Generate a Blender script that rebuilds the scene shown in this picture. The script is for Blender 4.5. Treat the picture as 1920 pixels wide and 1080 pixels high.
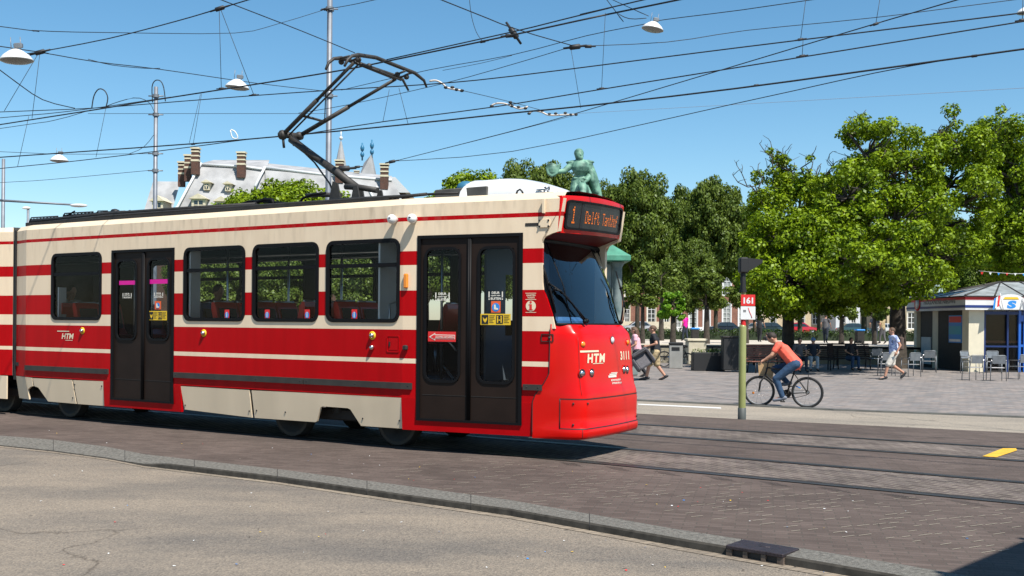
import bpy, math, random
import numpy as np
from mathutils import Vector, Matrix
PI = math.pi
R = math.radians
random.seed(7)
rng = np.random.default_rng(7)
SC = bpy.context.scene
for o in list(bpy.data.objects):
    bpy.data.objects.remove(o)

# ------------------------------------------------------------------ camera
F_PX, CX, CY = 1900.0, 960.0, 607.8
ROLL = 0.0085
EYE = Vector((0, 0, 1.65))
RV = Vector((math.cos(ROLL), 0, math.sin(ROLL)))
UV = Vector((-math.sin(ROLL), 0, math.cos(ROLL)))
FV = Vector((0, 1, 0))
cam_d = bpy.data.cameras.new('camera')
cam_d.sensor_width = 36
cam_d.lens = F_PX / 1920 * 36
cam_d.shift_x = 0
cam_d.shift_y = (CY - 540) / 1920
cam_d.clip_start = 0.1
cam_d.clip_end = 3000
cam = bpy.data.objects.new('camera', cam_d)
SC.collection.objects.link(cam)
M = Matrix((RV, UV, -FV)).transposed().to_4x4()
M.translation = EYE
cam.matrix_world = M
SC.camera = cam

# ------------------------------------------------------------------ light
SUN_AZ, SUN_EL = R(32), R(57)          # azimuth measured from straight behind the camera towards the right
sdir = Vector((math.sin(SUN_AZ) * math.cos(SUN_EL), -math.cos(SUN_AZ) * math.cos(SUN_EL), math.sin(SUN_EL)))
w = bpy.data.worlds.new('World'); SC.world = w; w.use_nodes = True
nt = w.node_tree; nt.nodes.clear()
sky = nt.nodes.new('ShaderNodeTexSky'); sky.sky_type = 'NISHITA'; sky.sun_disc = False
sky.sun_elevation = SUN_EL; sky.sun_rotation = math.atan2(sdir.x, sdir.y)
sky.altitude = 0; sky.air_density = 1.0; sky.dust_density = 0.3; sky.ozone_density = 3.0
bg = nt.nodes.new('ShaderNodeBackground'); bg.inputs[1].default_value = 0.09
wo = nt.nodes.new('ShaderNodeOutputWorld')
hs = nt.nodes.new('ShaderNodeHueSaturation'); hs.inputs['Saturation'].default_value = 1.2; hs.inputs['Hue'].default_value = .4885; hs.inputs['Value'].default_value = 1.05; nt.links.new(sky.outputs[0], hs.inputs['Color']); nt.links.new(hs.outputs[0], bg.inputs[0]); nt.links.new(bg.outputs[0], wo.inputs[0])
sun_d = bpy.data.lights.new('sun', 'SUN'); sun_d.energy = 5.0; sun_d.angle = R(0.5); sun_d.color = (1, 0.94, 0.855)
sun = bpy.data.objects.new('sun', sun_d); SC.collection.objects.link(sun)
sun.rotation_euler = (-sdir).to_track_quat('-Z', 'Y').to_euler(); sun.location = (10, -10, 30)
SC.view_settings.view_transform = 'Standard'
SC.view_settings.look = 'None'
SC.view_settings.gamma = 1
SC.view_settings.exposure = 0.68

# ------------------------------------------------------------------ geometry helpers
def hor(px): return CY + ROLL * (px - CX)
def ray(px, py): return RV * ((px - CX) / F_PX) + UV * ((CY - py) / F_PX) + FV
def P(px, py, Y): return EYE + ray(px, py) * Y
def G(px, py, z=0.0):
    r = ray(px, py); return EYE + r * ((z - EYE.z) / r.z)

TH = R(31.1)
FO = Vector((-1.4137, 13.10, 0))
dv = Vector((math.cos(TH), -math.sin(TH), 0))
nv = Vector((math.sin(TH), math.cos(TH), 0))
HW = 1.175
TO = FO + nv * HW                       # tram origin on the track centre line, at the fold
TA = R(8.2); tc, ts = math.cos(TA), math.sin(TA)
VB = -8.01
def to_local(p):
    q = p - TO; return Vector((q.dot(dv), q.dot(nv), q.z))
def to_world(q): return TO + dv * q[0] + nv * q[1] + Vector((0, 0, q[2]))
EL = to_local(EYE)
def lray(px, py):
    r = ray(px, py); return Vector((r.dot(dv), r.dot(nv), r.z))
def lp(px, py, c):
    r = lray(px, py); return EL + r * ((c - EL.y) / r.y)
def S(v, z, off=0.0, side=-1):
    if v > 0: x, y = v * tc + off * ts, -HW + v * ts - off * tc
    elif v < VB: x, y = VB + (v - VB) * math.cos(R(14)) - off * math.sin(R(14)), -HW - (v - VB) * math.sin(R(14)) - off * math.cos(R(14))
    else: x, y = v, -HW - off
    return Vector((x, y if side < 0 else -y, z))
def uz(px, py):
    q = lp(px, py, -HW)
    if q.x > 0:
        r = lray(px, py); n = Vector((ts, -tc, 0)); o = Vector((0, -HW, 0))
        q = EL + r * ((o - EL).dot(n) / r.dot(n))
        return (q.x / tc, q.z)
    return (q.x, q.z)
def uzp(pts): return [uz(*p) for p in pts]

# ------------------------------------------------------------------ materials
MATS = {}
def newmat(name):
    m = bpy.data.materials.new(name); m.use_nodes = True
    m.node_tree.nodes.clear(); MATS[name] = m
    return m, m.node_tree.nodes, m.node_tree.links
AK = .86
def sc3(c, k=None):
    k = k or AK; return tuple(x * k for x in c)
def pbr(name, col, rough=0.6, metal=0.0, coat=0.0, spec=0.5, var=0.0, vscale=3.0, bump=0.0, bscale=60.0, vcol=None, streak=False, emit=None, es=0):
    col = sc3(col); vcol = sc3(vcol) if vcol else None
    m, N, L = newmat(name)
    b = N.new('ShaderNodeBsdfPrincipled'); o = N.new('ShaderNodeOutputMaterial')
    b.inputs['Base Color'].default_value = (*col, 1); b.inputs['Roughness'].default_value = rough
    b.inputs['Metallic'].default_value = metal; b.inputs['Coat Weight'].default_value = coat
    b.inputs['Coat Roughness'].default_value = 0.08; b.inputs['Specular IOR Level'].default_value = spec
    if emit: b.inputs['Emission Color'].default_value = (*emit, 1); b.inputs['Emission Strength'].default_value = es
    L.new(b.outputs[0], o.inputs[0])
    tcn = N.new('ShaderNodeTexCoord')
    if var > 0 or vcol:
        n = N.new('ShaderNodeTexNoise'); n.inputs['Scale'].default_value = vscale; n.inputs['Detail'].default_value = 6
        mp = N.new('ShaderNodeMapping'); L.new(tcn.outputs['Object'], mp.inputs[0]); L.new(mp.outputs[0], n.inputs['Vector'])
        if streak: mp.inputs['Scale'].default_value = (1, 1, 0.12)
        cr = N.new('ShaderNodeValToRGB'); L.new(n.outputs[0], cr.inputs[0])
        c2 = vcol or tuple(c * (1 - var) for c in col)
        cr.color_ramp.elements[0].color = (*c2, 1); cr.color_ramp.elements[1].color = (*[min(1, c * (1 + var * .4)) for c in col], 1)
        cr.color_ramp.elements[0].position = 0.3; cr.color_ramp.elements[1].position = 0.65
        L.new(cr.outputs[0], b.inputs['Base Color'])
    if bump > 0:
        n2 = N.new('ShaderNodeTexNoise'); n2.inputs['Scale'].default_value = bscale; n2.inputs['Detail'].default_value = 4
        L.new(tcn.outputs['Object'], n2.inputs['Vector'])
        bp = N.new('ShaderNodeBump'); bp.inputs['Strength'].default_value = bump; bp.inputs['Distance'].default_value = 0.02
        L.new(n2.outputs[0], bp.inputs['Height']); L.new(bp.outputs[0], b.inputs['Normal'])
    return m
def glass(name, tint, refl=1.0, rough=0.01):
    m, N, L = newmat(name)
    tr = N.new('ShaderNodeBsdfTransparent'); tr.inputs[0].default_value = (*tint, 1)
    gl = N.new('ShaderNodeBsdfGlossy'); gl.inputs['Roughness'].default_value = rough; gl.inputs[0].default_value = (refl, refl, refl, 1)
    fr = N.new('ShaderNodeFresnel'); fr.inputs[0].default_value = 1.5
    mx = N.new('ShaderNodeMixShader'); o = N.new('ShaderNodeOutputMaterial')
    L.new(fr.outputs[0], mx.inputs[0]); L.new(tr.outputs[0], mx.inputs[1]); L.new(gl.outputs[0], mx.inputs[2]); L.new(mx.outputs[0], o.inputs[0])
    return m
# paint of the tram: cream with red bands by height
ZSTR = [(2.965, 3.018), (2.40, 2.58), (1.745, 2.073), (1.195, 1.568), (0.688, 1.134)]
def band_mat():
    m, N, L = newmat('tram_paint')
    b = N.new('ShaderNodeBsdfPrincipled'); o = N.new('ShaderNodeOutputMaterial'); L.new(b.outputs[0], o.inputs[0])
    t = N.new('ShaderNodeTexCoord'); sx = N.new('ShaderNodeSeparateXYZ'); L.new(t.outputs['Object'], sx.inputs[0])
    acc = None
    for a, c in ZSTR:
        g = N.new('ShaderNodeMath'); g.operation = 'GREATER_THAN'; g.inputs[1].default_value = a; L.new(sx.outputs[2], g.inputs[0])
        l = N.new('ShaderNodeMath'); l.operation = 'LESS_THAN'; l.inputs[1].default_value = c; L.new(sx.outputs[2], l.inputs[0])
        mu = N.new('ShaderNodeMath'); mu.operation = 'MULTIPLY'; L.new(g.outputs[0], mu.inputs[0]); L.new(l.outputs[0], mu.inputs[1])
        if acc:
            ad = N.new('ShaderNodeMath'); ad.operation = 'ADD'; L.new(acc.outputs[0], ad.inputs[0]); L.new(mu.outputs[0], ad.inputs[1]); acc = ad
        else: acc = mu
    n = N.new('ShaderNodeTexNoise'); n.inputs['Scale'].default_value = 2.2; n.inputs['Detail'].default_value = 7
    mp = N.new('ShaderNodeMapping'); mp.inputs['Scale'].default_value = (3, 3, 0.35); L.new(t.outputs['Object'], mp.inputs[0]); L.new(mp.outputs[0], n.inputs['Vector'])
    def ramp(a, c):
        cr = N.new('ShaderNodeValToRGB'); L.new(n.outputs[0], cr.inputs[0])
        cr.color_ramp.elements[0].color = (*a, 1); cr.color_ramp.elements[1].color = (*c, 1)
        cr.color_ramp.elements[0].position = .3; cr.color_ramp.elements[1].position = .62; return cr
    cream = ramp(sc3((0.78, 0.62, 0.44)), sc3((0.84, 0.68, 0.49))); red = ramp(sc3((0.40, 0.001, 0.003)), sc3((0.47, 0.001, 0.004)))
    mx = N.new('ShaderNodeMix'); mx.data_type = 'RGBA'
    L.new(acc.outputs[0], mx.inputs[0]); L.new(cream.outputs[0], mx.inputs[6]); L.new(red.outputs[0], mx.inputs[7])
    # soot that rain has washed from the roof edge
    n3 = N.new('ShaderNodeTexNoise'); n3.inputs['Scale'].default_value = 5; n3.inputs['Detail'].default_value = 8
    mp3 = N.new('ShaderNodeMapping'); mp3.inputs['Scale'].default_value = (2.5, 2.5, .5); L.new(t.outputs['Object'], mp3.inputs[0]); L.new(mp3.outputs[0], n3.inputs['Vector'])
    zr = N.new('ShaderNodeMapRange'); zr.inputs[1].default_value = 2.6; zr.inputs[2].default_value = 3.3; L.new(sx.outputs[2], zr.inputs[0])
    cr3 = N.new('ShaderNodeValToRGB'); cr3.color_ramp.elements[0].position = .5; cr3.color_ramp.elements[1].position = .75; L.new(n3.outputs[0], cr3.inputs[0])
    m3 = N.new('ShaderNodeMath'); m3.operation = 'MULTIPLY'; L.new(zr.outputs[0], m3.inputs[0]); L.new(cr3.outputs[0], m3.inputs[1])
    m4 = N.new('ShaderNodeMath'); m4.operation = 'MULTIPLY'; m4.inputs[1].default_value = .45; L.new(m3.outputs[0], m4.inputs[0])
    mx3 = N.new('ShaderNodeMix'); mx3.data_type = 'RGBA'; mx3.inputs[7].default_value = (.2, .16, .12, 1)
    L.new(m4.outputs[0], mx3.inputs[0]); L.new(mx.outputs[2], mx3.inputs[6])
    L.new(mx3.outputs[2], b.inputs['Base Color'])
    b.inputs['Roughness'].default_value = .45; b.inputs['Specular IOR Level'].default_value = .10; b.inputs['Coat Weight'].default_value = .025; b.inputs['Coat Roughness'].default_value = .1
    n2 = N.new('ShaderNodeTexNoise'); n2.inputs['Scale'].default_value = 1.6; n2.inputs['Detail'].default_value = 1; L.new(t.outputs['Object'], n2.inputs['Vector'])
    bp = N.new('ShaderNodeBump'); bp.inputs['Strength'].default_value = .12; bp.inputs['Distance'].default_value = .03; L.new(n2.outputs[0], bp.inputs['Height']); L.new(bp.outputs[0], b.inputs['Normal'])
    return m
M_PAINT = band_mat()
M_CREAM = pbr('cream_paint', (0.80, 0.65, 0.46), .45, spec=.2, coat=.05, var=.09, vscale=2.0, streak=True)
M_RED = pbr('red_paint', (0.46, 0.001, 0.004), .4, spec=.12, coat=.03, var=.15)
M_NOSE = pbr('nose_red', (0.64, 0.004, 0.002), .3, spec=.15, coat=.2, var=.10, vscale=1.5)
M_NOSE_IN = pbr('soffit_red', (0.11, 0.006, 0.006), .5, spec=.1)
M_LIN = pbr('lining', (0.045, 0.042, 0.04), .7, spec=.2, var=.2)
M_LINL = pbr('lining_light', (0.85, 0.86, 0.86), .6, var=.1)
M_DOOR = pbr('door_brown', (0.020, 0.012, 0.009), .5, spec=.15, var=.2)
M_RUB = pbr('rubber', (0.007, 0.007, 0.008), .5, spec=.12)
M_BLACK = pbr('black', (0.012, 0.012, 0.013), .6)
M_DK = pbr('dark_frame', (0.02, 0.018, 0.016), .7, var=.4, vscale=8)
M_DKB = pbr('bumper_strip', (0.035, 0.031, 0.026), .7, var=.3, vscale=6)
M_ROOF = pbr('roof_grey', (0.10, 0.095, 0.085), .8, var=.4, vscale=4)
M_WHITE = pbr('white', (0.78, 0.79, 0.78), .45, var=.08)
M_WHITEG = pbr('white_gloss', (0.80, 0.80, 0.78), .3, coat=.4)
M_DECW = pbr('decal_white', (0.78, 0.74, 0.64), .5)
M_DECC = pbr('decal_cream', (0.80, 0.68, 0.48), .5)
M_DECR = pbr('decal_red', (0.70, 0.02, 0.02), .5)
M_DECO = pbr('decal_orange_red', (0.80, 0.12, 0.03), .5)
M_DECB = pbr('decal_blue', (0.02, 0.25, 0.70), .5)
M_DECY = pbr('decal_yellow', (0.80, 0.52, 0.02), .5)
M_DECP = pbr('decal_magenta', (0.72, 0.0, 0.30), .5)
M_AMB = pbr('amber', (0.85, 0.25, 0.01), .25, coat=.5)
M_CHR = pbr('chrome', (0.7, 0.7, 0.7), .2, metal=1.0)
M_ALU = pbr('aluminium', (0.55, 0.55, 0.56), .35, metal=.9)
M_STEEL = pbr('steel_grey', (0.24, 0.26, 0.28), .5, metal=.5, var=.2, vscale=5)
M_WHEEL = pbr('wheel_steel', (0.05, 0.045, 0.04), .5, metal=.6)
M_PANT = pbr('pantograph_paint', (0.035, 0.031, 0.027), .6, var=.4, vscale=12)
M_WIRE = pbr('wire', (0.010, 0.011, 0.013), .6)
M_WIREG = pbr('wire_grey', (0.30, 0.30, 0.32), .6)
M_INS = pbr('insulator', (0.55, 0.5, 0.45), .4)
M_SEAT = pbr('seat_red', (0.62, 0.02, 0.015), .35, coat=.3)
M_SEATB = pbr('seat_blue', (0.02, 0.10, 0.30), .6)
M_LED = pbr('led', (0.3, 0.06, 0.0), .5, emit=(1.0, 0.22, 0.01), es=.5)
M_LEDP = pbr('led_panel', (0.014, 0.014, 0.015), .4, var=.4, vscale=40)
M_LENS = pbr('lens', (0.7, 0.72, 0.75), .1, coat=.6)
M_GL = glass('window_glass', (0.95, 0.97, 0.97), .26)
M_GLD = glass('door_glass', (0.70, 0.73, 0.75), .3)
M_GLW = glass('windscreen_glass', (0.74, 0.82, 0.88), 1.5)
M_GLB = pbr('building_glass', (0.02, 0.03, 0.035), .08, spec=.7)
M_BRONZE = pbr('bronze', (0.15, 0.30, 0.22), .6, var=.7, vscale=3.2, vcol=(0.018, 0.07, 0.055))
M_PEDS = pbr('pedestal_stone', (0.20, 0.24, 0.23), .8, var=.4, vscale=3, vcol=(.08, .13, .13))
M_COPPER = pbr('copper_green', (0.07, 0.27, 0.18), .6, var=.3)
M_OLIVE = pbr('olive_paint', (0.27, 0.29, 0.10), .45, coat=.2, var=.12)
M_BARK = pbr('bark', (0.060, 0.048, 0.036), .9, var=.5, vscale=6, bump=.5, bscale=25)
M_SLATE = pbr('slate', (0.36, 0.365, 0.37), .7, spec=.25, var=.3, vscale=.6)
M_LEAD = pbr('lead_white', (0.62, 0.64, 0.66), .5)
M_STONE = pbr('stone_trim', (0.62, 0.56, 0.42), .8, var=.15)
M_GRAN = pbr('granite_kerb', (0.165, 0.158, 0.140), .9, spec=.2, var=.45, vscale=30, bump=.6, bscale=90)
M_WOOD_SHADE = pbr('bench_wood_shaded', (0.035, 0.018, 0.014), .8, var=.3)  # darker copy of the bench wood, tree shade put into its colour
M_WOOD = pbr('bench_wood', (0.20, 0.075, 0.05), .7, var=.3)
M_SKIN = pbr('skin', (0.50, 0.26, 0.17), .55)
M_HAIR = pbr('hair_dark', (0.025, 0.015, 0.010), .7)
M_HAIRB = pbr('hair_brown', (0.10, 0.055, 0.03), .7)
M_CORAL = pbr('shirt_coral', (0.85, 0.13, 0.08), .8, var=.12, vscale=8, bump=1.0, bscale=9)
M_JEANS = pbr('jeans', (0.02, 0.06, 0.13), .85, var=.2, vscale=15, bump=1.0, bscale=9)
M_TBLACK = pbr('tshirt_black', (0.010, 0.011, 0.016), .8, bump=1.0, bscale=9)
M_PINK = pbr('blouse_pink', (0.72, 0.40, 0.46), .8, var=.1, vscale=15, bump=1.0, bscale=9)
M_KHAKI = pbr('camo_khaki', (0.44, 0.34, 0.19), .85, var=.6, vscale=14, vcol=(.20, .15, .08))
M_SHOE = pbr('shoe_dark', (0.015, 0.016, 0.02), .6)
M_SHIRTW = pbr('shirt_white_blue', (0.62, 0.68, 0.82), .8, var=.5, vscale=18, vcol=(.12, .18, .5))
M_SHORTW = pbr('shorts_white', (0.66, 0.62, 0.54), .85, var=.1, bump=1.0, bscale=9)
M_CHARC = pbr('armchair_fabric', (0.115, 0.11, 0.12), .9, var=.25, vscale=20)
M_PAPER = pbr('paper_bag', (0.50, 0.33, 0.17), .8)
M_TYRE = pbr('tyre', (0.012, 0.012, 0.012), .7)
M_BLUE = pbr('blue_frame', (0.01, 0.12, 0.52), .4, coat=.3)
M_DBLUE = pbr('dark_blue', (0.01, 0.03, 0.13), .4)
M_KCREAM = pbr('kiosk_cream', (0.72, 0.66, 0.50), .6, var=.08)
M_ZINC = pbr('zinc_roof', (0.36, 0.40, 0.42), .4, metal=.15, var=.4, vscale=2)
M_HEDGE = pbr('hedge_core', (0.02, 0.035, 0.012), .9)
M_IRON = pbr('cast_iron', (0.045, 0.035, 0.04), .55, metal=.4, var=.3, vscale=15, bump=.3)

def brick_mat(name, c1, c2, mortar, sc, bw=.22, bh=.07, axes='XZ', rot=0, rough=.85, msize=.012, var=None, bump=.4, big=None, seed=0, spec=.3):
    c1, c2, mortar = sc3(c1), sc3(c2), sc3(mortar)
    m, N, L = newmat(name)
    b = N.new('ShaderNodeBsdfPrincipled'); o = N.new('ShaderNodeOutputMaterial'); L.new(b.outputs[0], o.inputs[0])
    t = N.new('ShaderNodeTexCoord'); sx = N.new('ShaderNodeSeparateXYZ'); L.new(t.outputs['Object'], sx.inputs[0])
    cb = N.new('ShaderNodeCombineXYZ')
    L.new(sx.outputs['XYZ'.index(axes[0])], cb.inputs[0]); L.new(sx.outputs['XYZ'.index(axes[1])], cb.inputs[1])
    mp = N.new('ShaderNodeMapping'); mp.inputs['Rotation'].default_value = (0, 0, rot); mp.inputs['Scale'].default_value = (sc, sc, sc); L.new(cb.outputs[0], mp.inputs[0])
    br = N.new('ShaderNodeTexBrick'); L.new(mp.outputs[0], br.inputs['Vector'])
    br.inputs['Color1'].default_value = (*c1, 1); br.inputs['Color2'].default_value = (*c2, 1); br.inputs['Mortar'].default_value = (*mortar, 1)
    br.inputs['Scale'].default_value = 1; br.inputs['Brick Width'].default_value = bw; br.inputs['Row Height'].default_value = bh; br.inputs['Mortar Size'].default_value = msize; br.inputs['Mortar Smooth'].default_value = .3
    n = N.new('ShaderNodeTexNoise'); n.inputs['Scale'].default_value = big or .8; n.inputs['Detail'].default_value = 8; n.inputs['Roughness'].default_value = .7; L.new(t.outputs['Object'], n.inputs['Vector'])
    cr = N.new('ShaderNodeValToRGB'); L.new(n.outputs[0], cr.inputs[0]); v = var or .45
    cr.color_ramp.elements[0].color = (1 - v, 1 - v, 1 - v, 1); cr.color_ramp.elements[1].color = (1 + v * .6, 1 + v * .55, 1 + v * .5, 1)
    cr.color_ramp.elements[0].position = .3; cr.color_ramp.elements[1].position = .7
    mx = N.new('ShaderNodeMix'); mx.data_type = 'RGBA'; mx.blend_type = 'MULTIPLY'; mx.inputs[0].default_value = 1
    L.new(br.outputs[0], mx.inputs[6]); L.new(cr.outputs[0], mx.inputs[7]); L.new(mx.outputs[2], b.inputs['Base Color'])
    b.inputs['Roughness'].default_value = rough; b.inputs['Specular IOR Level'].default_value = spec
    bp = N.new('ShaderNodeBump'); bp.inputs['Strength'].default_value = bump; bp.inputs['Distance'].default_value = .02; bp.invert = True
    n5 = N.new('ShaderNodeTexNoise'); n5.inputs['Scale'].default_value = 40; L.new(t.outputs['Object'], n5.inputs['Vector'])
    ad = N.new('ShaderNodeMath'); ad.operation = 'MULTIPLY_ADD'; ad.inputs[1].default_value = -.5; L.new(n5.outputs[0], ad.inputs[0]); L.new(br.outputs['Fac'], ad.inputs[2])
    L.new(ad.outputs[0], bp.inputs['Height']); L.new(bp.outputs[0], b.inputs['Normal'])
    return m
def asphalt_mat(name, c1, c2, speck=(.45, .42, .36)):
    c1, c2 = sc3(c1, .95), sc3(c2, .95)
    m, N, L = newmat(name)
    b = N.new('ShaderNodeBsdfPrincipled'); o = N.new('ShaderNodeOutputMaterial'); L.new(b.outputs[0], o.inputs[0])
    t = N.new('ShaderNodeTexCoord')
    n = N.new('ShaderNodeTexNoise'); n.inputs['Scale'].default_value = .55; n.inputs['Detail'].default_value = 9; n.inputs['Roughness'].default_value = .62
    mp = N.new('ShaderNodeMapping'); mp.inputs['Rotation'].default_value = (0, 0, TH); mp.inputs['Scale'].default_value = (.6, 1.6, 1); L.new(t.outputs['Object'], mp.inputs[0]); L.new(mp.outputs[0], n.inputs['Vector'])
    cr = N.new('ShaderNodeValToRGB'); L.new(n.outputs[0], cr.inputs[0])
    cr.color_ramp.elements[0].color = (*c1, 1); cr.color_ramp.elements[1].color = (*c2, 1); cr.color_ramp.elements[0].position = .36; cr.color_ramp.elements[1].position = .6
    v = N.new('ShaderNodeTexVoronoi'); v.inputs['Scale'].default_value = 75; L.new(t.outputs['Object'], v.inputs['Vector'])
    cr2 = N.new('ShaderNodeValToRGB'); cr2.color_ramp.interpolation = 'LINEAR'; L.new(v.outputs['Color'], cr2.inputs[0])
    cr2.color_ramp.elements[0].color = (.6, .6, .62, 1); cr2.color_ramp.elements[1].color = (1.4, 1.36, 1.3, 1); cr2.color_ramp.elements[0].position = .1; cr2.color_ramp.elements[1].position = .95
    mx = N.new('ShaderNodeMix'); mx.data_type = 'RGBA'; mx.blend_type = 'MULTIPLY'; mx.inputs[0].default_value = .75
    L.new(cr.outputs[0], mx.inputs[6]); L.new(cr2.outputs[0], mx.inputs[7])
    # dark gum spots
    v2 = N.new('ShaderNodeTexVoronoi'); v2.inputs['Scale'].default_value = 2.3; L.new(t.outputs['Object'], v2.inputs['Vector'])
    cr3 = N.new('ShaderNodeValToRGB'); L.new(v2.outputs['Distance'], cr3.inputs[0])
    cr3.color_ramp.elements[0].color = (.25, .25, .27, 1); cr3.color_ramp.elements[1].color = (1, 1, 1, 1); cr3.color_ramp.elements[0].position = .03; cr3.color_ramp.elements[1].position = .055
    mx2 = N.new('ShaderNodeMix'); mx2.data_type = 'RGBA'; mx2.blend_type = 'MULTIPLY'; mx2.inputs[0].default_value = .8
    L.new(mx.outputs[2], mx2.inputs[6]); L.new(cr3.outputs[0], mx2.inputs[7])
    nd = N.new('ShaderNodeTexNoise'); nd.inputs['Scale'].default_value = 1.5; nd.inputs['Detail'].default_value = 5; L.new(t.outputs['Object'], nd.inputs['Vector'])
    va = N.new('ShaderNodeVectorMath'); va.operation = 'MULTIPLY_ADD'; va.inputs[1].default_value = (.9, .9, .9); L.new(nd.outputs['Color'], va.inputs[0]); L.new(t.outputs['Object'], va.inputs[2])
    vc = N.new('ShaderNodeTexVoronoi'); vc.feature = 'DISTANCE_TO_EDGE'; vc.inputs['Scale'].default_value = .28; L.new(va.outputs[0], vc.inputs['Vector'])
    cc = N.new('ShaderNodeValToRGB'); cc.color_ramp.elements[0].color = (.55, .54, .53, 1); cc.color_ramp.elements[1].color = (1, 1, 1, 1); cc.color_ramp.elements[0].position = .0015; cc.color_ramp.elements[1].position = .005; L.new(vc.outputs['Distance'], cc.inputs[0])
    mk = N.new('ShaderNodeTexNoise'); mk.inputs['Scale'].default_value = .35; L.new(t.outputs['Object'], mk.inputs['Vector'])
    ck = N.new('ShaderNodeValToRGB'); ck.color_ramp.elements[0].position = .48; ck.color_ramp.elements[1].position = .56; L.new(mk.outputs[0], ck.inputs[0])
    mx4 = N.new('ShaderNodeMix'); mx4.data_type = 'RGBA'; mx4.blend_type = 'MULTIPLY'; L.new(ck.outputs[0], mx4.inputs[0]); L.new(mx2.outputs[2], mx4.inputs[6]); L.new(cc.outputs[0], mx4.inputs[7]); mx2 = mx4
    L.new(mx2.outputs[2], b.inputs['Base Color']); b.inputs['Roughness'].default_value = .85; b.inputs['Specular IOR Level'].default_value = .3
    bp = N.new('ShaderNodeBump'); bp.inputs['Strength'].default_value = .5; bp.inputs['Distance'].default_value = .012
    L.new(v.outputs['Distance'], bp.inputs['Height']); L.new(bp.outputs[0], b.inputs['Normal'])
    return m
M_ASPH = asphalt_mat('asphalt_near', (0.135, 0.122, 0.106), (0.225, 0.192, 0.152))
M_ASPH2 = asphalt_mat('asphalt_far', (0.23, 0.205, 0.17), (0.30, 0.265, 0.215))
M_BED = brick_mat('bed_clinker', (0.094, 0.073, 0.064), (0.132, 0.103, 0.091), (0.092, 0.079, 0.068), 1, .21, .075, 'XY', R(45) - TH, msize=.007, var=.35, big=.5, bump=.35, spec=.15)
M_BED2 = brick_mat('track_clinker', (0.098, 0.080, 0.073), (0.155, 0.13, 0.12), (0.26, 0.23, 0.19), 1, .22, .10, 'XY', R(90) - TH, msize=.008, var=.55, big=.9, spec=.15, bump=.5)
M_PLAZA = brick_mat('plaza_setts', (0.205, 0.20, 0.20), (0.30, 0.255, 0.23), (0.17, 0.16, 0.15), 1, .34, .12, 'XY', -TH, msize=.012, var=.35, big=1.6, bump=.4)
M_TERR = brick_mat('terrace_paving', (0.52, 0.47, 0.40), (0.60, 0.54, 0.46), (0.40, 0.36, 0.3), 1, .6, .3, 'XY', 0, msize=.01, var=.15)
M_BRICK = brick_mat('house_brick', (0.22, 0.075, 0.045), (0.31, 0.12, 0.075), (0.30, 0.24, 0.2), 1, .22, .07, 'XZ', 0, msize=.01, var=.25)
M_BRICKD = brick_mat('chimney_brick', (0.075, 0.03, 0.022), (0.12, 0.045, 0.032), (0.15, 0.12, 0.1), 1, .22, .07, 'XZ', 0, msize=.01, var=.25)
M_HCREAM = pbr('house_cream', (0.55, 0.45, 0.30), .8, var=.12)
M_HWHITE = pbr('house_white', (0.62, 0.66, 0.70), .8, var=.08)
M_GRASS = pbr('grass', (0.13, 0.20, 0.035), .9, var=.4, vscale=2)
M_GROUND = pbr('ground_earth', (0.18, 0.165, 0.14), .9, var=.2, vscale=.3)

def leaf_mat(name, c1, c2, c3=None, tl=.35, sc=.9):
    m, N, L = newmat(name)
    t = N.new('ShaderNodeTexCoord')
    n = N.new('ShaderNodeTexNoise'); n.inputs['Scale'].default_value = sc; n.inputs['Detail'].default_value = 5; n.inputs['Roughness'].default_value = .8; L.new(t.outputs['Object'], n.inputs['Vector'])
    cr = N.new('ShaderNodeValToRGB'); L.new(n.outputs[0], cr.inputs[0])
    cr.color_ramp.elements[0].color = (*c1, 1); cr.color_ramp.elements[1].color = (*c2, 1); cr.color_ramp.elements[0].position = .35; cr.color_ramp.elements[1].position = .62
    if c3:
        e = cr.color_ramp.elements.new(.72); e.color = (*c3, 1)
    d = N.new('ShaderNodeBsdfDiffuse'); tr = N.new('ShaderNodeBsdfTranslucent'); g = N.new('ShaderNodeBsdfGlossy'); g.inputs['Roughness'].default_value = .45
    g.inputs[0].default_value = (.5, .55, .5, 1)
    L.new(cr.outputs[0], d.inputs[0]); L.new(cr.outputs[0], tr.inputs[0])
    m1 = N.new('ShaderNodeMixShader'); m1.inputs[0].default_value = tl; L.new(d.outputs[0], m1.inputs[1]); L.new(tr.outputs[0], m1.inputs[2])
    m2 = N.new('ShaderNodeMixShader'); m2.inputs[0].default_value = .03; L.new(m1.outputs[0], m2.inputs[1]); L.new(g.outputs[0], m2.inputs[2])
    o = N.new('ShaderNodeOutputMaterial'); L.new(m2.outputs[0], o.inputs[0])
    return m
M_LEAFA = leaf_mat('leaf_maple', (0.022, 0.058, 0.003), (0.24, 0.34, 0.008), (0.42, 0.40, 0.02), .22, 1.9)
M_LEAFB = leaf_mat('leaf_lime', (0.024, 0.050, 0.006), (0.13, 0.18, 0.025), (0.22, 0.25, 0.045), .2, 1.3)
M_LEAFC = leaf_mat('leaf_bright', (0.09, 0.20, 0.012), (0.18, 0.36, 0.02), None, .4, 2)

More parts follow.
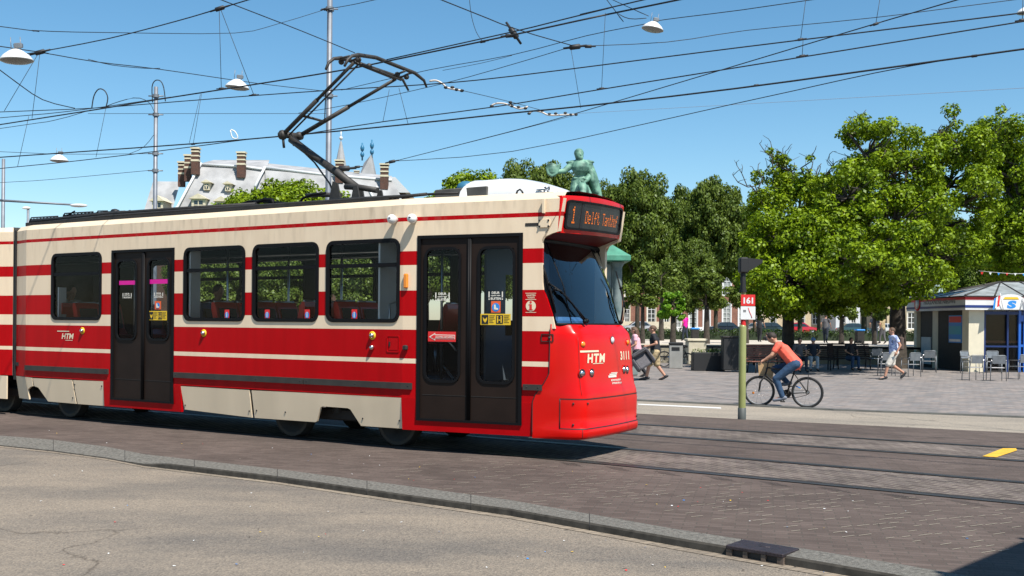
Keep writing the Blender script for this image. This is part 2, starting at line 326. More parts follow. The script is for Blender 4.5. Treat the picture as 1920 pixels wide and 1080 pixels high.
# ------------------------------------------------------------------ mesh builder
class MB:
    def __init__(s): s.v = []; s.f = []; s.mi = []; s.sm = []
    def add(s, vs, fs, mi=0, smooth=False, tf=None):
        b = len(s.v)
        s.v += [tuple(tf(Vector(q))) if tf else tuple(q) for q in vs]
        for f in fs: s.f.append([b + i for i in f]); s.mi.append(mi); s.sm.append(smooth)
        return s
    def box(s, a, b, mi=0, tf=None):
        x0, y0, z0 = a; x1, y1, z1 = b
        vs = [(x0, y0, z0), (x1, y0, z0), (x1, y1, z0), (x0, y1, z0), (x0, y0, z1), (x1, y0, z1), (x1, y1, z1), (x0, y1, z1)]
        return s.add(vs, [(0, 3, 2, 1), (4, 5, 6, 7), (0, 1, 5, 4), (1, 2, 6, 5), (2, 3, 7, 6), (3, 0, 4, 7)], mi, False, tf)
    def bbox(s, a, b, r=.02, mi=0, tf=None):          # box with chamfered vertical and horizontal edges
        x0, y0, z0 = a; x1, y1, z1 = b
        def ring(i, z): return [(x0 + i + r, y0 + i, z), (x1 - i - r, y0 + i, z), (x1 - i, y0 + i + r, z), (x1 - i, y1 - i - r, z), (x1 - i - r, y1 - i, z), (x0 + i + r, y1 - i, z), (x0 + i, y1 - i - r, z), (x0 + i, y0 + i + r, z)]
        vs = ring(r, z0) + ring(0, z0 + r) + ring(0, z1 - r) + ring(r, z1)
        fs = [tuple(range(7, -1, -1)), tuple(range(24, 32))]
        for k in range(3):
            for i in range(8): fs.append((k * 8 + i, k * 8 + (i + 1) % 8, k * 8 + 8 + (i + 1) % 8, k * 8 + 8 + i))
        return s.add(vs, fs, mi, False, tf)
    def prism(s, poly, fn, o0, o1, mi=0):             # poly of (a,b); fn(a,b,off)
        n = len(poly)
        vs = [fn(a, b, o0) for a, b in poly] + [fn(a, b, o1) for a, b in poly]
        fs = [tuple(range(n))[::-1], tuple(range(n, 2 * n))] + [(i, (i + 1) % n, n + (i + 1) % n, n + i) for i in range(n)]
        return s.add(vs, fs, mi)
    def ringp(s, po, pi_, fn, o0, o1, mi=0):          # frame between outer and inner loops of equal length
        n = len(po)
        vs = [fn(a, b, o1) for a, b in po] + [fn(a, b, o1) for a, b in pi_] + [fn(a, b, o0) for a, b in po] + [fn(a, b, o0) for a, b in pi_]
        fs = []
        for i in range(n):
            j = (i + 1) % n
            fs += [(i, j, n + j, n + i), (2 * n + i, 2 * n + j, j, i), (n + i, n + j, 3 * n + j, 3 * n + i)]
        return s.add(vs, fs, mi)
    def tube(s, pts, r, n=8, mi=0, cap=True, smooth=True, closed=False):
        pts = [Vector(p) for p in pts]; rs = r if isinstance(r, (list, tuple)) else [r] * len(pts)
        vs = []; m = len(pts); prev = None
        for i, p in enumerate(pts):
            if closed: d = pts[(i + 1) % m] - pts[i - 1]
            else: d = pts[min(i + 1, m - 1)] - pts[max(i - 1, 0)]
            if d.length < 1e-9: d = Vector((0, 0, 1))
            d.normalize()
            if prev is None:
                a = Vector((0, 0, 1)) if abs(d.z) < .9 else Vector((1, 0, 0)); x = d.cross(a).normalized()
            else: x = (prev - d * prev.dot(d)).normalized()
            prev = x; y = d.cross(x)
            vs += [p + (x * math.cos(2 * PI * k / n) + y * math.sin(2 * PI * k / n)) * rs[i] for k in range(n)]
        fs = []
        for i in range(m if closed else m - 1):
            a, b = i * n, ((i + 1) % m) * n
            for k in range(n): fs.append((a + k, a + (k + 1) % n, b + (k + 1) % n, b + k))
        s.add(vs, fs, mi, smooth)
        if cap and not closed:
            bb = len(s.v) - len(vs)
            s.f += [[bb + k for k in range(n)][::-1], [bb + (m - 1) * n + k for k in range(n)]]; s.mi += [mi, mi]; s.sm += [False, False]
        return s
    def lathe(s, prof, c, ax='z', n=24, mi=0, smooth=True, tf=None):     # prof of (r,h)
        vs = []
        for r, h in prof:
            for k in range(n):
                a = 2 * PI * k / n; x, y = r * math.cos(a), r * math.sin(a)
                q = {'z': (x, y, h), 'y': (x, h, y), 'x': (h, x, y)}[ax]
                vs.append((q[0] + c[0], q[1] + c[1], q[2] + c[2]))
        fs = []
        for i in range(len(prof) - 1):
            for k in range(n): fs.append((i * n + k, i * n + (k + 1) % n, (i + 1) * n + (k + 1) % n, (i + 1) * n + k))
        return s.add(vs, fs, mi, smooth, tf)
    def ell(s, c, r, n=12, mi=0, rot=None):
        c = Vector(c); r = r if isinstance(r, (list, tuple)) else (r, r, r)
        vs = []; m = n // 2
        for i in range(m + 1):
            ph = PI * i / m
            for k in range(n):
                q = Vector((r[0] * math.sin(ph) * math.cos(2 * PI * k / n), r[1] * math.sin(ph) * math.sin(2 * PI * k / n), r[2] * math.cos(ph)))
                if rot: q = rot @ q
                vs.append(c + q)
        fs = [(i * n + k, i * n + (k + 1) % n, (i + 1) * n + (k + 1) % n, (i + 1) * n + k) for i in range(m) for k in range(n)]
        return s.add(vs, fs, mi, True)
    def caps(s, p0, p1, r0, r1, n=10, mi=0, fl=1.0):
        p0, p1 = Vector(p0), Vector(p1); d = (p1 - p0)
        if d.length < 1e-6: return s.ell(p0, r0, n, mi)
        d.normalize(); pts = []; rs = []
        for a in (0.05, .5, .85): pts.append(p0 - d * r0 * math.cos(a * PI / 2)); rs.append(r0 * math.sin(a * PI / 2))
        pts += [p0, p1]; rs += [r0, r1]
        for a in (.85, .5, .05): pts.append(p1 + d * r1 * math.cos(a * PI / 2)); rs.append(r1 * math.sin(a * PI / 2))
        return s.tube(pts, rs, n, mi)
    def chain(s, pts, rs, n=10, mi=0):
        for i in range(len(pts) - 1): s.caps(pts[i], pts[i + 1], rs[i], rs[i + 1], n, mi)
        return s
    def build(s, name, mats, parent=None, loc=None, **props):
        me = bpy.data.meshes.new(name); me.from_pydata(s.v, [], s.f); me.update()
        for m in (mats if isinstance(mats, (list, tuple)) else [mats]): me.materials.append(m)
        me.polygons.foreach_set('material_index', s.mi); me.polygons.foreach_set('use_smooth', s.sm)
        o = bpy.data.objects.new(name, me); SC.collection.objects.link(o)
        if parent is not None: o.parent = parent
        if loc is not None: o.location = loc
        for k, v in props.items(): o[k] = v
        return o
def tag(o, label, cat, group=None):
    o['label'] = label; o['category'] = cat
    if group: o['group'] = group
    return o
def thing(name, label, cat, loc=(0, 0, 0), rz=0, group=None):
    o = bpy.data.objects.new(name, None); SC.collection.objects.link(o)
    o.location = loc; o.rotation_euler = (0, 0, rz); o.empty_display_size = .2
    return tag(o, label, cat, group)
def copy_tree(o, parent=None, children=None):
    c = o.copy(); SC.collection.objects.link(c); c.parent = parent
    for ch in [k for k in bpy.data.objects if k.parent == o]: copy_tree(ch, c)
    return c
def struct(o): o['kind'] = 'structure'; return o
def rrect(a0, b0, a1, b1, r, n=5):
    pts = []
    for cx, cy, s0 in ((a1 - r, b1 - r, 0), (a0 + r, b1 - r, 1), (a0 + r, b0 + r, 2), (a1 - r, b0 + r, 3)):
        for k in range(n + 1):
            t = (s0 + k / n) * PI / 2; pts.append((cx + r * math.cos(t), cy + r * math.sin(t)))
    return pts
TXT = {}
def text_geo(st, bold=0.0, sp=1.0):
    key = (st, bold, sp)
    if key in TXT: return TXT[key]
    cu = bpy.data.curves.new('t', 'FONT'); cu.body = st; cu.size = 1; cu.offset = bold; cu.space_character = sp; cu.align_x = 'CENTER'; cu.resolution_u = 3
    ob = bpy.data.objects.new('t', cu); SC.collection.objects.link(ob)
    dg = bpy.context.evaluated_depsgraph_get(); me = bpy.data.meshes.new_from_object(ob.evaluated_get(dg))
    vs = [v.co.copy() for v in me.vertices]; fs = [tuple(p.vertices) for p in me.polygons]
    bpy.data.objects.remove(ob); bpy.data.curves.remove(cu); bpy.data.meshes.remove(me)
    xs = [v.x for v in vs]; ys = [v.y for v in vs]; x0, x1, y0, y1 = min(xs), max(xs), min(ys), max(ys)
    vs = [((v.x - x0) / (x1 - x0) - .5, (v.y - y0) / (y1 - y0)) for v in vs]
    TXT[key] = (vs, fs); return TXT[key]
def put_text(mb, st, fn, cx, z0, wd, ht, shear=0.0, bold=0.02, mi=0, sp=1.0):   # fn(a,b) -> point
    vs, fs = text_geo(st, bold, sp)
    mb.add([fn(cx + x * wd + y * ht * shear, z0 + y * ht) for x, y in vs], fs, mi)
# ================================================================== TRAM
tram = thing('tram', 'long red and cream striped tram with its pantograph raised, running along the near track', 'tram', TO, -TH)
V0 = uz(20, 500)[0]; VF = 1.93; VW = 1.76
ZB, ZT = 0.688, 3.18
WIN = [(612, 750), (474, 598), (345, 460), (97, 191)]
WZ0, WZ1 = 1.655, 2.755
wins = [(uz(a, 520)[0], uz(b, 520)[0]) for a, b in WIN]
D1 = (uz(782, 600)[0], uz(979.5, 600)[0]); D1z = (0.405, 2.775)
D2 = (uz(209, 600)[0], uz(326.5, 600)[0]); D2z = (0.40, 2.765)
fwins = [(-7.75, -6.75), (-6.55, -5.3), (-5.05, -3.8), (-3.55, -2.3), (-2.05, -.8), (-.5, .7)]
def wall(name, side, holes, v0, v1, parent, mats, extra=()):
    vs_ = sorted(set([v0, v1] + [h[0] for h in holes] + [h[1] for h in holes] + [q for q in (VB, 0.0) if v0 < q < v1] + [v for v in extra]))
    zs_ = sorted(set([ZB, ZT] + [z for h in holes for z in h[2:] if ZB < z < ZT] + [a for b in ZSTR for a in b if ZB < a < ZT]))
    mb = MB(); idx = {}
    for i, v in enumerate(vs_):
        for j, z in enumerate(zs_): idx[i, j] = len(mb.v); mb.v.append(tuple(S(v, z, 0, side)))
    for i in range(len(vs_) - 1):
        for j in range(len(zs_) - 1):
            vm, zm = (vs_[i] + vs_[i + 1]) / 2, (zs_[j] + zs_[j + 1]) / 2
            if any(h[0] < vm < h[1] and h[2] < zm < h[3] for h in holes): continue
            f = [idx[i, j], idx[i + 1, j], idx[i + 1, j + 1], idx[i, j + 1]]
            mb.f.append(f if side < 0 else f[::-1]); mb.mi.append(0); mb.sm.append(False)
    o = mb.build(name, mats, parent)
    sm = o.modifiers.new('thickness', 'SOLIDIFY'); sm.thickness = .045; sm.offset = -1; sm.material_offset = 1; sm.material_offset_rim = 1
    return o
I = .04
holes_n = [(a + I, b - I, WZ0 + I, WZ1 - I) for a, b in wins] + [(D1[0] + .02, D1[1] - .02, 0, D1z[1] - .02), (D2[0] + .02, D2[1] - .02, 0, D2z[1] - .02)]
wall('side_wall', -1, holes_n, V0, VW, tram, [M_PAINT, M_LIN])
wall('side_wall', 1, [(a + I, b - I, WZ0 + I, WZ1 - I) for a, b in fwins], V0, VW, tram, [M_PAINT, M_LIN])
# cheek pieces of the wall in front of v=VF (both sides)
gpx = [(1013, 455), (1016, 449), (1023, 443), (1034, 438), (1050, 433)]
gt = uzp(gpx); signtop = uz(1060, 366)[0]
def cheeks(side):
    mb = MB(); fn = lambda a, b, o: S(a, b, o, side)
    for z0, z1 in ((ZB, 1.6), (1.6, uz(1013, 530)[1]), (uz(1013, 530)[1], gt[0][1]), (gt[0][1], ZT)): mb.prism([(VW, z0), (VF, z0), (VF, z1), (VW, z1)], fn, -.045, 0)
    up = [(VF, gt[0][1])] + gt[1:] + [(signtop, ZT), (VF, ZT)]
    mb.prism(up, fn, -.045, 0)
    lo = [(VF, uz(1013, 530)[1]), uz(1018, 546), uz(1028, 572), uz(1045, 609), (VF + .12, ZB + .9), (VF, ZB + .9)]
    lo = [(VF, uz(1013, 530)[1]), (VF, 1.60), (uz(1041, 609)[0], 1.60), uz(1035, 588), uz(1026, 562), uz(1018, 543)]
    mb.prism(lo, fn, -.045, 0)
    mb.prism([(VF, ZB), (2.03, ZB + .25), (2.06, 1.60), (VF, 1.60)], fn, -.045, 0)
    return mb
cheeks(-1).build('front_cheek', M_PAINT, tram); cheeks(1).build('front_cheek', M_CREAM, tram)
# roof
def roof(v0, v1, parent, st):
    mb = MB(); secs = []
    for v in st:
        p = S(v, 0, 0, -1); hw = -p.y
        secs.append([(p.x, -hw, ZT), (p.x, -hw + .075, 3.262), (p.x, -hw + .13, 3.275), (p.x, -hw * .5, 3.31), (p.x, 0, 3.325), (p.x, hw * .5, 3.31), (p.x, hw - .13, 3.275), (p.x, hw - .075, 3.262), (p.x, hw, ZT)])
    m = 9
    vs = [q for s_ in secs for q in s_]
    for i in range(len(secs) - 1):
        for k in range(m - 1):
            mi = 0 if k in (0, 1, 6, 7) else 1
            mb.add([secs[i][k], secs[i + 1][k], secs[i + 1][k + 1], secs[i][k + 1]], [(0, 1, 2, 3)], mi)
    # ceiling
    for i in range(len(secs) - 1):
        a, b = secs[i], secs[i + 1]
        mb.add([(a[0][0], a[0][1] + .045, 3.0), (b[0][0], b[0][1] + .045, 3.0), (b[8][0], b[8][1] - .045, 3.0), (a[8][0], a[8][1] - .045, 3.0)], [(0, 1, 2, 3)], 2)
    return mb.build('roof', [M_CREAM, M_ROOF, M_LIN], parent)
roof(V0, signtop, tram, [V0, VB, -4, 0, 1, VF - .02, signtop - .02])
# window
def window(v0, v1, side=-1, split=True, parent=tram, z0=WZ0, z1=WZ1, r=.12):
    fn = lambda a, b, o: S(a, b, o, side)
    t = .05
    mb = MB().ringp(rrect(v0, z0, v1, z1, r), rrect(v0 + t, z0 + t, v1 - t, z1 - t, r - .05), fn, -.05, .014)
    f = mb.build('window', M_RUB, parent)
    MB().add([fn(a, b, -.012) for a, b in rrect(v0 + t, z0 + t, v1 - t, z1 - t, r - .05)], [tuple(range(24))]).build('pane', M_GL, f)
    if split:
        zt = 2.385
        b = MB(); b.prism([(v0 + t, zt), (v1 - t, zt), (v1 - t, zt + .042), (v0 + t, zt + .042)], fn, -.03, .004)
        b.prism([(v0 + t, zt + .042), (v1 - t, zt + .042), (v1 - t, zt + .052), (v0 + t, zt + .052)], fn, -.03, -.002)
        b.build('transom', M_RUB, f)
    return f
for a, b in wins: window(a, b)
for a, b in fwins: window(a, b, 1, r=.2)
# stickers on the window panes
def fnN(off): return lambda a, b: S(a, b, off)
for px in (425, 500.5, 575.5, 664):
    v, z = uz(px, 589); k = .048
    mb = MB(); f = fnN(-.006)
    mb.add([f(v - k, z - .065), f(v + k, z - .065), f(v + k, z + .065), f(v - k, z + .065)], [(0, 1, 2, 3)], 0)
    f = fnN(-.003); n = 16
    mb.add([f(v + .037 * math.cos(2 * PI * i / n), z - .012 + .045 * math.sin(2 * PI * i / n)) for i in range(n)], [tuple(range(n))], 1)
    f = fnN(-.001); mb.add([f(v - .008, z - .045), f(v + .008, z - .045), f(v + .008, z + .012), f(v - .008, z + .012)], [(0, 1, 2, 3)], 2)
    mb.add([f(v + .010 * math.cos(2 * PI * i / 8), z + .022 + .010 * math.sin(2 * PI * i / 8)) for i in range(8)], [tuple(range(8))], 2)
    mb.build('window_sticker', [M_DECR, M_DECB, M_DECW], tram)

# doors
def door_set(D, Dz, split, leafs, parent):
    v0, v1 = D; z0, z1 = Dz
    fn = lambda a, b, o: S(a, b, o)
    t = .045
    fr = MB()
    for poly in ([(v0, z0), (v0 + t, z0), (v0 + t, z1), (v0, z1)], [(v1 - t, z0), (v1, z0), (v1, z1), (v1 - t, z1)], [(v0 + t, z1 - t * .9), (v1 - t, z1 - t * .9), (v1 - t, z1), (v0 + t, z1)], [(v0 + t, z0), (v1 - t, z0), (v1 - t, z0 + .03), (v0 + t, z0 + .03)]):
        fr.prism(poly, fn, -.06, .012)
    fr.build('door_frame', M_RUB, parent)
    for k, (a, b, (wa, wb, wz0, wz1)) in enumerate(leafs):
        # leaf as ring with hole
        R_ = .085
        mb = MB()
        h = (wa + .03, wb - .03, wz0 + .03, wz1 - .03)
        vs_ = [a, h[0], h[1], b]; zs_ = [z0 + .03, h[2], h[3], z1 - .04]
        for i in range(3):
            for j in range(3):
                if i == 1 and j == 1: continue
                mb.prism([(vs_[i], zs_[j]), (vs_[i + 1], zs_[j]), (vs_[i + 1], zs_[j + 1]), (vs_[i], zs_[j + 1])], fn, -.05, -.018)
        leaf = mb.build('door', M_DOOR, parent)
        rm = MB().ringp(rrect(wa, wz0, wb, wz1, R_ + .05), rrect(wa + .035, wz0 + .035, wb - .035, wz1 - .035, R_), fn, -.052, -.004)
        rm.build('window_rim', M_RUB, leaf)
        MB().add([fn(x, z, -.028) for x, z in rrect(wa + .03, wz0 + .03, wb - .03, wz1 - .03, R_)], [tuple(range(24))]).build('pane', M_GLD, leaf)
        g = MB(); x = b if k == 0 else a
        g.tube([fn(x - .012 * (1 if k == 0 else -1), z0 + .04, -.008), fn(x - .012 * (1 if k == 0 else -1), z1 - .05, -.008)], .016, 8)
        g.build('rubber_seal', M_RUB, leaf)
        if True:
            q = MB(); zb = z0 + (.33)
            q.prism([(a + .03, zb), (b - .03, zb), (b - .03, zb + .006), (a + .03, zb + .006)], fn, -.018, -.014)
            xx = a + .03 if k == 0 else b - .05
            q.lathe([(0, .0), (.014, 0), (.014, .012), (0, .014)], S(xx, z0 + .62, -.02), 'y', 8)
            q.build('kick_plate', M_DK, leaf)
s1 = uz(879, 600)[0]
def leafwin(a, t_, b, bt):
    q = uz(a, t_); r = uz(b, bt); return (q[0], r[0], r[1], q[1])
door_set(D1, D1z, s1, [(D1[0] + .045, s1, leafwin(795, 464, 862, 719)), (s1, D1[1] - .045, leafwin(895, 462, 964, 722))], tram)
s2 = uz(267.5, 600)[0]
door_set(D2, D2z, s2, [(D2[0] + .045, s2, leafwin(216.5, 486.7, 255, 639)), (s2, D2[1] - .045, leafwin(275.5, 484, 316.5, 640))], tram)

# door stickers
def rect_on(mb, p0, p1, off, mi):     # px corners (left top) (right bottom) on the side plane
    a, zt = uz(*p0); b, zb = uz(*p1); f = fnN(off)
    mb.add([f(a, zb), f(b, zb), f(b, zt), f(a, zt)], [(0, 1, 2, 3)], mi)
def disc_on(mb, c, r, off, mi, n=20):
    a, z = uz(*c); f = fnN(off)
    mb.add([f(a + r * math.cos(2 * PI * i / n), z + r * math.sin(2 * PI * i / n)) for i in range(n)], [tuple(range(n))], mi)
def text_on(mb, st, p0, p1, off, mi, shear=0, bold=.02, sp=1.0):    # fits text in px rect
    a, zt = uz(*p0); b, zb = uz(*p1); f = fnN(off); ht = zt - zb
    put_text(mb, st, f, (a + b) / 2 - ht * shear * .5, zb, (b - a) - ht * shear, ht, shear, bold, mi, sp)
def poly_on(mb, pts, off, mi):
    f = fnN(off); mb.add([f(*uz(*p)) for p in pts], [tuple(range(len(pts)))], mi)
DO = -.0245
def deur(x0, y0, k, name_parent):
    mb = MB()
    for ex in (x0, x0 + 25 * k):
        rect_on(mb, (ex, y0), (ex + 2.0 * k, y0 + 11 * k), DO, 0); rect_on(mb, (ex, y0 + 13 * k), (ex + 2.0 * k, y0 + 15.5 * k), DO, 0)
    text_on(mb, 'DEUR', (x0 + 6 * k, y0), (x0 + 21 * k, y0 + 4.6 * k), DO, 0, bold=.035)
    text_on(mb, 'opent naar', (x0 + 4.5 * k, y0 + 6.2 * k), (x0 + 22.5 * k, y0 + 9.4 * k), DO, 0, bold=.03)
    text_on(mb, 'BUITEN', (x0 + 4 * k, y0 + 11 * k), (x0 + 23.5 * k, y0 + 15.5 * k), DO, 0, bold=.035)
    mb.build('door_notice', M_DECW, name_parent)
deur(814.5, 548.5, 1.0, tram); deur(914.5, 546.5, 1.0, tram); deur(227.5, 549.5, .62, tram); deur(286.5, 548.5, .62, tram)
mb = MB()
rect_on(mb, (801, 621.5), (853, 641), DO, 0)
o_ = DO + .003; A = [(803, 631.5), (814.5, 624), (814.5, 627), (851.5, 628), (851.5, 636), (814.5, 635.5), (814.5, 638.5)]
av = [uz(*p) for p in A]; cxm = sum(p[0] for p in av) / 7; czm = sum(p[1] for p in av) / 7
mb.add([S(p[0], p[1], o_) for p in av], [(0, 1, 2, 6), (2, 3, 4, 5)], 1)
B = [(805.8, 631.5), (813.6, 626.5), (813.6, 628.4), (850.7, 629.2), (850.7, 635.0), (813.6, 634.4), (813.6, 636.4)]
mb.add([S(*uz(*p), o_ + .002) for p in B], [(0, 1, 2, 6), (2, 3, 4, 5)], 0)
text_on(mb, 'ACHTER INSTAPPEN', (815, 630.2), (849.5, 633.9), o_ + .004, 1, bold=.03)
mb.build('arrow_sticker', [M_DECR, M_DECW], tram)
mb = MB()
def rs_(mb): mb.build('round_sticker', [M_DECO, M_DECB, M_DECW], tram); return MB()
rect_on(mb, (919.5, 564.5), (937, 586), DO, 0); disc_on(mb, (928.3, 576), .053, DO + .003, 1); poly_on(mb, [(925, 571), (928, 571), (929, 577), (933, 578), (932, 581), (925, 580)], DO + .006, 2); mb = rs_(mb)
rect_on(mb, (287.8, 564.5), (299.5, 580), DO, 0); disc_on(mb, (293.7, 573), .044, DO + .003, 1); poly_on(mb, [(291, 569), (293, 569), (294, 574), (297, 575), (296, 577), (291, 577)], DO + .006, 2)
rs_(mb)
def yellow(x0, y0, x1, y1):
    mb = MB()
    W, H = x1 - x0, y1 - y0
    def q(a, b): return (x0 + a * W, y0 + b * H)
    rect_on(mb, (x0, y0), (x1, y1), DO, 0)
    rect_on(mb, q(.04, .1), q(.26, .9), DO + .003, 1); rect_on(mb, q(.52, .12), q(.75, .88), DO + .003, 1)
    poly_on(mb, [q(.08, .3), q(.15, .5), q(.22, .3), q(.22, .55), q(.16, .8), q(.1, .6)], DO + .005, 0)
    for c in (.57, .69):
        disc_on(mb, q(c, .27), .011, DO + .005, 0, 8); rect_on(mb, q(c - .018, .36), q(c + .018, .8), DO + .005, 0)
    rect_on(mb, q(.6, .52), q(.66, .6), DO + .005, 0)
    for i in range(5):
        rect_on(mb, q(.29, .14 + i * .15), q(.29 + (.2, .17, .19, .12, .15)[i], .19 + i * .15), DO + .003, 1)
        rect_on(mb, q(.78, .14 + i * .15), q(.78 + (.18, .16, .19, .13, .17)[i], .19 + i * .15), DO + .003, 1)
    mb.build('distance_notice', [M_DECY, M_BLACK], tram)
yellow(899.5, 588.2, 956, 609.5); yellow(276.5, 583, 310.5, 600.5)
for r4 in (((221, 526.5), (253, 533.5)), ((278.5, 524), (313, 531.5))): mb = MB(); rect_on(mb, *r4, DO, 0); mb.build('magenta_strip', M_DECP, tram)
# information sign on the red panel
mb = MB(); o1 = .004
for y in (549.8, 561.6, 585.8): rect_on(mb, (985.5, y - .5), (1005.5, y + .4), o1, 0)
text_on(mb, 'KAARTEN', (987.5, 552), (1004, 555.2), o1, 0, bold=.03); text_on(mb, 'TICKETS', (989, 556.5), (1002.5, 559.6), o1, 0, bold=.03)
disc_on(mb, (995.5, 573.8), .066, o1, 0, 28); disc_on(mb, (995.5, 566.6), .015, o1 + .003, 1, 12)
rect_on(mb, (993.2, 570.5), (997.6, 581.5), o1 + .003, 1); rect_on(mb, (991.5, 570.5), (994, 572), o1 + .003, 1); rect_on(mb, (991, 580.2), (999.8, 581.8), o1 + .003, 1)
mb.build('information_mark', [M_DECC, M_DECR], tram)
# operator mark
mb = MB(); rect_on(mb, (107.5, 620), (130, 622), .004, 0); text_on(mb, 'HTM', (116, 625), (138.5, 636), .004, 0, shear=.22, bold=.035); rect_on(mb, (123, 637.5), (136.5, 638.7), .004, 0); mb.build('operator_mark', M_DECC, tram)

# skirts
def skirt(pts, name, mat, bolts=(), tuck=.05, off=.0):
    def fn(a, b, o): return S(a, b, o + off - max(0, (.66 - b)) / .4 * tuck)
    q = uzp(pts)
    mb = MB(); mb.prism(q, fn, -.03, 0)
    ob = mb.build(name, mat, tram)
    if bolts:
        bm_ = MB()
        for p in bolts:
            a, z = uz(*p); c = fn(a, z, .003); bm_.ell(c, (.013, .008, .013), 8)
        bm_.build('bolt', M_BLACK, ob)
    return ob
skirt([(338.5, 724), (342, 768), (468, 783.5), (467, 731.5)], 'skirt_panel', M_CREAM, [(344, 760), (464, 771)])
skirt([(471.5, 732), (473, 784), (587, 792), (590, 790), (599, 764), (603, 762), (650, 765.5), (655, 768), (672.5, 799), (753.5, 804.5), (752, 746), (549, 735.5)], 'skirt_panel', M_CREAM, [(478, 770), (532, 773), (677, 785), (746, 789)])
skirt([(61, 709), (63, 724), (70, 727), (85.5, 753), (138, 757.5), (134.5, 712.5)], 'skirt_panel', M_CREAM, [(133, 746)])
skirt([(137, 712.8), (141, 757.8), (197.5, 762), (193.5, 715)], 'skirt_panel', M_CREAM, [(139.5, 721), (190, 724)])
skirt([(48, 707), (50, 749), (20.5, 747), (18, 705)], 'skirt_panel', M_CREAM)
skirt([(49, 707), (50, 730), (55, 725.5), (60, 724), (59.5, 708.5)], 'skirt_panel', M_CREAM)
# red sills under the doors
def redskirt(pts): return skirt(pts, 'door_sill', M_RED, tuck=.02, off=.004)
ya, yb = uz(780, 786)[1], uz(753, 745)[1]
for D, Dz, xa, xb, zb in ((D1, D1z, uz(752.5, 770)[0], uz(997.5, 770)[0], .275), (D2, D2z, uz(193.8, 730)[0], uz(339, 730)[0], .285)):
    fn = lambda a, b, o: S(a, b, o + .004 - max(0, (.66 - b)) / .4 * .02)
    mb = MB()
    def pr(poly):
        c = [q for q in poly]
        mb.prism(c, fn, -.04, 0)
    pr([(xa, ZB + .0), (xa + .005, zb), (D[0], zb), (D[0], ZB)])
    if xa < 0 < D[1] and D is D1:
        pass
    pr([(D[0], zb), (D[1], zb), (D[1], Dz[0]), (D[0], Dz[0])])
    pr([(D[1], zb), (xb, zb), (xb, ZB), (D[1], ZB)])
    mb.build('door_sill', M_RED, tram)
# black rubbing strips
def strip(p0, p1, z0=.800, z1=.882):
    mb = MB()
    a = uz(*p0)[0]; b = uz(*p1)[0]; br = [a] + ([0.0] if a < 0 < b else []) + [b]
    for i in range(len(br) - 1): mb.prism([(br[i], z0), (br[i + 1], z0), (br[i + 1], z1), (br[i], z1)], S, 0, .028)
    n_ = max(2, int((b - a) / .6))
    for i in range(n_): mb.ell(S(a + .05 + (b - a - .1) * i / (n_ - 1), (z0 + z1) / 2, .028), (.01, .005, .01), 8, 1)
    mb.build('rubbing_strip', [M_DKB, M_BLACK], tram)
strip((327.5, 705), (570, 718)); strip((571.5, 718), (773, 725)); strip((48.5, 690), (204, 700)); strip((981.5, 730), (1017, 730), .845, .915)

# yellow ringed door buttons, hatch, side lamps, mirrors
def button(px, py, ring=True):
    mb = MB(); c = S(*uz(px, py), 0)
    if ring: mb.lathe([(.0, -.003), (.056, -.003), (.056, -.006), (0, -.006)], c, 'y', 24, 0)
    mb.lathe([(.034, 0), (.034, -.02), (.026, -.04), (.012, -.052), (0, -.054)], c, 'y', 16, 1)
    mb.build('door_button', [M_DECY, M_CHR], tram)
button(698.5, 629); button(698.5, 651.5, False); button(382.5, 624.5); button(155, 620)
mb = MB(); a = uz(725.5, 629); b = uz(749, 661)
mb.ringp(rrect(a[0], b[1], b[0], a[1], .02, 3), rrect(a[0] + .012, b[1] + .012, b[0] - .012, a[1] - .012, .012, 3), S, 0, .008)
mb.prism([(a[0] + .03, b[1] + .03), (b[0] - .03, b[1] + .03), (b[0] - .03, a[1] - .03), (a[0] + .03, a[1] - .03)], S, 0, .004)
c = uz(731, 645); mb.prism([(c[0] - .01, c[1] - .03), (c[0] + .01, c[1] - .03), (c[0] + .01, c[1] + .03), (c[0] - .01, c[1] + .03)], S, .0, .012, 1)
mb.build('service_hatch', [M_RED, M_BLACK], tram)
mb = MB(); a, z = uz(762, 651.5); mb.bbox((-.035, -.05, -.035), (.035, 0, .03), .012, 0, lambda q: S(a, z, 0) + q); mb.build('socket_cover', M_DK, tram)
mb = MB(); a, z = uz(763, 527); mb.bbox((-.032, -.045, -.095), (.032, 0.0, .095), .014, 0, lambda q: S(a, z, 0) + q); mb.build('side_indicator', M_AMB, tram)
for px, py in ((742.5, 412), (778.5, 411)):
    mb = MB(); a, z = uz(px, py); c = S(a, z, .085)
    mb.ell(c, (.062, .07, .062), 20, 0); mb.tube([S(a, z, 0), c], .035, 12, 0)
    mb.ell(c + Vector((.01, -.065, .01)), (.02, .012, .009), 8, 1)
    mb.build('camera_dome', [M_WHITEG, M_BLACK], tram)
mb = MB(); rect_on(mb, (985, 418.5), (1011, 423.5), .004, 0); mb.build('dark_strip', M_DK, tram)
mb = MB(); a = uz(1011, 412); b = uz(1031, 426)
mb.prism(rrect(a[0], b[1], b[0], a[1], .015, 3), S, 0, .018, 0)
for x in (a[0] + .012, b[0] - .012):
    for z in (a[1] - .012, b[1] + .012): mb.ell(S(x, z, .018), .014, 8, 1)
mb.build('cover_plate', [M_CREAM, M_BLACK], tram)
mb = MB(); a = uz(1021, 374); b = uz(1020, 400); mb.prism([(a[0] - .012, b[1]), (a[0] + .012, b[1]), (a[0] + .012, a[1]), (a[0] - .012, a[1])], S, 0.0, .05, 0); mb.build('roof_bracket', M_CREAM, tram)
mb = MB(); mb.prism([(uz(981, 400)[0], 1.52), (uz(1030, 600)[0], 1.52), (uz(1030, 600)[0], 1.5), (uz(981, 400)[0], 1.5)], S, -.04, -.01); 
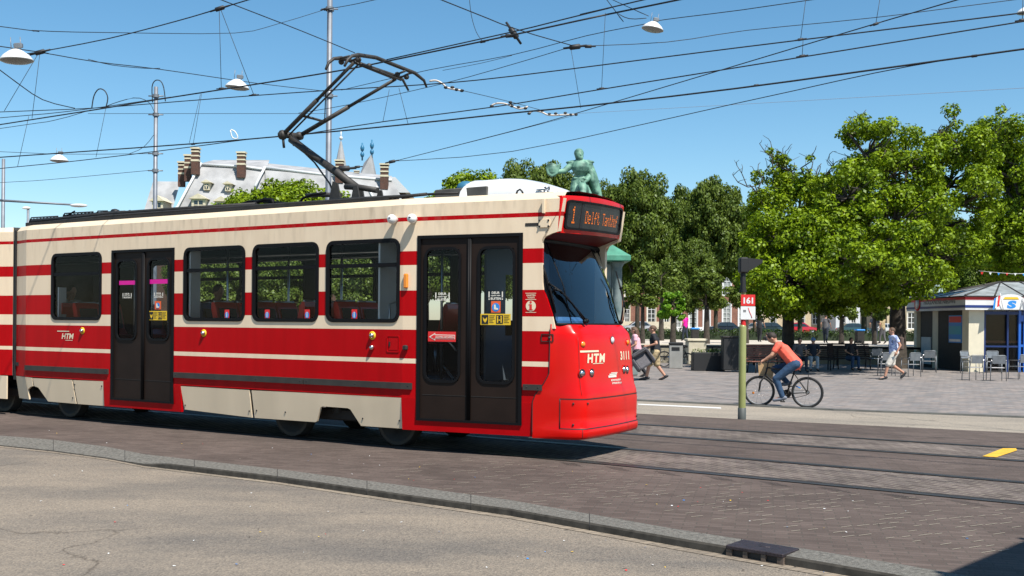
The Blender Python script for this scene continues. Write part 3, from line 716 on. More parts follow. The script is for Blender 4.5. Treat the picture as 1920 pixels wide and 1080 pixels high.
a = uz(1015, 626); b = uz(1038, 641)
hp = MB(); hp.ringp(rrect(a[0], b[1], b[0], a[1], .01, 2), rrect(a[0] + .008, b[1] + .008, b[0] - .008, a[1] - .008, .006, 2), S, 0, .012); hp.lathe([(.016, 0), (.016, -.02), (0, -.02)], S(b[0] - .05, (a[1] + b[1]) / 2, .004), 'y', 12); hp.build('corner_latch', M_DK, tram)

# ------------------------------------------------------------ nose
BASE = [(2.10, -.868), (2.22, -.842), (2.32, -.80), (2.378, -.745), (2.402, -.67), (2.418, -.45), (2.43, -.25), (2.435, 0)]
BASE = BASE + [(u, -y) for u, y in BASE[-2::-1]]
DFZ = [(.262, .02), (.272, .05), (.30, .065), (.36, .07), (.40, .055), (.405, .05), (.70, .055), (.74, .05), (.80, .045), (.88, .02), (1.0, .0), (1.3, -.02), (1.46, -.035), (1.53, -.05), (1.555, -.065), (1.648, -.145), (1.655, -.20)]
VSZ = [(.262, 1.82), (.70, 1.82), (.80, 1.86), (.92, 1.96), (1.05, 2.035), (1.6, 2.045), (1.7, 2.05)]
def interp(T, z):
    if z <= T[0][0]: return T[0][1]
    for (a, p), (b, q) in zip(T, T[1:]):
        if z <= b: return p + (q - p) * (z - a) / (b - a)
    return T[-1][1]
def outline(z, extra=0.0):
    df = interp(DFZ, z) + extra; vs_ = interp(VSZ, z); n = len(BASE)
    s0 = S(vs_, z, .008 + extra * .5); pts = [s0]
    for k, (u, y) in enumerate(BASE):
        wgt = min(1, min(k, n - 1 - k) / 3.0) if True else 1
        sgn = -1 if y < 0 else 1
        lat = df * .55 * (1 - min(1, abs(min(k, n - 1 - k) - 1.5) / 4)) if abs(y) > .3 else 0
        pts.append(Vector((u + df * wgt, y + sgn * lat, z)))
    pts.append(Vector((s0.x, -s0.y, z)))
    return pts
def smooth_line(pts, sub=3):
    out = []
    for i in range(len(pts) - 1):
        p0 = pts[max(i - 1, 0)]; p1 = pts[i]; p2 = pts[i + 1]; p3 = pts[min(i + 2, len(pts) - 1)]
        for k in range(sub):
            t = k / sub
            out.append(.5 * ((2 * p1) + (-p0 + p2) * t + (2 * p0 - 5 * p1 + 4 * p2 - p3) * t * t + (-p0 + 3 * p1 - 3 * p2 + p3) * t ** 3))
    out.append(pts[-1]); return out
def loft(mb, rows, mi=0, smooth=True):
    n = len(rows[0]); vs = [q for r in rows for q in r]
    mb.add(vs, [(i * n + k, i * n + k + 1, (i + 1) * n + k + 1, (i + 1) * n + k) for i in range(len(rows) - 1) for k in range(n - 1)], mi, smooth)
zr = [.262, .272, .30, .36, .40, .406, .55, .70, .74, .76, .80, .84, .88, .94, 1.0, 1.1, 1.2, 1.3, 1.4, 1.46, 1.53, 1.545, 1.555, 1.60, 1.64, 1.648, 1.655]
mb = MB(); loft(mb, [smooth_line(outline(z)) for z in zr])
nose = mb.build('nose', M_NOSE, tram)
# ledge behind the screen and underside
mb = MB(); o0 = smooth_line(outline(1.655)); mb.add(o0 + [Vector((1.9, .8, 1.655)), Vector((1.9, -.8, 1.655))], [tuple(range(len(o0) + 2))]); mb.build('windscreen_ledge', M_BLACK, tram)
def ribbon(mb, z0, z1, i0, i1, ex=.003, mi=0):
    a = smooth_line(outline(z0, ex))[i0:i1]; b = smooth_line(outline(z1, ex))[i0:i1]; loft(mb, [a, b], mi, False)
mb = MB(); NL = len(smooth_line(outline(1)))
ribbon(mb, .745, .758, 4, NL - 4); ribbon(mb, .388, .400, 4, NL - 4)
for i in (4, NL - 5):
    a = [smooth_line(outline(z, .004))[i] for z in (.395, .5, .6, .7, .752)]
    mb.tube(a, .006, 6)
c1 = [smooth_line(outline(z, .001))[11] for z in np.linspace(.80, 1.5, 12)]; mb.tube(c1, .0028, 5)
c1 = [smooth_line(outline(z, .001))[11] for z in np.linspace(.27, .385, 5)]; mb.tube(c1, .0035, 5)
# shut line between nose cap and body side
c2 = [S(interp(VSZ, z) - .004, z, .006) for z in np.linspace(.30, 1.6, 30)]; mb.tube(c2, .007, 6)
mb.build('nose_joints', M_BLACK, nose)
mb = MB()
for i, z in ((8, .70), (8, .445), (NL - 9, .70), (NL - 9, .445), (14, .70), (NL - 15, .445)):
    mb.ell(smooth_line(outline(z, .004))[i], .014, 8)
mb.build('bolt', M_BLACK, nose)
def nose_hit(px, py, z=None):
    r = lray(px, py)
    for it in range(3):
        zz = z or 1.2; L_ = outline(zz)
        best = None
        for a, b in zip(L_, L_[1:]):
            t2 = Vector((b.x - a.x, b.y - a.y, 0)); n = Vector((t2.y, -t2.x, 0))
            den = r.dot(n)
            if abs(den) < 1e-6: continue
            k = (a - EL).dot(n) / den; q = EL + r * k
            s_ = (q - a).dot(t2) / t2.length_squared
            if -.01 <= s_ <= 1.01 and (best is None or k < best[0]): best = (k, q, t2.normalized(), n.normalized())
        if best is None: return nose_hit(px - 1.5, py)
        z = best[1].z
    return best[1:]
def round_lamp(px, py, r, mats, depth=.02, name='headlight', recess=True):
    q, t, n = nose_hit(px, py); up = Vector((0, 0, 1))
    if n.x < 0: n = -n
    def tf(p): return q + t * p.x + up * p.z + n * (p.y)
    mb = MB()
    if recess:
        mb.lathe([(r * 1.28, .001), (r * 1.25, .006), (r * 1.15, .006)], (0, 0, 0), 'y', 20, 0, tf=tf); mb.lathe([(r * 1.16, .0065), (r * .7, .005)], (0, 0, 0), 'y', 20, 1, tf=tf)
        mb.lathe([(r * 1.02, .003), (0, .003)], (0, 0, 0), 'y', 20, 1, tf=tf)
        mb.lathe([(r * .78, .003), (r * .7, .016), (r * .4, .024), (0, .027)], (0, 0, 0), 'y', 20, 2, tf=tf)
    else:
        mb.lathe([(r * 1.1, .0), (r * 1.05, .008), (r * .92, .010)], (0, 0, 0), 'y', 20, 0, tf=tf)
        mb.lathe([(r * .95, .006), (r * .8, .018), (r * .4, .026), (0, .028)], (0, 0, 0), 'y', 20, 2, tf=tf)
    return mb.build(name, mats, tram)
round_lamp(1091, 700, .047, [M_NOSE, M_BLACK, M_CHR]); round_lamp(1109, 699, .047, [M_NOSE, M_BLACK, M_CHR])
round_lamp(1169.5, 693, .047, [M_NOSE, M_BLACK, M_CHR]); round_lamp(1175.5, 693, .047, [M_NOSE, M_BLACK, M_CHR])
round_lamp(1092.3, 645.5, .038, [M_NOSE, M_BLACK, M_AMB], name='indicator', recess=False); round_lamp(1176, 642, .038, [M_NOSE, M_BLACK, M_AMB], name='indicator', recess=False)
round_lamp(1147.3, 637.8, .046, [M_BLACK, M_BLACK, M_LENS], name='centre_lamp', recess=False)
def nose_text(items, name, mat):
    mb = MB()
    for kind, p0, p1, arg in items:
        qa = nose_hit(p0[0], (p0[1] + p1[1]) / 2); qb = nose_hit(p1[0], (p0[1] + p1[1]) / 2)
        A, B = qa[0], qb[0]; zc = (A.z + B.z) / 2
        zt = nose_hit((p0[0] + p1[0]) / 2, p0[1])[0].z; zb = nose_hit((p0[0] + p1[0]) / 2, p1[1])[0].z
        L_ = [(Vector(q)) for q in smooth_line(outline(zc, .006), 6)]
        # walk along outline by y
        def at(a, z):
            y = A.y + (B.y - A.y) * a; Lz = smooth_line(outline(z, .005), 4)
            for p, q in zip(Lz, Lz[1:]):
                if p.y <= y <= q.y and q.y > p.y:
                    k = (y - p.y) / (q.y - p.y); return p.lerp(q, k)
            return Lz[-1]
        if kind == 'bar':
            m = 6; vs = [at(i / m, zb) for i in range(m + 1)] + [at(i / m, zt) for i in range(m + 1)]
            mb.add(vs, [(i, i + 1, m + 2 + i, m + 1 + i) for i in range(m)])
        else:
            st, sh = arg; ht = zt - zb; W = (B - A).length; s_ = sh * ht / W
            put_text(mb, st, at, .5 - s_ * .5, zb, 1 - s_, ht, 0, .04, 0, 1.18)
            # shear handled by moving vertices along the outline
            if sh:
                vs, fs = text_geo(st, .04, 1.18); n0 = len(mb.v) - len(vs)
                for i, (x, y) in enumerate(vs): mb.v[n0 + i] = tuple(at(.5 - s_ * .5 + x * (1 - s_) + y * s_, zb + y * ht))
    return mb.build(name, mat, tram)
TXT.clear()
nose_text([('bar', (1086.5, 657), (1122, 660.5), None), ('t', (1100, 663), (1134, 680), ('HTM', .2)), ('bar', (1111, 680.8), (1130.5, 682), None)], 'operator_mark', M_DECC)
nose_text([('t', (1162.5, 658), (1178.5, 674.5), ('3111', 0))], 'fleet_number', M_DECC)
nose_text([('t', (1145, 710.5), (1163.5, 714), ('METROPOOLREGIO', 0)), ('t', (1147, 716), (1165, 719.5), ('ROTTERDAM DEN HAAG', 0)), ('bar', (1140, 703.5), (1155, 707.5), None), ('bar', (1142, 700.3), (1156, 702.6), None), ('bar', (1145, 698), (1157, 699.3), None)], 'region_mark', M_DECW)

# ------------------------------------------------------------ windscreen, sign box
GB = [Vector((2.07, -.835, 1.652)), Vector((2.14, -.79, 1.652)), Vector((2.21, -.69, 1.652)), Vector((2.25, -.45, 1.652)), Vector((2.27, 0, 1.652))]
GT = [Vector((1.79, -.865, 2.66)), Vector((1.80, -.80, 2.685)), Vector((1.80, -.62, 2.69)), Vector((1.80, -.35, 2.70)), Vector((1.80, 0, 2.70))]
def mir(L_): return L_ + [Vector((q.x, -q.y, q.z)) for q in L_[-2::-1]]
gb, gt2 = smooth_line(mir(GB), 3), smooth_line(mir(GT), 3)
gm = [a.lerp(b, .45) + Vector((.05 if 4 < i < len(gb) - 5 else .02 if 1 < i < len(gb) - 2 else 0, 0, 0)) for i, (a, b) in enumerate(zip(gb, gt2))]
mb = MB(); loft(mb, [gb, gm, gt2]); ws = mb.build('windscreen', M_GLW, tram)
mb = MB(); mb.tube(gb, .018, 8); mb.tube([q + Vector((0, 0, .005)) for q in gt2], .03, 8)
mb.tube([gb[6], gm[6] , gt2[6]], .007, 6); mb.tube([gb[-7], gm[-7], gt2[-7]], .007, 6)
mb.tube([gb[0], gm[0], gt2[0]], .014, 6); mb.tube([gb[-1], gm[-1], gt2[-1]], .014, 6)
mb.build('screen_seal', M_RUB, ws)
# wipers
def wiper(arm, blade, nm='wiper'):
    mb = MB(); mb.tube(arm, .012, 8); mb.tube(blade, [.008] + [.014] * (len(blade) - 2) + [.008], 8)
    mb.ell(arm[0], .03, 10); mb.ell(arm[-1], .022, 10); mb.ell(arm[-2], .016, 8); mb.build(nm, M_RUB, tram)
def gpt(px, py, off=.03):     # point on the screen seen at a pixel
    r = lray(px, py); best = None
    rows = [gb, gm, gt2]
    for j in range(2):
        for i in range(len(gb) - 1):
            a, b, c, d = rows[j][i], rows[j][i + 1], rows[j + 1][i + 1], rows[j + 1][i]
            for T in ((a, b, c), (a, c, d)):
                n = (T[1] - T[0]).cross(T[2] - T[0]); den = r.dot(n)
                if abs(den) < 1e-9: continue
                k = (T[0] - EL).dot(n) / den; q = EL + r * k
                ins = all(((T[(m + 1) % 3] - T[m]).cross(q - T[m])).dot(n) >= -1e-4 for m in range(3))
                if ins and (best is None or k < best[0]): best = (k, q, n.normalized())
    if best is None: return None
    n = best[2]; n = n if n.x > 0 else -n
    return best[1] + n * off
def gpts(L_, off=.03): return [q for q in (gpt(x, y, off) for x, y in L_) if q is not None]
wiper(gpts([(1094, 604), (1070, 575), (1046, 548), (1029, 532)], .05), gpts([(1017, 497), (1024, 518), (1030, 537), (1036, 560), (1042, 588)], .03))
wiper(gpts([(1088, 606), (1066, 574), (1045, 550), (1036, 546)], .07), gpts([(1035, 543), (1045, 548), (1058, 560), (1072, 580)], .05))
wiper([Vector((2.26, .62, 1.69)), Vector((2.24, .74, 1.95)), Vector((2.17, .80, 2.15))], [Vector((2.25, .80, 1.80)), Vector((2.17, .82, 2.1)), Vector((2.08, .83, 2.38))])
mb = MB(); mb.tube([Vector((2.12, .86, 2.15)), Vector((2.16, .87, 2.08)), Vector((2.2, .88, 1.9)), Vector((2.2, .84, 1.72))], .006, 6); mb.build('wiper_hose', M_RUB, tram)
# sign box: front face leans outward at the top
def sline(z, ex=0.0):
    k = (z - 2.79) / .46; fx = 2.115 + .065 * k + ex
    L_ = [Vector((fx - .05, -.868, z)), Vector((fx - .012, -.872, z)), Vector((fx, -.862, z)), Vector((fx + .055, -.45, z)), Vector((fx + .075, 0, z))]
    return [Vector((q.x, q.y, q.z + .03 * q.y)) for q in mir(L_)]
def dense2(L_, k=4):
    o = []
    for a, b in zip(L_, L_[1:]):
        for j in range(k): o.append(a.lerp(b, j / k))
    return o + [L_[-1]]
def ztop(y): return 3.245 + .02 * (1 - (abs(y) / .77) ** 2)
bot, top = sline(2.79), sline(3.235)
rowsb = [dense2(sline(z)) for z in (2.79, 2.80, 3.0, 3.22)]
tp = [Vector((q.x - .01, q.y * .99, ztop(q.y) + .03 * q.y)) for q in dense2(sline(3.24))]
mb = MB(); loft(mb, rowsb + [tp], 0, True)
back = [Vector((q.x - .09, q.y * .97, ztop(q.y) + .03 * q.y + .002)) for q in tp]
loft(mb, [tp, back], 0, False)
sbx = mb.build('destination_box', M_NOSE, tram)
# soffit
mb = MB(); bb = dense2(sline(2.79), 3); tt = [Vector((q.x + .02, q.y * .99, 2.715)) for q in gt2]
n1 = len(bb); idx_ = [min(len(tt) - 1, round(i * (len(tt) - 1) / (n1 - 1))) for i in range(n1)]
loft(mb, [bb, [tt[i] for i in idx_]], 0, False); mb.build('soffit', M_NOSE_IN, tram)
# black rim, panel and LEDs on the front of the box
def sface(s_, t_, off):      # s in -1..1 across, t 0..1 up
    y = s_ * .79; z = 2.835 + t_ * .36
    L_ = sline(z)
    for p, q in zip(L_, L_[1:]):
        if p.y <= y <= q.y and q.y > p.y:
            k = (y - p.y) / (q.y - p.y); w_ = p.lerp(q, k); return Vector((w_.x + off, w_.y + (off * .15 if y > 0 else -off * .15), w_.z))
    return L_[-1]
def strip_face(mb, s0, s1, t0, t1, off, mi, m=8):
    vs = [sface(s0 + (s1 - s0) * i / m, t0, off) for i in range(m + 1)] + [sface(s0 + (s1 - s0) * i / m, t1, off) for i in range(m + 1)]
    mb.add(vs, [(i, i + 1, m + 2 + i, m + 1 + i) for i in range(m)], mi)
mb = MB(); lo_ = rrect(-1, 0, 1, 1, .11, 4); lo_ = [(a, .5 + (b - .5) * 1.0) for a, b in lo_]
def dense(L_, k=4):
    o = []
    for i in range(len(L_)):
        a, b = L_[i], L_[(i + 1) % len(L_)]
        for j in range(k): o.append((a[0] + (b[0] - a[0]) * j / k, a[1] + (b[1] - a[1]) * j / k))
    return o
po = dense(lo_); pi_ = [(a * .955, .5 + (b - .5) * .86) for a, b in po]
mb.ringp(po, pi_, lambda a, b, o: sface(a, b, o), -.03, .022, 0)
mb.build('display_rim', M_RUB, sbx)
mb = MB(); strip_face(mb, -.96, -.58, .05, .95, .003, 0); strip_face(mb, -.50, .96, .05, .95, .003, 0); strip_face(mb, -.58, -.50, .05, .95, .006, 1, 2)
mb.build('display_panel', [M_LEDP, M_BLACK], sbx)
mb = MB()
F57 = {'1': '0010001100001000010000100001000111000', 'D': '1111010001100011000110001100011111000', 'e': '0000000000011101000111111100000111000',
       'l': '0110000100001000010000100001000111000', 'f': '0011001001010001111001000010000100000', 't': '0100001000111000100001000010010011000',
       'T': '1111100100001000010000100001000010000', 'a': '0000000000011100000101111100010111100', 'n': '0000000000101101100110001100011000100',
       'h': '1000010000101101100110001100011000100', 'o': '0000000000011101000110001100010111000', ' ': '0' * 37}
F57['D'] = '11110100011000110001100011000111110' + '00'
def led(st, s0, t0, ds, dt):
    for ci, ch in enumerate(st):
        g = F57[ch]
        for r_ in range(7):
            for c_ in range(5):
                if g[r_ * 5 + c_] == '1':
                    s_ = s0 + (ci * 6 + c_) * ds; t_ = t0 + (6 - r_) * dt
                    mb.add([sface(s_, t_, .008), sface(s_ + ds * .78, t_, .008), sface(s_ + ds * .78, t_ + dt * .72, .008), sface(s_, t_ + dt * .72, .008)], [(0, 1, 2, 3)])
led('1', -.84, .22, .026, .085); led('Delft Tanthof', -.44, .26, .0162, .062)
mb.build('destination_text', M_LED, sbx)

# ------------------------------------------------------------ interior
mb = MB()
mb.box((V0 + .05, -1.1, .86), (0, 1.1, .92)); mb.box((0, -.95, .86), (1.0, .95, .915)); mb.box((1.0, -.82, .86), (1.95, .82, .91))
mb.build('floor', M_BLACK, tram)
mb = MB(); mb.box((-.45, -1.12, .93), (-.42, -.40, 2.75)); mb.build('draught_screen', M_LINL, tram); mb = MB(); v = uz(352, 520)[0]; mb.box((v - .03, -1.12, .93), (v, -.93, 2.75)); mb.build('draught_screen', M_LINL, tram); mb = MB(); v = uz(105, 520)[0]; mb.box((v - .03, -1.12, .93), (v, -.98, 2.2))
mb.build('draught_screen', M_LINL, tram)
mb = MB()
for x, y in ((-.42, -.38), (uz(372, 520)[0], -.6), (uz(345, 520)[0] + .2, .1), (.35, -.8), (.35, .0), (1.35, -.6), (-2.3, .3), (-1.2, .3), (-5.7, -.8), (-4.9, -.8), (-6.5, .2), (-3.3, .2)): MB().tube([(x, y, .92), (x, y, 2.99)], .018, 8).build('grab_pole', M_ALU, tram)
mb = MB()
mb.tube([(.42, -.85, 1.1), (.75, -.85, .75), (.8, -.85, .5)], .018, 8); mb.tube([(.38, -.85, 1.55), (.62, -.85, 1.3)], .016, 8)
mb.tube([(-.35, -1.0, 1.4), (-.35, -1.0, 1.9), (-.33, -.8, 1.95), (-.1, -.6, 1.95)], .014, 8)
for y in (-.5, .5): mb.tube([(V0 + .3, y, 2.65), (1.0, y * .8, 2.65)], .016, 8)
mb.build('handrail', M_ALU, tram)
# cab: desk, driver seat, partition
mb = MB(); mb.bbox((1.62, -.70, .92), (2.05, .70, 1.60), .08, 0); mb.bbox((1.62, -.2, 1.55), (1.8, .5, 1.75), .05, 0); mb.build('driver_desk', pbr('desk_blue', (.07, .18, .36), .5), tram)
mb = MB(); mb.box((1.02, -.82, .92), (1.05, -.35, 2.95), 0); mb.box((1.02, .35, .92), (1.05, .82, 2.95), 0); mb.box((1.02, -.35, 2.3), (1.05, .35, 2.95)); mb.box((1.02, -.35, .92), (1.05, .35, 1.5)); mb.build('cab_partition', pbr('partition_grey', (.20, .22, .24), .6), tram)
def seat(x, y, face=1, red=True, w_=.42):
    mb = MB(); prof = [(-.02, .45), (.08, .42), (.42, .44), (.44, .49), (.10, .50), (.02, .60), (-.07, .95), (-.11, 1.02), (-.16, 1.02), (-.17, .95), (-.08, .55)]
    def fn(a, b, o): return Vector((x + face * a, y + o, .92 + b))
    mb.prism(prof, fn, -w_ / 2, w_ / 2, 0)
    pad = [(.01, .62), (.0, .66), (-.075, .93), (-.095, .93), (-.02, .60)]
    mb.prism([(a + .035, b) for a, b in pad], fn, -w_ / 2 + .05, w_ / 2 - .05, 1)
    mb.tube([(x + face * .2, y, .92), (x + face * .2, y, 1.36)], .03, 8, 2)
    mb.tube([(x - face * .13, y - w_ / 2 + .02, 1.95), (x - face * .13, y + w_ / 2 - .02, 1.95)], .016, 8, 2)
    mb.build('seat', [M_SEAT if red else M_SEATB, M_BLACK, M_ALU], tram)
for px, f in ((432, 1), (505, 1), (575, -1), (662, 1), (170, 1), (127, -1)):
    x = lp(px, 585, -.85).x; seat(x, -.86, f); seat(x, -.40, f)
for x in (-7.2, -6.3, -5.2, -4.3, -3.3, -2.5, -1.6, -.7): seat(x, .82, 1 if int(x) % 2 else -1)
seat(lp(398, 590, -.5).x, -.45, 1, False); seat(1.3, .25, 1, False)

# ------------------------------------------------------------ running gear
mb = MB(); mb.box((V0 + .1, -.95, .50), (.6, .95, .855)); mb.box((.6, -.78, .50), (1.9, .78, .855)); mb.box((-4.2, -.85, .30), (-3.0, .85, .5)); mb.box((-6.2, -.8, .32), (-4.9, .8, .5)); mb.box((.3, -.6, .33), (1.6, .6, .5)); mb.build('underframe', M_BLACK, tram)
def bogie(xs):
    xm = sum(xs) / 2
    mb = MB(); mb.bbox((xs[0] - .45, -.90, .30), (xs[-1] + .45, -.80, .46), .02); mb.bbox((xs[0] - .45, .80, .30), (xs[-1] + .45, .90, .46), .02); mb.box((xm - .25, -.85, .3), (xm + .25, .85, .55))
    for s_ in (-1, 1):
        mb.lathe([(.09, -.1), (.09, .1)], (xm, s_ * .86, .5), 'z', 12); mb.bbox((xm - .09, s_ * .9 - .03, .50), (xm + .06, s_ * .9 + .03, .68), .01)
    b = mb.build('bogie', M_DK, tram)
    for x in xs:
        for s_ in (-1, 1):
            w_ = MB(); y = s_ * .715
            w_.lathe([(.06, 0), (.06, -.05), (.24, -.035), (.27, -.065), (.335, -.065), (.335, .035), (.355, .045), (.355, .065), (.27, .065), (.06, .05)] if s_ < 0 else [(.06, 0), (.06, .05), (.24, .035), (.27, .065), (.335, .065), (.335, -.035), (.355, -.045), (.355, -.065), (.06, -.05)], (x, y, .337), 'y', 32, 0)
            w_.lathe([(.28, -.067 * 1), (.325, -.068)] if s_ < 0 else [(.28, .067), (.325, .068)], (x, y, .337), 'y', 32, 1)
            w_.build('wheel', [M_DK, M_WHEEL], b)
    return b
wx = [lp(px, 815, -.78).x for px in (547, 744)]; bogie(wx)
wx = [lp(px, 780, -.78).x for px in (8, 131)]; bogie(wx)

# ------------------------------------------------------------ rear section and bellows
VR = uz(12, 500)[0]
mb = MB()
for k in range(9):
    x = V0 - .02 - k * (V0 - VR - .04) / 8
    hw = .98 + (.03 if k % 2 else 0)
    q = [(x, -hw, .6), (x, -hw, 3.15), (x, hw, 3.15), (x, hw, .6)]
    if k: mb.add(prevq + q, [(0, 1, 5, 4), (1, 2, 6, 5), (2, 3, 7, 6), (3, 0, 4, 7)])
    prevq = q
mb.build('bellows', M_BLACK, tram)
mb = MB(); mb.box((V0 - .01, -1.1, .62), (V0 + .02, -.45, 3.2)); mb.box((V0 - .01, .45, .62), (V0 + .02, 1.1, 3.2)); mb.box((V0 - .01, -.45, 2.5), (V0 + .02, .45, 3.2)); mb.build('end_frame', M_BLACK, tram)
def rearbody():
    mb = MB(); L_ = 12.0; x1 = S(VR, 0).x; x0 = x1 - L_
    def q(x, y, z): return (x, y, z)
    for y0, s_ in ((-1.10, -1), (1.10, 1)):
        segs = [(x1, 1.06), (x1 - .45, HW), (x0, HW)]
        for (xa, ha), (xb, hb) in zip(segs, segs[1:]):
            cuts = [(ZB, ZT)] if xb > x1 - 1 else None
            zz = [ZB] + sorted(a for b in ZSTR for a in b if a > ZB) + [ZT]
            for z0, z1 in zip(zz, zz[1:]): mb.add([q(xb, s_ * hb, z0), q(xa, s_ * ha, z0), q(xa, s_ * ha, z1), q(xb, s_ * hb, z1)], [(0, 1, 2, 3)])
            mb.add([q(xb, s_ * hb, ZT), q(xa, s_ * ha, ZT), q(xa, s_ * (ha - .08), 3.262), q(xb, s_ * (hb - .08), 3.262)], [(0, 1, 2, 3)])
    mb.add([q(x0, -1.1, 3.262), q(x1, -.99, 3.262), q(x1, .99, 3.262), q(x0, 1.1, 3.262)], [(0, 1, 2, 3)], 1)
    mb.add([q(x0, -HW, ZB), q(x0, HW, ZB), q(x0, HW, ZT), q(x0, -HW, ZT)], [(0, 1, 2, 3)])
    mb.add([q(x1, -1.06, ZB), q(x1, 1.06, ZB), q(x1, 1.06, 3.26), q(x1, -1.06, 3.26)], [(0, 1, 2, 3)], 1)
    for s_ in (-1, 1): mb.box((x0, s_ * 1.13 - .02, .28), (x1 - .02, s_ * 1.13 + .0, ZB - .01), 2); 
    o = mb.build('rear_car', [M_PAINT, M_ROOF, M_CREAM], tram)
    for k in range(7):
        b = MB(); a = x1 - 1.4 - k * 1.4
        b.ringp(rrect(a - 1.1, WZ0, a, WZ1, .12), rrect(a - 1.05, WZ0 + .05, a - .05, WZ1 - .05, .07), lambda u, z, o: Vector((u, -HW - o, z)), -.01, .014); f = b.build('window', M_RUB, o)
        MB().add([(u, -HW - .004, z) for u, z in rrect(a - 1.05, WZ0 + .05, a - .05, WZ1 - .05, .07)], [tuple(range(24))]).build('pane', M_GLB, f)
rearbody()
strip((-60, 690), (6, 695))

# ------------------------------------------------------------ roof equipment
mb = MB()
def pl(pts, c): return [lp(x, y, c) for x, y in pts]
mb.tube(pl([(60, 420), (200, 405), (330, 396), (480, 386), (620, 377), (760, 368), (800, 364)], -1.0), .022, 8)
mb.tube(pl([(60, 415), (200, 401), (330, 392), (480, 383)], -.95), .03, 8)
mb.tube(pl([(620, 374), (700, 370), (760, 367), (822, 363), (860, 362)], -.9), .016, 8)
xa = lp(60, 400, -.9).x; xb = lp(740, 370, -.9).x
mb.box((xa, -1.02, 3.27), (xb, -.80, 3.33)); mb.build('cable_tray', M_DK, tram)
mb = MB()
for L_, r_ in (([(470, 385), (482, 379), (497, 374), (510, 375), (516, 388)], .03), ([(440, 388), (465, 378), (490, 377), (540, 382), (560, 380)], .02), ([(560, 386), (567, 372), (585, 365), (610, 362)], .02), ([(250, 401), (300, 398), (330, 395)], .02), ([(112, 412), (130, 402), (140, 396)], .014), ([(188, 406), (200, 401), (214, 399)], .014)): MB().tube(pl(L_, -.75), r_, 8).build('roof_hose', M_RUB, tram)
# resistor louvre boxes
mb = MB()
for x0, x1, y0, y1, yb in ((66, 122, 409, 411, 422), (128, 188, 400, 404, 415), (190, 215, 398, 400, 411), (205, 248, 398, 402, 410)):
    a = lp(x0, (y0 + yb) / 2, -.6).x; b = lp(x1, (y1 + yb) / 2, -.6).x; zt = lp((x0 + x1) / 2, (y0 + y1) / 2 - 1, -.6).z
    nseg = 9
    mb.box((a, -.7, 3.28), (b, .7, zt - .10), 0)
    for i in range(nseg):
        u = a + (b - a) * i / nseg
        mb.prism([(u, zt - .12), (u + (b - a) / nseg * .7, zt - .12), (u + (b - a) / nseg * .95, zt - .02), (u + (b - a) / nseg * .25, zt)], lambda p, q, o: Vector((p, o, q)), -.72, .72, 0)
    mb.tube([(a, -.74, zt - .12), (a + .1, -.74, zt + .01), (b, -.74, zt)], .012, 6, 0); mb.build('resistor_box', M_BLACK, tram); mb = MB()
c = lp(216, 401, -.7); mb.lathe([(.03, -.05), (.075, -.05), (.085, 0), (.075, .05), (.03, .05)], c, 'y', 16, 0); mb.tube([c + Vector((0, -.06, 0)), c + Vector((.25, -.06, -.02)), c + Vector((.45, -.06, .02))], .02, 8)
mb.build('cable_drum', M_BLACK, tram)
# air-conditioning dome
ua, ub = lp(868, 352, 0).x + .40, lp(1066, 352, 0).x
mb = MB(); secs = []
prof = [(0, .0, .72), (.01, .14, .70), (.03, .24, .66), (.07, .29, .62), (.14, .285, .60), (.42, .285, .60), (.58, .265, .60), (.72, .225, .6), (.85, .17, .6), (.93, .12, .6), (.98, .07, .58), (1, 0, .55)]
for t_, h_, w_ in prof:
    x = ua + (ub - ua) * t_; row = []
    for k in range(13):
        a = PI * k / 12; y = -w_ * math.cos(a) ; z = 3.29 + h_ * min(1, math.sin(a) ** .35 if math.sin(a) > 0 else 0)
        row.append(Vector((x, y, z)))
    secs.append(row)
loft(mb, secs); mb.build('air_conditioning_unit', M_WHITEG, tram)
mb = MB(); a = lp(828, 357, -.45).x; b = lp(926, 355, -.45).x
mb.bbox((a, -.62, 3.28), (b, -.1, lp(880, 351, -.62).z), .01, 0); mb.ell((lp(868, 352, -.35).x + .05, -.35, lp(868, 351, -.35).z - .02), (.13, .13, .10), 14, 1); mb.build('roof_box', [M_ROOF, pbr('dome_blue', (.04, .16, .27), .35)], tram)
mb = MB(); c = lp(1000, 356, -.55)
mb.tube([c + Vector((-.02, 0, -.06)), c + Vector((0, 0, 0)), c + Vector((.16, 0, .01))], .015, 8, 0)
mb.lathe([(.008, .0), (.012, .09), (.035, .13)], lp(1006, 356, -.6), 'x', 12, 0); mb.lathe([(.008, .0), (.012, .11), (.035, .15)], lp(1010, 356, -.52), 'x', 12, 0)
mb.ell(c, .03, 8); mb.build('air_horn', M_CHR, tram)
mb = MB(); mb.tube(pl([(968, 365), (970, 358), (975, 355), (979, 359), (981, 364)], -.7), .012, 8); mb.box((lp(955, 364, -.7).x, -.72, 3.27), (lp(1038, 364, -.7).x, -.6, 3.285)); mb.build('roof_loop', M_BLACK, tram)

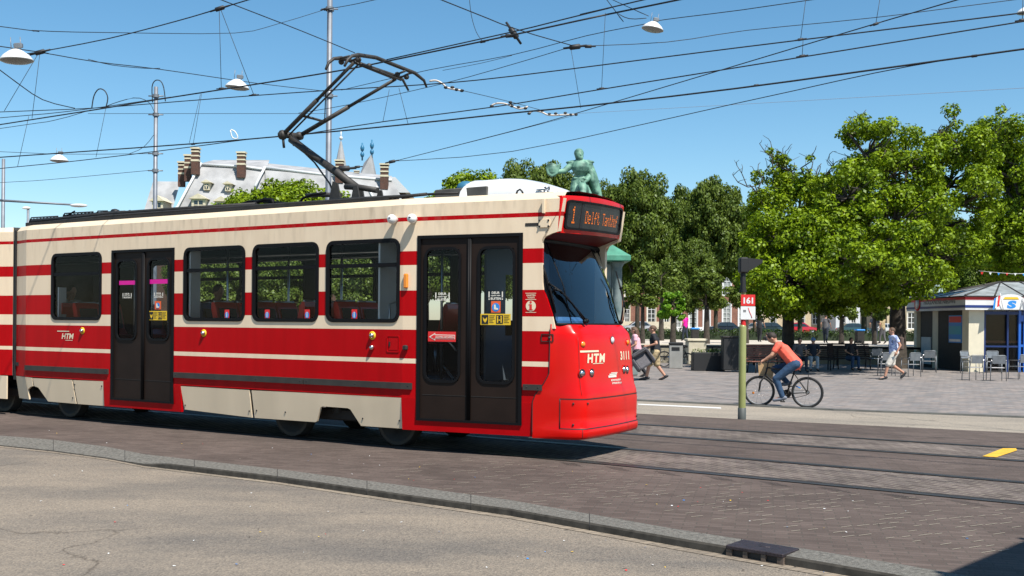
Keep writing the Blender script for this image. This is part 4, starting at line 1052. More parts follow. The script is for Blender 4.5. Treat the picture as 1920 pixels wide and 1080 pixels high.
# ------------------------------------------------------------ pantograph
mb = MB(); a = lp(572, 370, -.45).x; b = lp(712, 368, -.45).x; z0 = 3.36
mb.bbox((a, -.50, 3.29), (b, -.38, 3.42), .01); mb.bbox((a, .38, 3.29), (b, .50, 3.42), .01); mb.box((a, -.4, 3.36), (a + .1, .4, 3.42)); mb.box((b - .1, -.4, 3.36), (b, .4, 3.42))
mb.box((lp(655, 350, 0).x, -.4, 3.36), (lp(655, 350, 0).x + .12, .4, 3.44))
pb = MB()
for s_ in (-.28, .28):
    q = lp(652, 348, 0); q2 = lp(640, 362, 0); 
    mb.prism([(q.x - .12, 3.40), (q.x + .12, 3.40), (q.x + .05, q.z), (q.x - .04, q.z + .03)], lambda p, z, o: Vector((p, o + s_, z)), -.015, .015)
    mb.prism([(q.x + .30, 3.40), (q.x + .48, 3.40), (q.x + .42, q.z - .06), (q.x + .36, q.z - .06)], lambda p, z, o: Vector((p, o + s_, z)), -.015, .015)
mb.tube(pl([(648, 350), (672, 351), (708, 357)], -.1), .045, 10); mb.tube(pl([(575, 367), (600, 365), (640, 366)], -.2), .035, 8)
pan = mb.build('pantograph', M_PANT, tram)
K = lp(546, 261, 0); Bp = lp(668, 352, 0); K1 = lp(530, 253, -.14); K2 = lp(561, 255, .16)
mb = MB(); mb.tube([Bp, lp(630, 322, 0), lp(600, 301, 0)], [.065, .062, .055], 12); mb.tube([lp(600, 301, 0), lp(575, 283, 0), K], [.056, .058, .06], 12)
mb.tube([lp(560, 276, .1), lp(590, 305, .08), lp(618, 344, .05), lp(625, 360, .05)], .014, 8); mb.build('lower_arm', M_PANT, pan)
mb = MB(); mb.tube([K1 + Vector((0, -.06, 0)), K2 + Vector((0, .06, 0))], .05, 10); mb.tube([K1, K1 + Vector((.03, 0, -.2))], .02, 8); mb.ell(K1, .08, 10); mb.ell(K2, .07, 10); mb.tube([K, K + Vector((.05, 0, -.10)), K + Vector((.1, 0, -.04))], .015, 6); mb.build('knee_joint', M_PANT, pan)
H1 = lp(664, 117, -.38); H2 = lp(742, 148, .52)
mb = MB()
mb.tube([K1, K1.lerp(H1, .5)], .034, 10); mb.tube([K1.lerp(H1, .5), H1], .025, 10)
mb.tube([K2, K2.lerp(H2, .52)], .034, 10); mb.tube([K2.lerp(H2, .52), H2], .025, 10)
mb.tube([K1 + Vector((.1, .04, .0)), H1 + Vector((.04, .05, -.02))], .013, 8)
mb.tube([K1.lerp(H1, .28), K1.lerp(H1, .3) + Vector((.12, .1, -.06)), K2.lerp(H2, .26)], .02, 8)
mb.tube([K1.lerp(H1, .62), K2.lerp(H2, .27)], .008, 6); mb.build('upper_arm', M_PANT, pan)
mb = MB(); mb.tube([H1, H1.lerp(H2, .33), H1.lerp(H2, .66), H2], .022, 8); mb.tube([H1 + Vector((.1, 0, -.03)), H2 + Vector((.1, 0, -.03))], .016, 8)
cs = [-.86, -.80, -.72, -.55, -.1, .4, .72, .92, .98]
f1 = [(646, 124), (652, 112), (660, 105), (672, 103), (705, 108), (745, 124), (778, 137), (795, 151), (800, 164)]
f2 = [(611, 130), (616, 118), (626, 110), (640, 109), (668, 117), (705, 130), (738, 141), (755, 149), (766, 170)]
for L_ in (f1, f2): mb.tube([lp(x, y, c) for (x, y), c in zip(L_, cs)], [.018, .022, .024, .03, .03, .03, .028, .022, .016], 8)
for c_, a_, b_ in ((-.6, (655, 105), (632, 111)), (.7, (770, 136), (748, 147)), (-.3, (675, 106), (656, 116)), (.5, (760, 133), (738, 142))):
    mb.tube([lp(*a_, c_), lp(*b_, c_)], .016, 8)
for c_, p_ in ((-.5, (640, 116)), (-.38, (672, 112)), (.5, (745, 140)), (.62, (762, 144)), (-.1, (692, 124))): mb.ell(lp(*p_, c_), .045, 8)
mb.build('collector_head', M_PANT, pan)
# ================================================================== GROUND
ZR, ZP, ZTER = -.065, -.12, .66
def densify(pts, step=.5):
    out = []
    for a, b in zip(pts, pts[1:]):
        n = max(1, int((b - a).length / step))
        for k in range(n): out.append(a.lerp(b, k / n))
    out.append(pts[-1]); return out
KB = [(-330, 788), (-150, 802), (0, 817), (100, 825), (200, 838), (270, 852), (520, 880), (750, 910), (955, 938), (1280, 995), (1510, 1030), (1700, 1061), (1960, 1106), (2350, 1181)]
KF = [(-330, 795), (-150, 810), (0, 828), (100, 838), (200, 851), (270, 864), (520, 893), (750, 926), (955, 954), (1280, 1011), (1510, 1049), (1700, 1082), (1960, 1128), (2350, 1208)]
kb = [G(*p, 0) for p in KB]; kf = [G(*p, 0) for p in KF]
far_edge = [G(1190, 775, 0), G(1390, 786, 0), G(1920, 812, 0)]
fd = (far_edge[2] - far_edge[0]).normalized()
far_line = [far_edge[0] - fd * 60] + far_edge + [far_edge[2] + fd * 25]
pe = [G(1190, 751, ZP), G(1385, 760, ZP), G(1560, 769, ZP), G(1920, 783, ZP)]
pd = (pe[3] - pe[0]).normalized()
plaza_line = [pe[0] - pd * 70] + pe + [pe[3] + pd * 40]
kbx = [kb[0] - (kb[2] - kb[0]).normalized() * 45] + kb + [kb[-1] + (kb[-1] - kb[-2]).normalized() * 8]
def sheet(name, poly, z, mat):
    mb = MB(); mb.add([(p[0], p[1], z) for p in poly], [tuple(range(len(poly)))]); return struct(mb.build(name, mat))
mb = MB(); mb.add([(-900, -80, -.75), (900, -80, -.75), (900, 2500, -.75), (-900, 2500, -.75)], [(0, 1, 2, 3)]); struct(mb.build('ground', M_GROUND))
# paved tram bed between the kerb and the far road; top at z = 0
mb = MB(); a = kbx; b = far_line
mb.add([(p[0], p[1], 0) for p in a] + [(p[0], p[1], 0) for p in b[::-1]], [tuple(range(len(a) + len(b)))])
mb.add([(p[0], p[1], 0) for p in b] + [(p[0], p[1], -.14) for p in b], [(i, i + 1, len(b) + i + 1, len(b) + i) for i in range(len(b) - 1)])
struct(mb.build('tram_bed', M_BED))
kfr = [G(*p, 0) for p in KF]; kfx = [kfr[0] - (kfr[2] - kfr[0]).normalized() * 45] + kfr + [kfr[-1] + (kfr[-1] - kfr[-2]).normalized() * 8]
sheet('road', [Vector((-60, -6, 0))] + [p + Vector((0, .2, 0)) for p in kfx] + [Vector((20, -6, 0))], ZR, M_ASPH)
fl = [p - Vector((fd.y, -fd.x, 0)) * 0 for p in far_line]
sheet('far_road', fl + plaza_line[::-1], ZP, M_ASPH2)
sheet('plaza', plaza_line + [Vector((90, 48, 0)), Vector((-60, 48, 0))], ZP - .0, M_PLAZA)
# flush kerb of the square
mb = MB(); n = len(plaza_line); w_ = Vector((-pd.y, pd.x, 0))
mb.add([(p - w_ * .10)[:2] + (ZP + .004,) if False else (p.x - w_.x * .12, p.y - w_.y * .12, ZP + .03) for p in plaza_line] + [(p.x + w_.x * .08, p.y + w_.y * .08, ZP + .03) for p in plaza_line] + [(p.x - w_.x * .13, p.y - w_.y * .13, ZP) for p in plaza_line], [(i, i + 1, n + i + 1, n + i) for i in range(n - 1)] + [(2 * n + i, 2 * n + i + 1, i + 1, i) for i in range(n - 1)])
struct(mb.build('square_kerb', pbr('kerb_dark', (.10, .10, .09), .85, var=.3, vscale=4)))
# near granite kerb, dropped at its left end
def drop(px): return 0 if px > 285 else (1 if px < 265 else (285 - px) / 20)
mb = MB(); cols = []
L_ = []
for i in range(len(KB) - 1):
    m = max(1, int((kb[i + 1] - kb[i]).length / .45))
    for k in range(m):
        t_ = k / m; L_.append((kb[i].lerp(kb[i + 1], t_), kf[i].lerp(kf[i + 1], t_), KB[i][0] + (KB[i + 1][0] - KB[i][0]) * t_))
random.seed(3)
for p, q, px in L_:
    d_ = (q - p).normalized(); dr = drop(px); j = (random.random() - .5) * .006
    zf = -.004 - dr * .048
    cols.append([(p.x, p.y, .004), (p.x + d_.x * .03, p.y + d_.y * .03, .006), (q.x - d_.x * .022 + j * d_.x, q.y - d_.y * .022, zf + .004), (q.x - d_.x * .004, q.y - d_.y * .004, zf - .010), (q.x + j * d_.x + d_.x * .006, q.y + d_.y * .006, ZR - .01)])
loft(mb, cols, 0, False)
for k in range(2, len(cols) - 1, 3):
    c_ = [Vector(q) + Vector((0, 0, .0008)) for q in cols[k]]; mb.tube(c_, .003, 4, 1)
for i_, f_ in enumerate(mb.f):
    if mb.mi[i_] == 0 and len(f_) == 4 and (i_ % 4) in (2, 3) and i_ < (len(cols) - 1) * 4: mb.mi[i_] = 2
struct(mb.build('kerb', [M_GRAN, M_BLACK, pbr('kerb_face_shade', (.055, .050, .042), .9, spec=.2, var=.4, vscale=12)]))  # front face coloured darker, standing in for shade on the kerb
# gutter line of pavers along the kerb
mb = MB(); m = len(L_); mb.add([(q.x - (q - p).normalized().x * .02, q.y - (q - p).normalized().y * .02, ZR + .004) for p, q, _ in L_] + [((q + (q - p).normalized() * .13).x, (q + (q - p).normalized() * .13).y, ZR + .004) for p, q, _ in L_], [(i, i + 1, m + i + 1, m + i) for i in range(m - 1)])
struct(mb.build('gutter', brick_mat('gutter_brick', (.24, .20, .155), (.30, .25, .19), (.17, .145, .115), 1, .22, .08, 'XY', -TH, msize=.008, var=.3)))
# iron gully set in the kerb
def kf_at(px_):
    for (a, b), (p, q) in zip(zip(KF, KF[1:]), zip(kf, kf[1:])):
        if a[0] <= px_ <= b[0]: return p.lerp(q, (px_ - a[0]) / (b[0] - a[0]))
A0, A1 = kf_at(1372), kf_at(1472); ex = (A1 - A0); LN = ex.length; ex.normalize(); ey = Vector((-ex.y, ex.x, 0))
gl_ = thing('gully', 'cast iron street gully with three square mouths set in the granite kerb', 'gully', A0, math.atan2(ex.y, ex.x))
mb = MB(); mb.bbox((-.012, -.036, -.010), (LN + .012, .24, .018), .005); mb.tube([(LN * .45, .10, .014), (LN * .62, .12, .014)], .008, 6); gt_ = mb.build('cover_plate', M_IRON, gl_)
mb = MB(); bw = .036; y0_, y1_ = -.030, .06; mb.box((-.010, y0_, ZR), (bw, y1_, -.0105)); mb.box((LN - bw, y0_, ZR), (LN + .010, y1_, -.0105))
for k in (1, 2): x = LN * k / 3; mb.box((x - bw / 2, y0_, ZR), (x + bw / 2, y1_, -.0105))
mb.box((bw, -.012, ZR + .004), (LN - bw, y1_, -.005), 1); mb.box((bw, y0_ + .001, ZR), (LN - bw, -.013, ZR + .008))
mb.build('gully_mouth', [pbr('rusty_iron', (.115, .085, .065), .8, var=.4, vscale=20), M_BLACK], gl_)

# tracks
def yc_near(u): return -.012 * max(0, u) ** 1.6
def yc_far(u): return 3.13
def path(ycf, off, us): return [to_world(Vector((u, ycf(u) + off, 0))) for u in us]
US = [x * 1.0 for x in range(-60, 22)]
def lane(mb, a, b, z, mi=0):
    n = len(a); mb.add([(p.x, p.y, z) for p in a] + [(p.x, p.y, z) for p in b], [(i, i + 1, n + i + 1, n + i) for i in range(n - 1)], mi)
M_RAIL = pbr('rail_steel', (0.10, 0.095, 0.09), .45, metal=.6, var=.3, vscale=4)
M_GROOVE = pbr('rail_groove', (0.010, 0.009, 0.008), .8)
for nm, ycf, lab in (('tram_track', yc_near, 'grooved tram track the red tram stands on, nearest to the kerb'), ('tram_track', yc_far, 'grooved tram track beyond the tram, empty, beside the far road')):
    t = thing(nm, lab, 'tram track', (0, 0, 0), 0, 'tram tracks in the paving')
    for s_ in (-1, 1):
        mb = MB(); g0 = s_ * .7175
        lane(mb, path(ycf, g0 - s_ * .0, US), path(ycf, g0 + s_ * .065, US), .008, 0)
        lane(mb, path(ycf, g0 - s_ * .05, US), path(ycf, g0 - s_ * .0, US), .007, 1)
        lane(mb, path(ycf, g0 - s_ * .072, US), path(ycf, g0 - s_ * .05, US), .008, 0)
        lane(mb, path(ycf, g0 + s_ * .065, US), path(ycf, g0 + s_ * .085, US), .0065, 1)
        mb.build('rail', [M_RAIL, M_GROOVE], t)
    mb = MB(); lane(mb, path(ycf, -.60, US), path(ycf, .60, US), .004, 0); struct(mb.build('track_paving', M_BED2))
# slotted joints beside the near rail, road marks, litter
mb = MB(); random.seed(11)
for k in range(13):
    u = 2.2 + k * .62; yo = yc_near(u) - .7175 - .30 - .004 * k
    for j in range(5):
        a = to_world(Vector((u + j * .045, yo - j * .042 + .1, 0))); e = dv * (.20 + .05 * random.random()) + nv * (-.01)
        w_ = nv * .0042
        mb.add([a - w_ + Vector((0, 0, .004)), a + e - w_ + Vector((0, 0, .004)), a + e + w_ + Vector((0, 0, .004)), a + w_ + Vector((0, 0, .004))], [(0, 1, 2, 3)])
struct(mb.build('paving_joints', M_GROOVE))
mb = MB(); random.seed(5); seen_ = set()
for k in range(520):           # sand filled joints of the herringbone paving, brighter here and there
    u = 1.0 + random.random() * 8.5; y = -1.35 - random.random() * 2.2
    if random.random() < .5 and u < 5: continue
    key = (round(u / .2), round(y / .13))
    if key in seen_: continue
    seen_.add(key); a = to_world(Vector((key[0] * .2 + (key[1] % 2) * .1, key[1] * .13, 0)))
    ang = R(60) - TH; e = Vector((math.cos(ang), math.sin(ang), 0)) * (.09 + .08 * random.random()); q = Vector((-e.y, e.x, 0)).normalized() * .0042
    mb.add([a - q, a + e - q, a + e + q, a + q], [(0, 1, 2, 3)], 0, False, lambda v: Vector((v.x, v.y, .004)))
struct(mb.build('sand_joints', pbr('joint_sand', (.36, .32, .25), .9)))
mb = MB(); yel = [G(1842, 857), G(1868, 859), G(1907, 846), (G(1905, 842)), G(1880, 842)]
mb.add([(p.x, p.y, .012) for p in yel], [tuple(range(5))]); struct(mb.build('yellow_mark', pbr('yellow_line', (.72, .42, .03), .7, var=.2, vscale=10)))
mb = MB(); a, b = G(1196, 757.3, ZP), G(1352, 764.3, ZP); a2, b2 = G(1196, 759.0, ZP), G(1352, 766.4, ZP)
mb.add([(p.x, p.y, ZP + .004) for p in (a, b, b2, a2)], [(0, 1, 2, 3)]); struct(mb.build('white_line', pbr('white_line', (.7, .7, .68), .7, var=.15, vscale=12)))
mb = MB(); random.seed(21)
for k in range(130):
    px = random.uniform(60, 1900); y0 = np.interp(px, [0, 960, 1920], [835, 960, 1075]); onbed = random.random() < .6
    if onbed: py = random.uniform(np.interp(px, [0, 960, 1920], [800, 870, 950]), y0 - 30); z = .005
    else: py = random.uniform(y0 + 25, 1075); z = ZR + .005
    p = G(px, min(py, 1076), z); r_ = random.uniform(.004, .013); a0 = random.random() * 6
    mb.add([(p.x + r_ * math.cos(a0 + i * 1.4) * random.uniform(.6, 1.5), p.y + r_ * math.sin(a0 + i * 1.4), z + random.random() * .006) for i in range(4)], [(0, 1, 2, 3)], random.choice([0, 0, 0, 1, 2, 3, 4]))
o = mb.build('litter', [M_WHITE, M_DECB, M_DECY, M_DECR, M_BARK]); o['kind'] = 'stuff'; tag(o, 'small scraps of litter and leaf bits scattered over the paving', 'litter')

# raised terrace behind the square
mb = MB(); mb.box((-50, 48, ZP - .05), (80, 48.35, ZTER), 0); mb.box((-50, 47.95, ZTER), (80, 48.45, ZTER + .09), 1); tw = mb.build('retaining_wall', [pbr('quay_stone', (.36, .32, .23), .85, var=.35, vscale=1), M_STONE]); tag(tw, 'long low sandstone retaining wall behind the square, carrying the pale upper path', 'wall')
sheet('path', [Vector((-80, 48.4, 0)), Vector((120, 48.4, 0)), Vector((120, 73, 0)), Vector((-80, 73, 0))], ZTER, M_TERR)
sheet('lawn', [Vector((-200, 73, 0)), Vector((260, 73, 0)), Vector((260, 118, 0)), Vector((-200, 118, 0))], ZTER, M_GRASS)
sheet('street', [Vector((-300, 118, 0)), Vector((320, 118, 0)), Vector((320, 900, 0)), Vector((-300, 900, 0))], ZTER - .02, M_ASPH2)

# ================================================================== TREES
def leaves(name, mat, centers, radii, counts, size, parent, up=.35, seed=0, flat=.8, crown_c=None):
    g = np.random.default_rng(seed)
    C_ = np.repeat(np.array(centers, float), counts, axis=0); Rr = np.repeat(np.array(radii, float), counts)
    n = len(C_)
    d = g.normal(size=(n, 3)); d /= np.linalg.norm(d, axis=1)[:, None]
    rad = Rr * (0.45 + .6 * g.random(n) ** .7)
    pos = C_ + d * rad[:, None] * np.array([1, 1, flat])
    nrm = d * .8 + np.array([0, 0, up]) + g.normal(size=(n, 3)) * .5
    nrm /= np.linalg.norm(nrm, axis=1)[:, None]
    t = np.cross(nrm, g.normal(size=(n, 3))); t /= np.linalg.norm(t, axis=1)[:, None]; b = np.cross(nrm, t)
    s_ = size * (.6 + .8 * g.random(n))[:, None]
    # kite-shaped leaf
    v = np.stack([pos - t * s_ * .6, pos - b * s_ * .42 + nrm * s_ * .08, pos + t * s_ * .6, pos + b * s_ * .42 + nrm * s_ * .08], axis=1).reshape(-1, 3)
    me = bpy.data.meshes.new(name); me.vertices.add(n * 4); me.vertices.foreach_set('co', v.ravel())
    me.loops.add(n * 4); me.loops.foreach_set('vertex_index', np.arange(n * 4)); me.polygons.add(n)
    me.polygons.foreach_set('loop_start', np.arange(n) * 4); me.polygons.foreach_set('loop_total', np.full(n, 4)); me.update(); me.validate()
    me.materials.append(mat); o = bpy.data.objects.new(name, me); SC.collection.objects.link(o); o.parent = parent
    return o
def limb(mb, p, q, r0, r1, rnd, bend=.12, n=4):
    L_ = (q - p).length; pts = [p]
    for k in range(1, n): pts.append(p.lerp(q, k / n) + Vector((rnd.gauss(0, 1), rnd.gauss(0, 1), rnd.gauss(0, .6))) * L_ * bend * .5)
    pts.append(q); mb.tube(pts, [r0 + (r1 - r0) * k / n for k in range(n + 1)], 6); return pts
def tree(name, label, loc, lobes, trunk_h, trunk_r, mat, nclump, clump_r, per, size, seed, group, lean=(0, 0), twigs=0, shell=.3):
    """lobes: (x,y,z,rx,ry,rz) in metres relative to the foot"""
    rnd = random.Random(seed); t = thing(name, label, 'tree', loc, 0, group)
    vol = [l[3] * l[4] * l[5] for l in lobes]; cs = []
    for l, v in zip(lobes, vol):
        m = max(3, int(nclump * (v ** .8) / sum(x ** .8 for x in vol)))
        for k in range(m):
            d = Vector((rnd.gauss(0, 1), rnd.gauss(0, 1), rnd.gauss(0, 1))).normalized(); r_ = (shell + (1 - shell) * rnd.random()) ** .5
            cs.append(Vector((l[0] + d.x * l[3] * r_, l[1] + d.y * l[4] * r_, l[2] + d.z * l[5] * r_)))
    mb = MB(); top = Vector((lean[0], lean[1], trunk_h))
    mb.tube([(0, 0, -.3), (0, 0, 0), (lean[0] * .2, lean[1] * .2, trunk_h * .3), tuple(top * .65 + Vector((0, 0, 0))), tuple(top)], [trunk_r * 1.5, trunk_r * 1.25, trunk_r, trunk_r * .9, trunk_r * .75], 10)
    mains = []
    for l in lobes:
        c = Vector(l[:3]); pts = limb(mb, top - Vector((0, 0, rnd.random() * trunk_h * .15)), c, trunk_r * .5, trunk_r * .16, rnd); mains.append(pts)
    allm = [p for m in mains for p in m[1:]]
    for c in cs:
        a = min(allm, key=lambda p: (p - c).length + (2 if p.z > c.z + .5 else 0)); limb(mb, a, c, trunk_r * .15, trunk_r * .035, rnd, .2, 3)
    for k in range(twigs):
        c = rnd.choice(sorted(cs, key=lambda x: -x.z - abs(x.x) * .25)[:int(len(cs) * .22)])
        e = c + Vector((rnd.gauss(0, .4), rnd.gauss(0, .35), .55 + rnd.random() * .75)); pts = limb(mb, c, e, .035, .014, rnd, .2, 4)
        for q_ in range(3):
            a_ = rnd.choice(pts[1:]); limb(mb, a_, a_ + Vector((rnd.gauss(0, .22), rnd.gauss(0, .2), .12 + rnd.random() * .3)), .016, .008, rnd, .25, 2)
        if rnd.random() < .6: cs.append(e.lerp(c, .3) + Vector((rnd.gauss(0, .15), 0, 0)))
    mb.build('trunk', M_BARK, t)
    rr = [clump_r * rnd.uniform(.55, 1.25) * (.5 if i_ >= nclump and twigs else 1) for i_, _ in enumerate(cs)]; cn = [max(10, int(per * (r_ / clump_r) ** 2)) for r_ in rr]
    leaves('crown', mat, [tuple(c) for c in cs], rr, cn, size, t, seed=seed)
    return t
def lob(L_, tx, Y, zb):     # lobes given as pixel ellipses (px,py,rx,ry,depth offset,depth radius) -> metres relative to the foot at (tx, Y, zb)
    foot = P(tx, 600, Y); out = []
    for px, py, rx, ry, dy, ryd in L_:
        q = P(px, py, Y + dy); k = (Y + dy) / F_PX; out.append((q.x - foot.x, dy, q.z - zb, rx * k, ryd, ry * k))
    return (foot.x, Y, zb), out
loc, L_ = lob([(1630, 284, 56, 62, -1, 2.2), (1592, 250, 20, 24, -1, 1), (1700, 312, 68, 62, 0, 2.5), (1795, 284, 58, 50, 0, 2.2), (1590, 372, 74, 60, -4, 2.6), (1668, 425, 105, 70, -5, 3.2), (1790, 385, 74, 72, -.5, 3), (1755, 465, 88, 45, 0, 3.0), (1605, 490, 88, 64, -6, 3.), (1680, 525, 80, 36, -4, 3.4), (1555, 440, 52, 48, -5, 2), (1620, 552, 76, 26, -2, 3)], 1683, 44, ZP)
tree('maple_tree', 'large spreading maple with a thick dark trunk, left of the kiosk', loc, L_, 3.6, .36, M_LEAFA, 380, .50, 270, .112, 4, 'broad maples on the square', twigs=14)
loc, L_ = lob([(1442, 388, 36, 40, -1, 2), (1500, 365, 62, 42, 0, 2.2), (1555, 375, 40, 40, 0, 2), (1465, 450, 62, 52, -4.5, 2.5), (1530, 455, 75, 55, -5, 2.6), (1490, 530, 100, 42, -6, 3), (1428, 515, 34, 48, -4, 2), (1560, 555, 65, 26, -4, 3), (1480, 575, 70, 18, -2, 3)], 1478, 45, ZP)
tree('maple_tree', 'middle maple with bare twigs at its top, above the cyclist', loc, L_, 3.4, .27, M_LEAFA, 230, .52, 260, .115, 9, 'broad maples on the square', twigs=46)
loc, L_ = lob([(1880, 260, 50, 45, 0, 2), (1940, 300, 70, 60, 0, 3), (1890, 360, 60, 60, 0, 2.5), (1960, 400, 80, 70, 0, 3), (1890, 450, 60, 45, 0, 2.5), (1960, 480, 80, 40, 0, 3), (1880, 500, 50, 25, 1, 2)], 1965, 50, ZP)
tree('maple_tree', 'maple cut by the right edge of the picture, rising behind the kiosk', loc, L_, 4.2, .34, M_LEAFA, 220, .60, 240, .13, 14, 'broad maples on the square', twigs=20)
# lime trees in rows beyond
def std_lobes(h, r, seed):
    g = random.Random(seed); L_ = []; z0 = h * .30
    L_.append((0, 0, h * .62, r * .8, r * .8, h * .32))
    for k in range(6):
        a = k * PI / 3 + g.random(); L_.append((math.cos(a) * r * .5, math.sin(a) * r * .5, h * g.uniform(.42, .74), r * .5, r * .5, h * .17))
    L_.append((g.uniform(-.15, .15) * r, 0, h * .80, r * .68, r * .68, h * .17)); return L_
random.seed(2)
LIM = [  # px, top y, half width px, Y, variant label
 (1040, 320, 80, 84, 'behind the hat of the green statue'), (985, 316, 70, 88, 'between the white roof unit and the statue'), (1195, 328, 78, 76, 'just right of the statue, highest of the row'), (1265, 352, 60, 86, 'in the dip right of the tallest lime'),
 (1342, 346, 72, 78, 'rounded, left of the big maples'), (1130, 352, 60, 96, 'close behind the statue rider'), (1415, 400, 60, 84, 'peeping left of the middle maple'),

 (700, 398, 90, 52, 'seen through the window before the front door'), (800, 395, 90, 56, 'seen through the front door glass'), (380, 420, 80, 50, 'seen through the window behind the rear door'), (610, 402, 80, 54, 'seen through the middle tram windows'),
 (150, 440, 60, 58, 'seen through the rearmost tram window'), (920, 392, 70, 60, 'behind the tram cab'), (1300, 455, 55, 74, 'slimmer, right of the walking couple'), (1535, 470, 60, 76, 'darker, above the seated people'), (540, 468, 80, 45, 'low, nearest behind the middle tram windows'), (690, 466, 80, 44, 'low, nearest behind the front tram windows'), (400, 474, 70, 46, 'low, nearest behind the rear door'), (1500, 430, 80, 88, 'dark, behind the middle maple'), (1620, 420, 90, 92, 'dark, behind the large maple'), (1760, 410, 90, 90, 'dark, behind the maple and the kiosk roof'), (1880, 420, 80, 86, 'dark, far right behind the kiosk')]
for lab, tx, Yt, LL in (('round topped bright tree above the tram side, left of the tall mast', 470, 60, [(438, 398, 30, 18, 0, 2), (480, 384, 42, 22, 0, 2.4), (520, 374, 40, 22, 0, 2.4), (480, 410, 90, 30, 0, 3), (520, 440, 80, 30, 0, 3)]), ('round topped bright tree just behind the tall mast', 575, 58, [(556, 374, 44, 22, 0, 2.4), (605, 384, 38, 22, 0, 2.4), (580, 400, 85, 32, 0, 3), (620, 430, 60, 40, 0, 3)]), ('bright tree peeping over the roof left of the white unit', 870, 62, [(848, 358, 34, 16, 0, 2), (885, 352, 40, 22, 0, 2), (870, 390, 70, 30, 0, 3), (860, 440, 80, 40, 0, 3)])):
    loc_, L2 = lob(LL, tx, Yt, ZTER); tree('lime_tree', lab, loc_, L2, 4.0, .22, M_LEAFA, 120, .70, 330, .16, int(tx), 'lime trees beyond the square')
protoL = {}
def lime(px, ty, hwp, Y, lab, key):
    s_ = F_PX / Y; zb = ZTER if Y > 49 else ZP
    base = P(px, 600, Y); topz = 1.65 + (hor(px) - ty) / s_; h = topz - zb; r_ = hwp / s_
    lab = 'dense green lime tree ' + lab
    if key not in protoL:
        t = tree('lime_tree', lab, (base.x, Y, zb), std_lobes(10.6, 4.2, key), 3.3, .24, M_LEAFA if key == 40 else M_LEAFB, 170, .85, 330, .20, key, 'lime trees beyond the square', shell=.45)
        protoL[key] = t
    else:
        t = copy_tree(protoL[key]); t['label'] = lab
        t.location = (base.x, Y, zb); t.rotation_euler = (0, 0, random.random() * 6.28)
    t.scale = (r_ / 4.6 * 1.05, r_ / 4.6 * 1.05, h / 10.1)
for i, (px, ty, hwp, Y, lab) in enumerate(LIM): lime(px, ty, hwp, Y, lab, 40 if px in (470, 560, 430, 862) else 30 + i % 4)
# small street trees whose crowns hang over the path
SM = [(1205, 500, 40, 55, 'small tree with a drooping crown right behind the walking couple', M_LEAFB), (1262, 540, 22, 50, 'young tree with a bright green tuft over the litter bin', M_LEAFC), (1325, 500, 34, 56, 'small dark tree left of the signal post', M_LEAFB), (1400, 505, 34, 58, 'slim tree right behind the signal post', M_LEAFB), (1578, 540, 26, 60, 'small tree over the bench right of the cyclist', M_LEAFB), (1240, 470, 45, 66, 'taller tree in front of the brick house', M_LEAFB), (1640, 545, 24, 58, 'small tree left of the kiosk maple trunk', M_LEAFB)]
for i, (px, ty, hw_, Y, lab, mt) in enumerate(SM):
    s_ = F_PX / Y; base = P(px, 600, Y); h = 1.65 + (hor(px) - ty) / s_ - ZTER; r_ = hw_ / s_
    L_ = [(0, 0, h * .72, r_ * .8, r_ * .8, h * .25), (r_ * .5, 0, h * .6, r_ * .5, r_ * .5, h * .16), (-r_ * .5, .2, h * .62, r_ * .5, r_ * .5, h * .16)]
    tree('street_tree', lab, (base.x, Y, ZTER), L_, h * .5, .12 + .02 * (i % 3), mt, 26, r_ * .36, 200, .13, 60 + i, 'small trees on the upper path', shell=.3)
# low hedge at the back of the path
g = np.random.default_rng(5); xs = np.arange(-12, 62, .28); cs = [(x, 72 + g.normal() * .12, ZTER + .48 + g.random() * .12) for x in xs]
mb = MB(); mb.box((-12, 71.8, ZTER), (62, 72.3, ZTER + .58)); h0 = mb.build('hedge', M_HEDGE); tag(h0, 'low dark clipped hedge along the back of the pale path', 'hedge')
leaves('foliage', leaf_mat('leaf_hedge', (.012, .026, .006), (.04, .07, .012), None, .15, 1.2), cs, [.33] * len(cs), [60] * len(cs), .12, h0, seed=8)

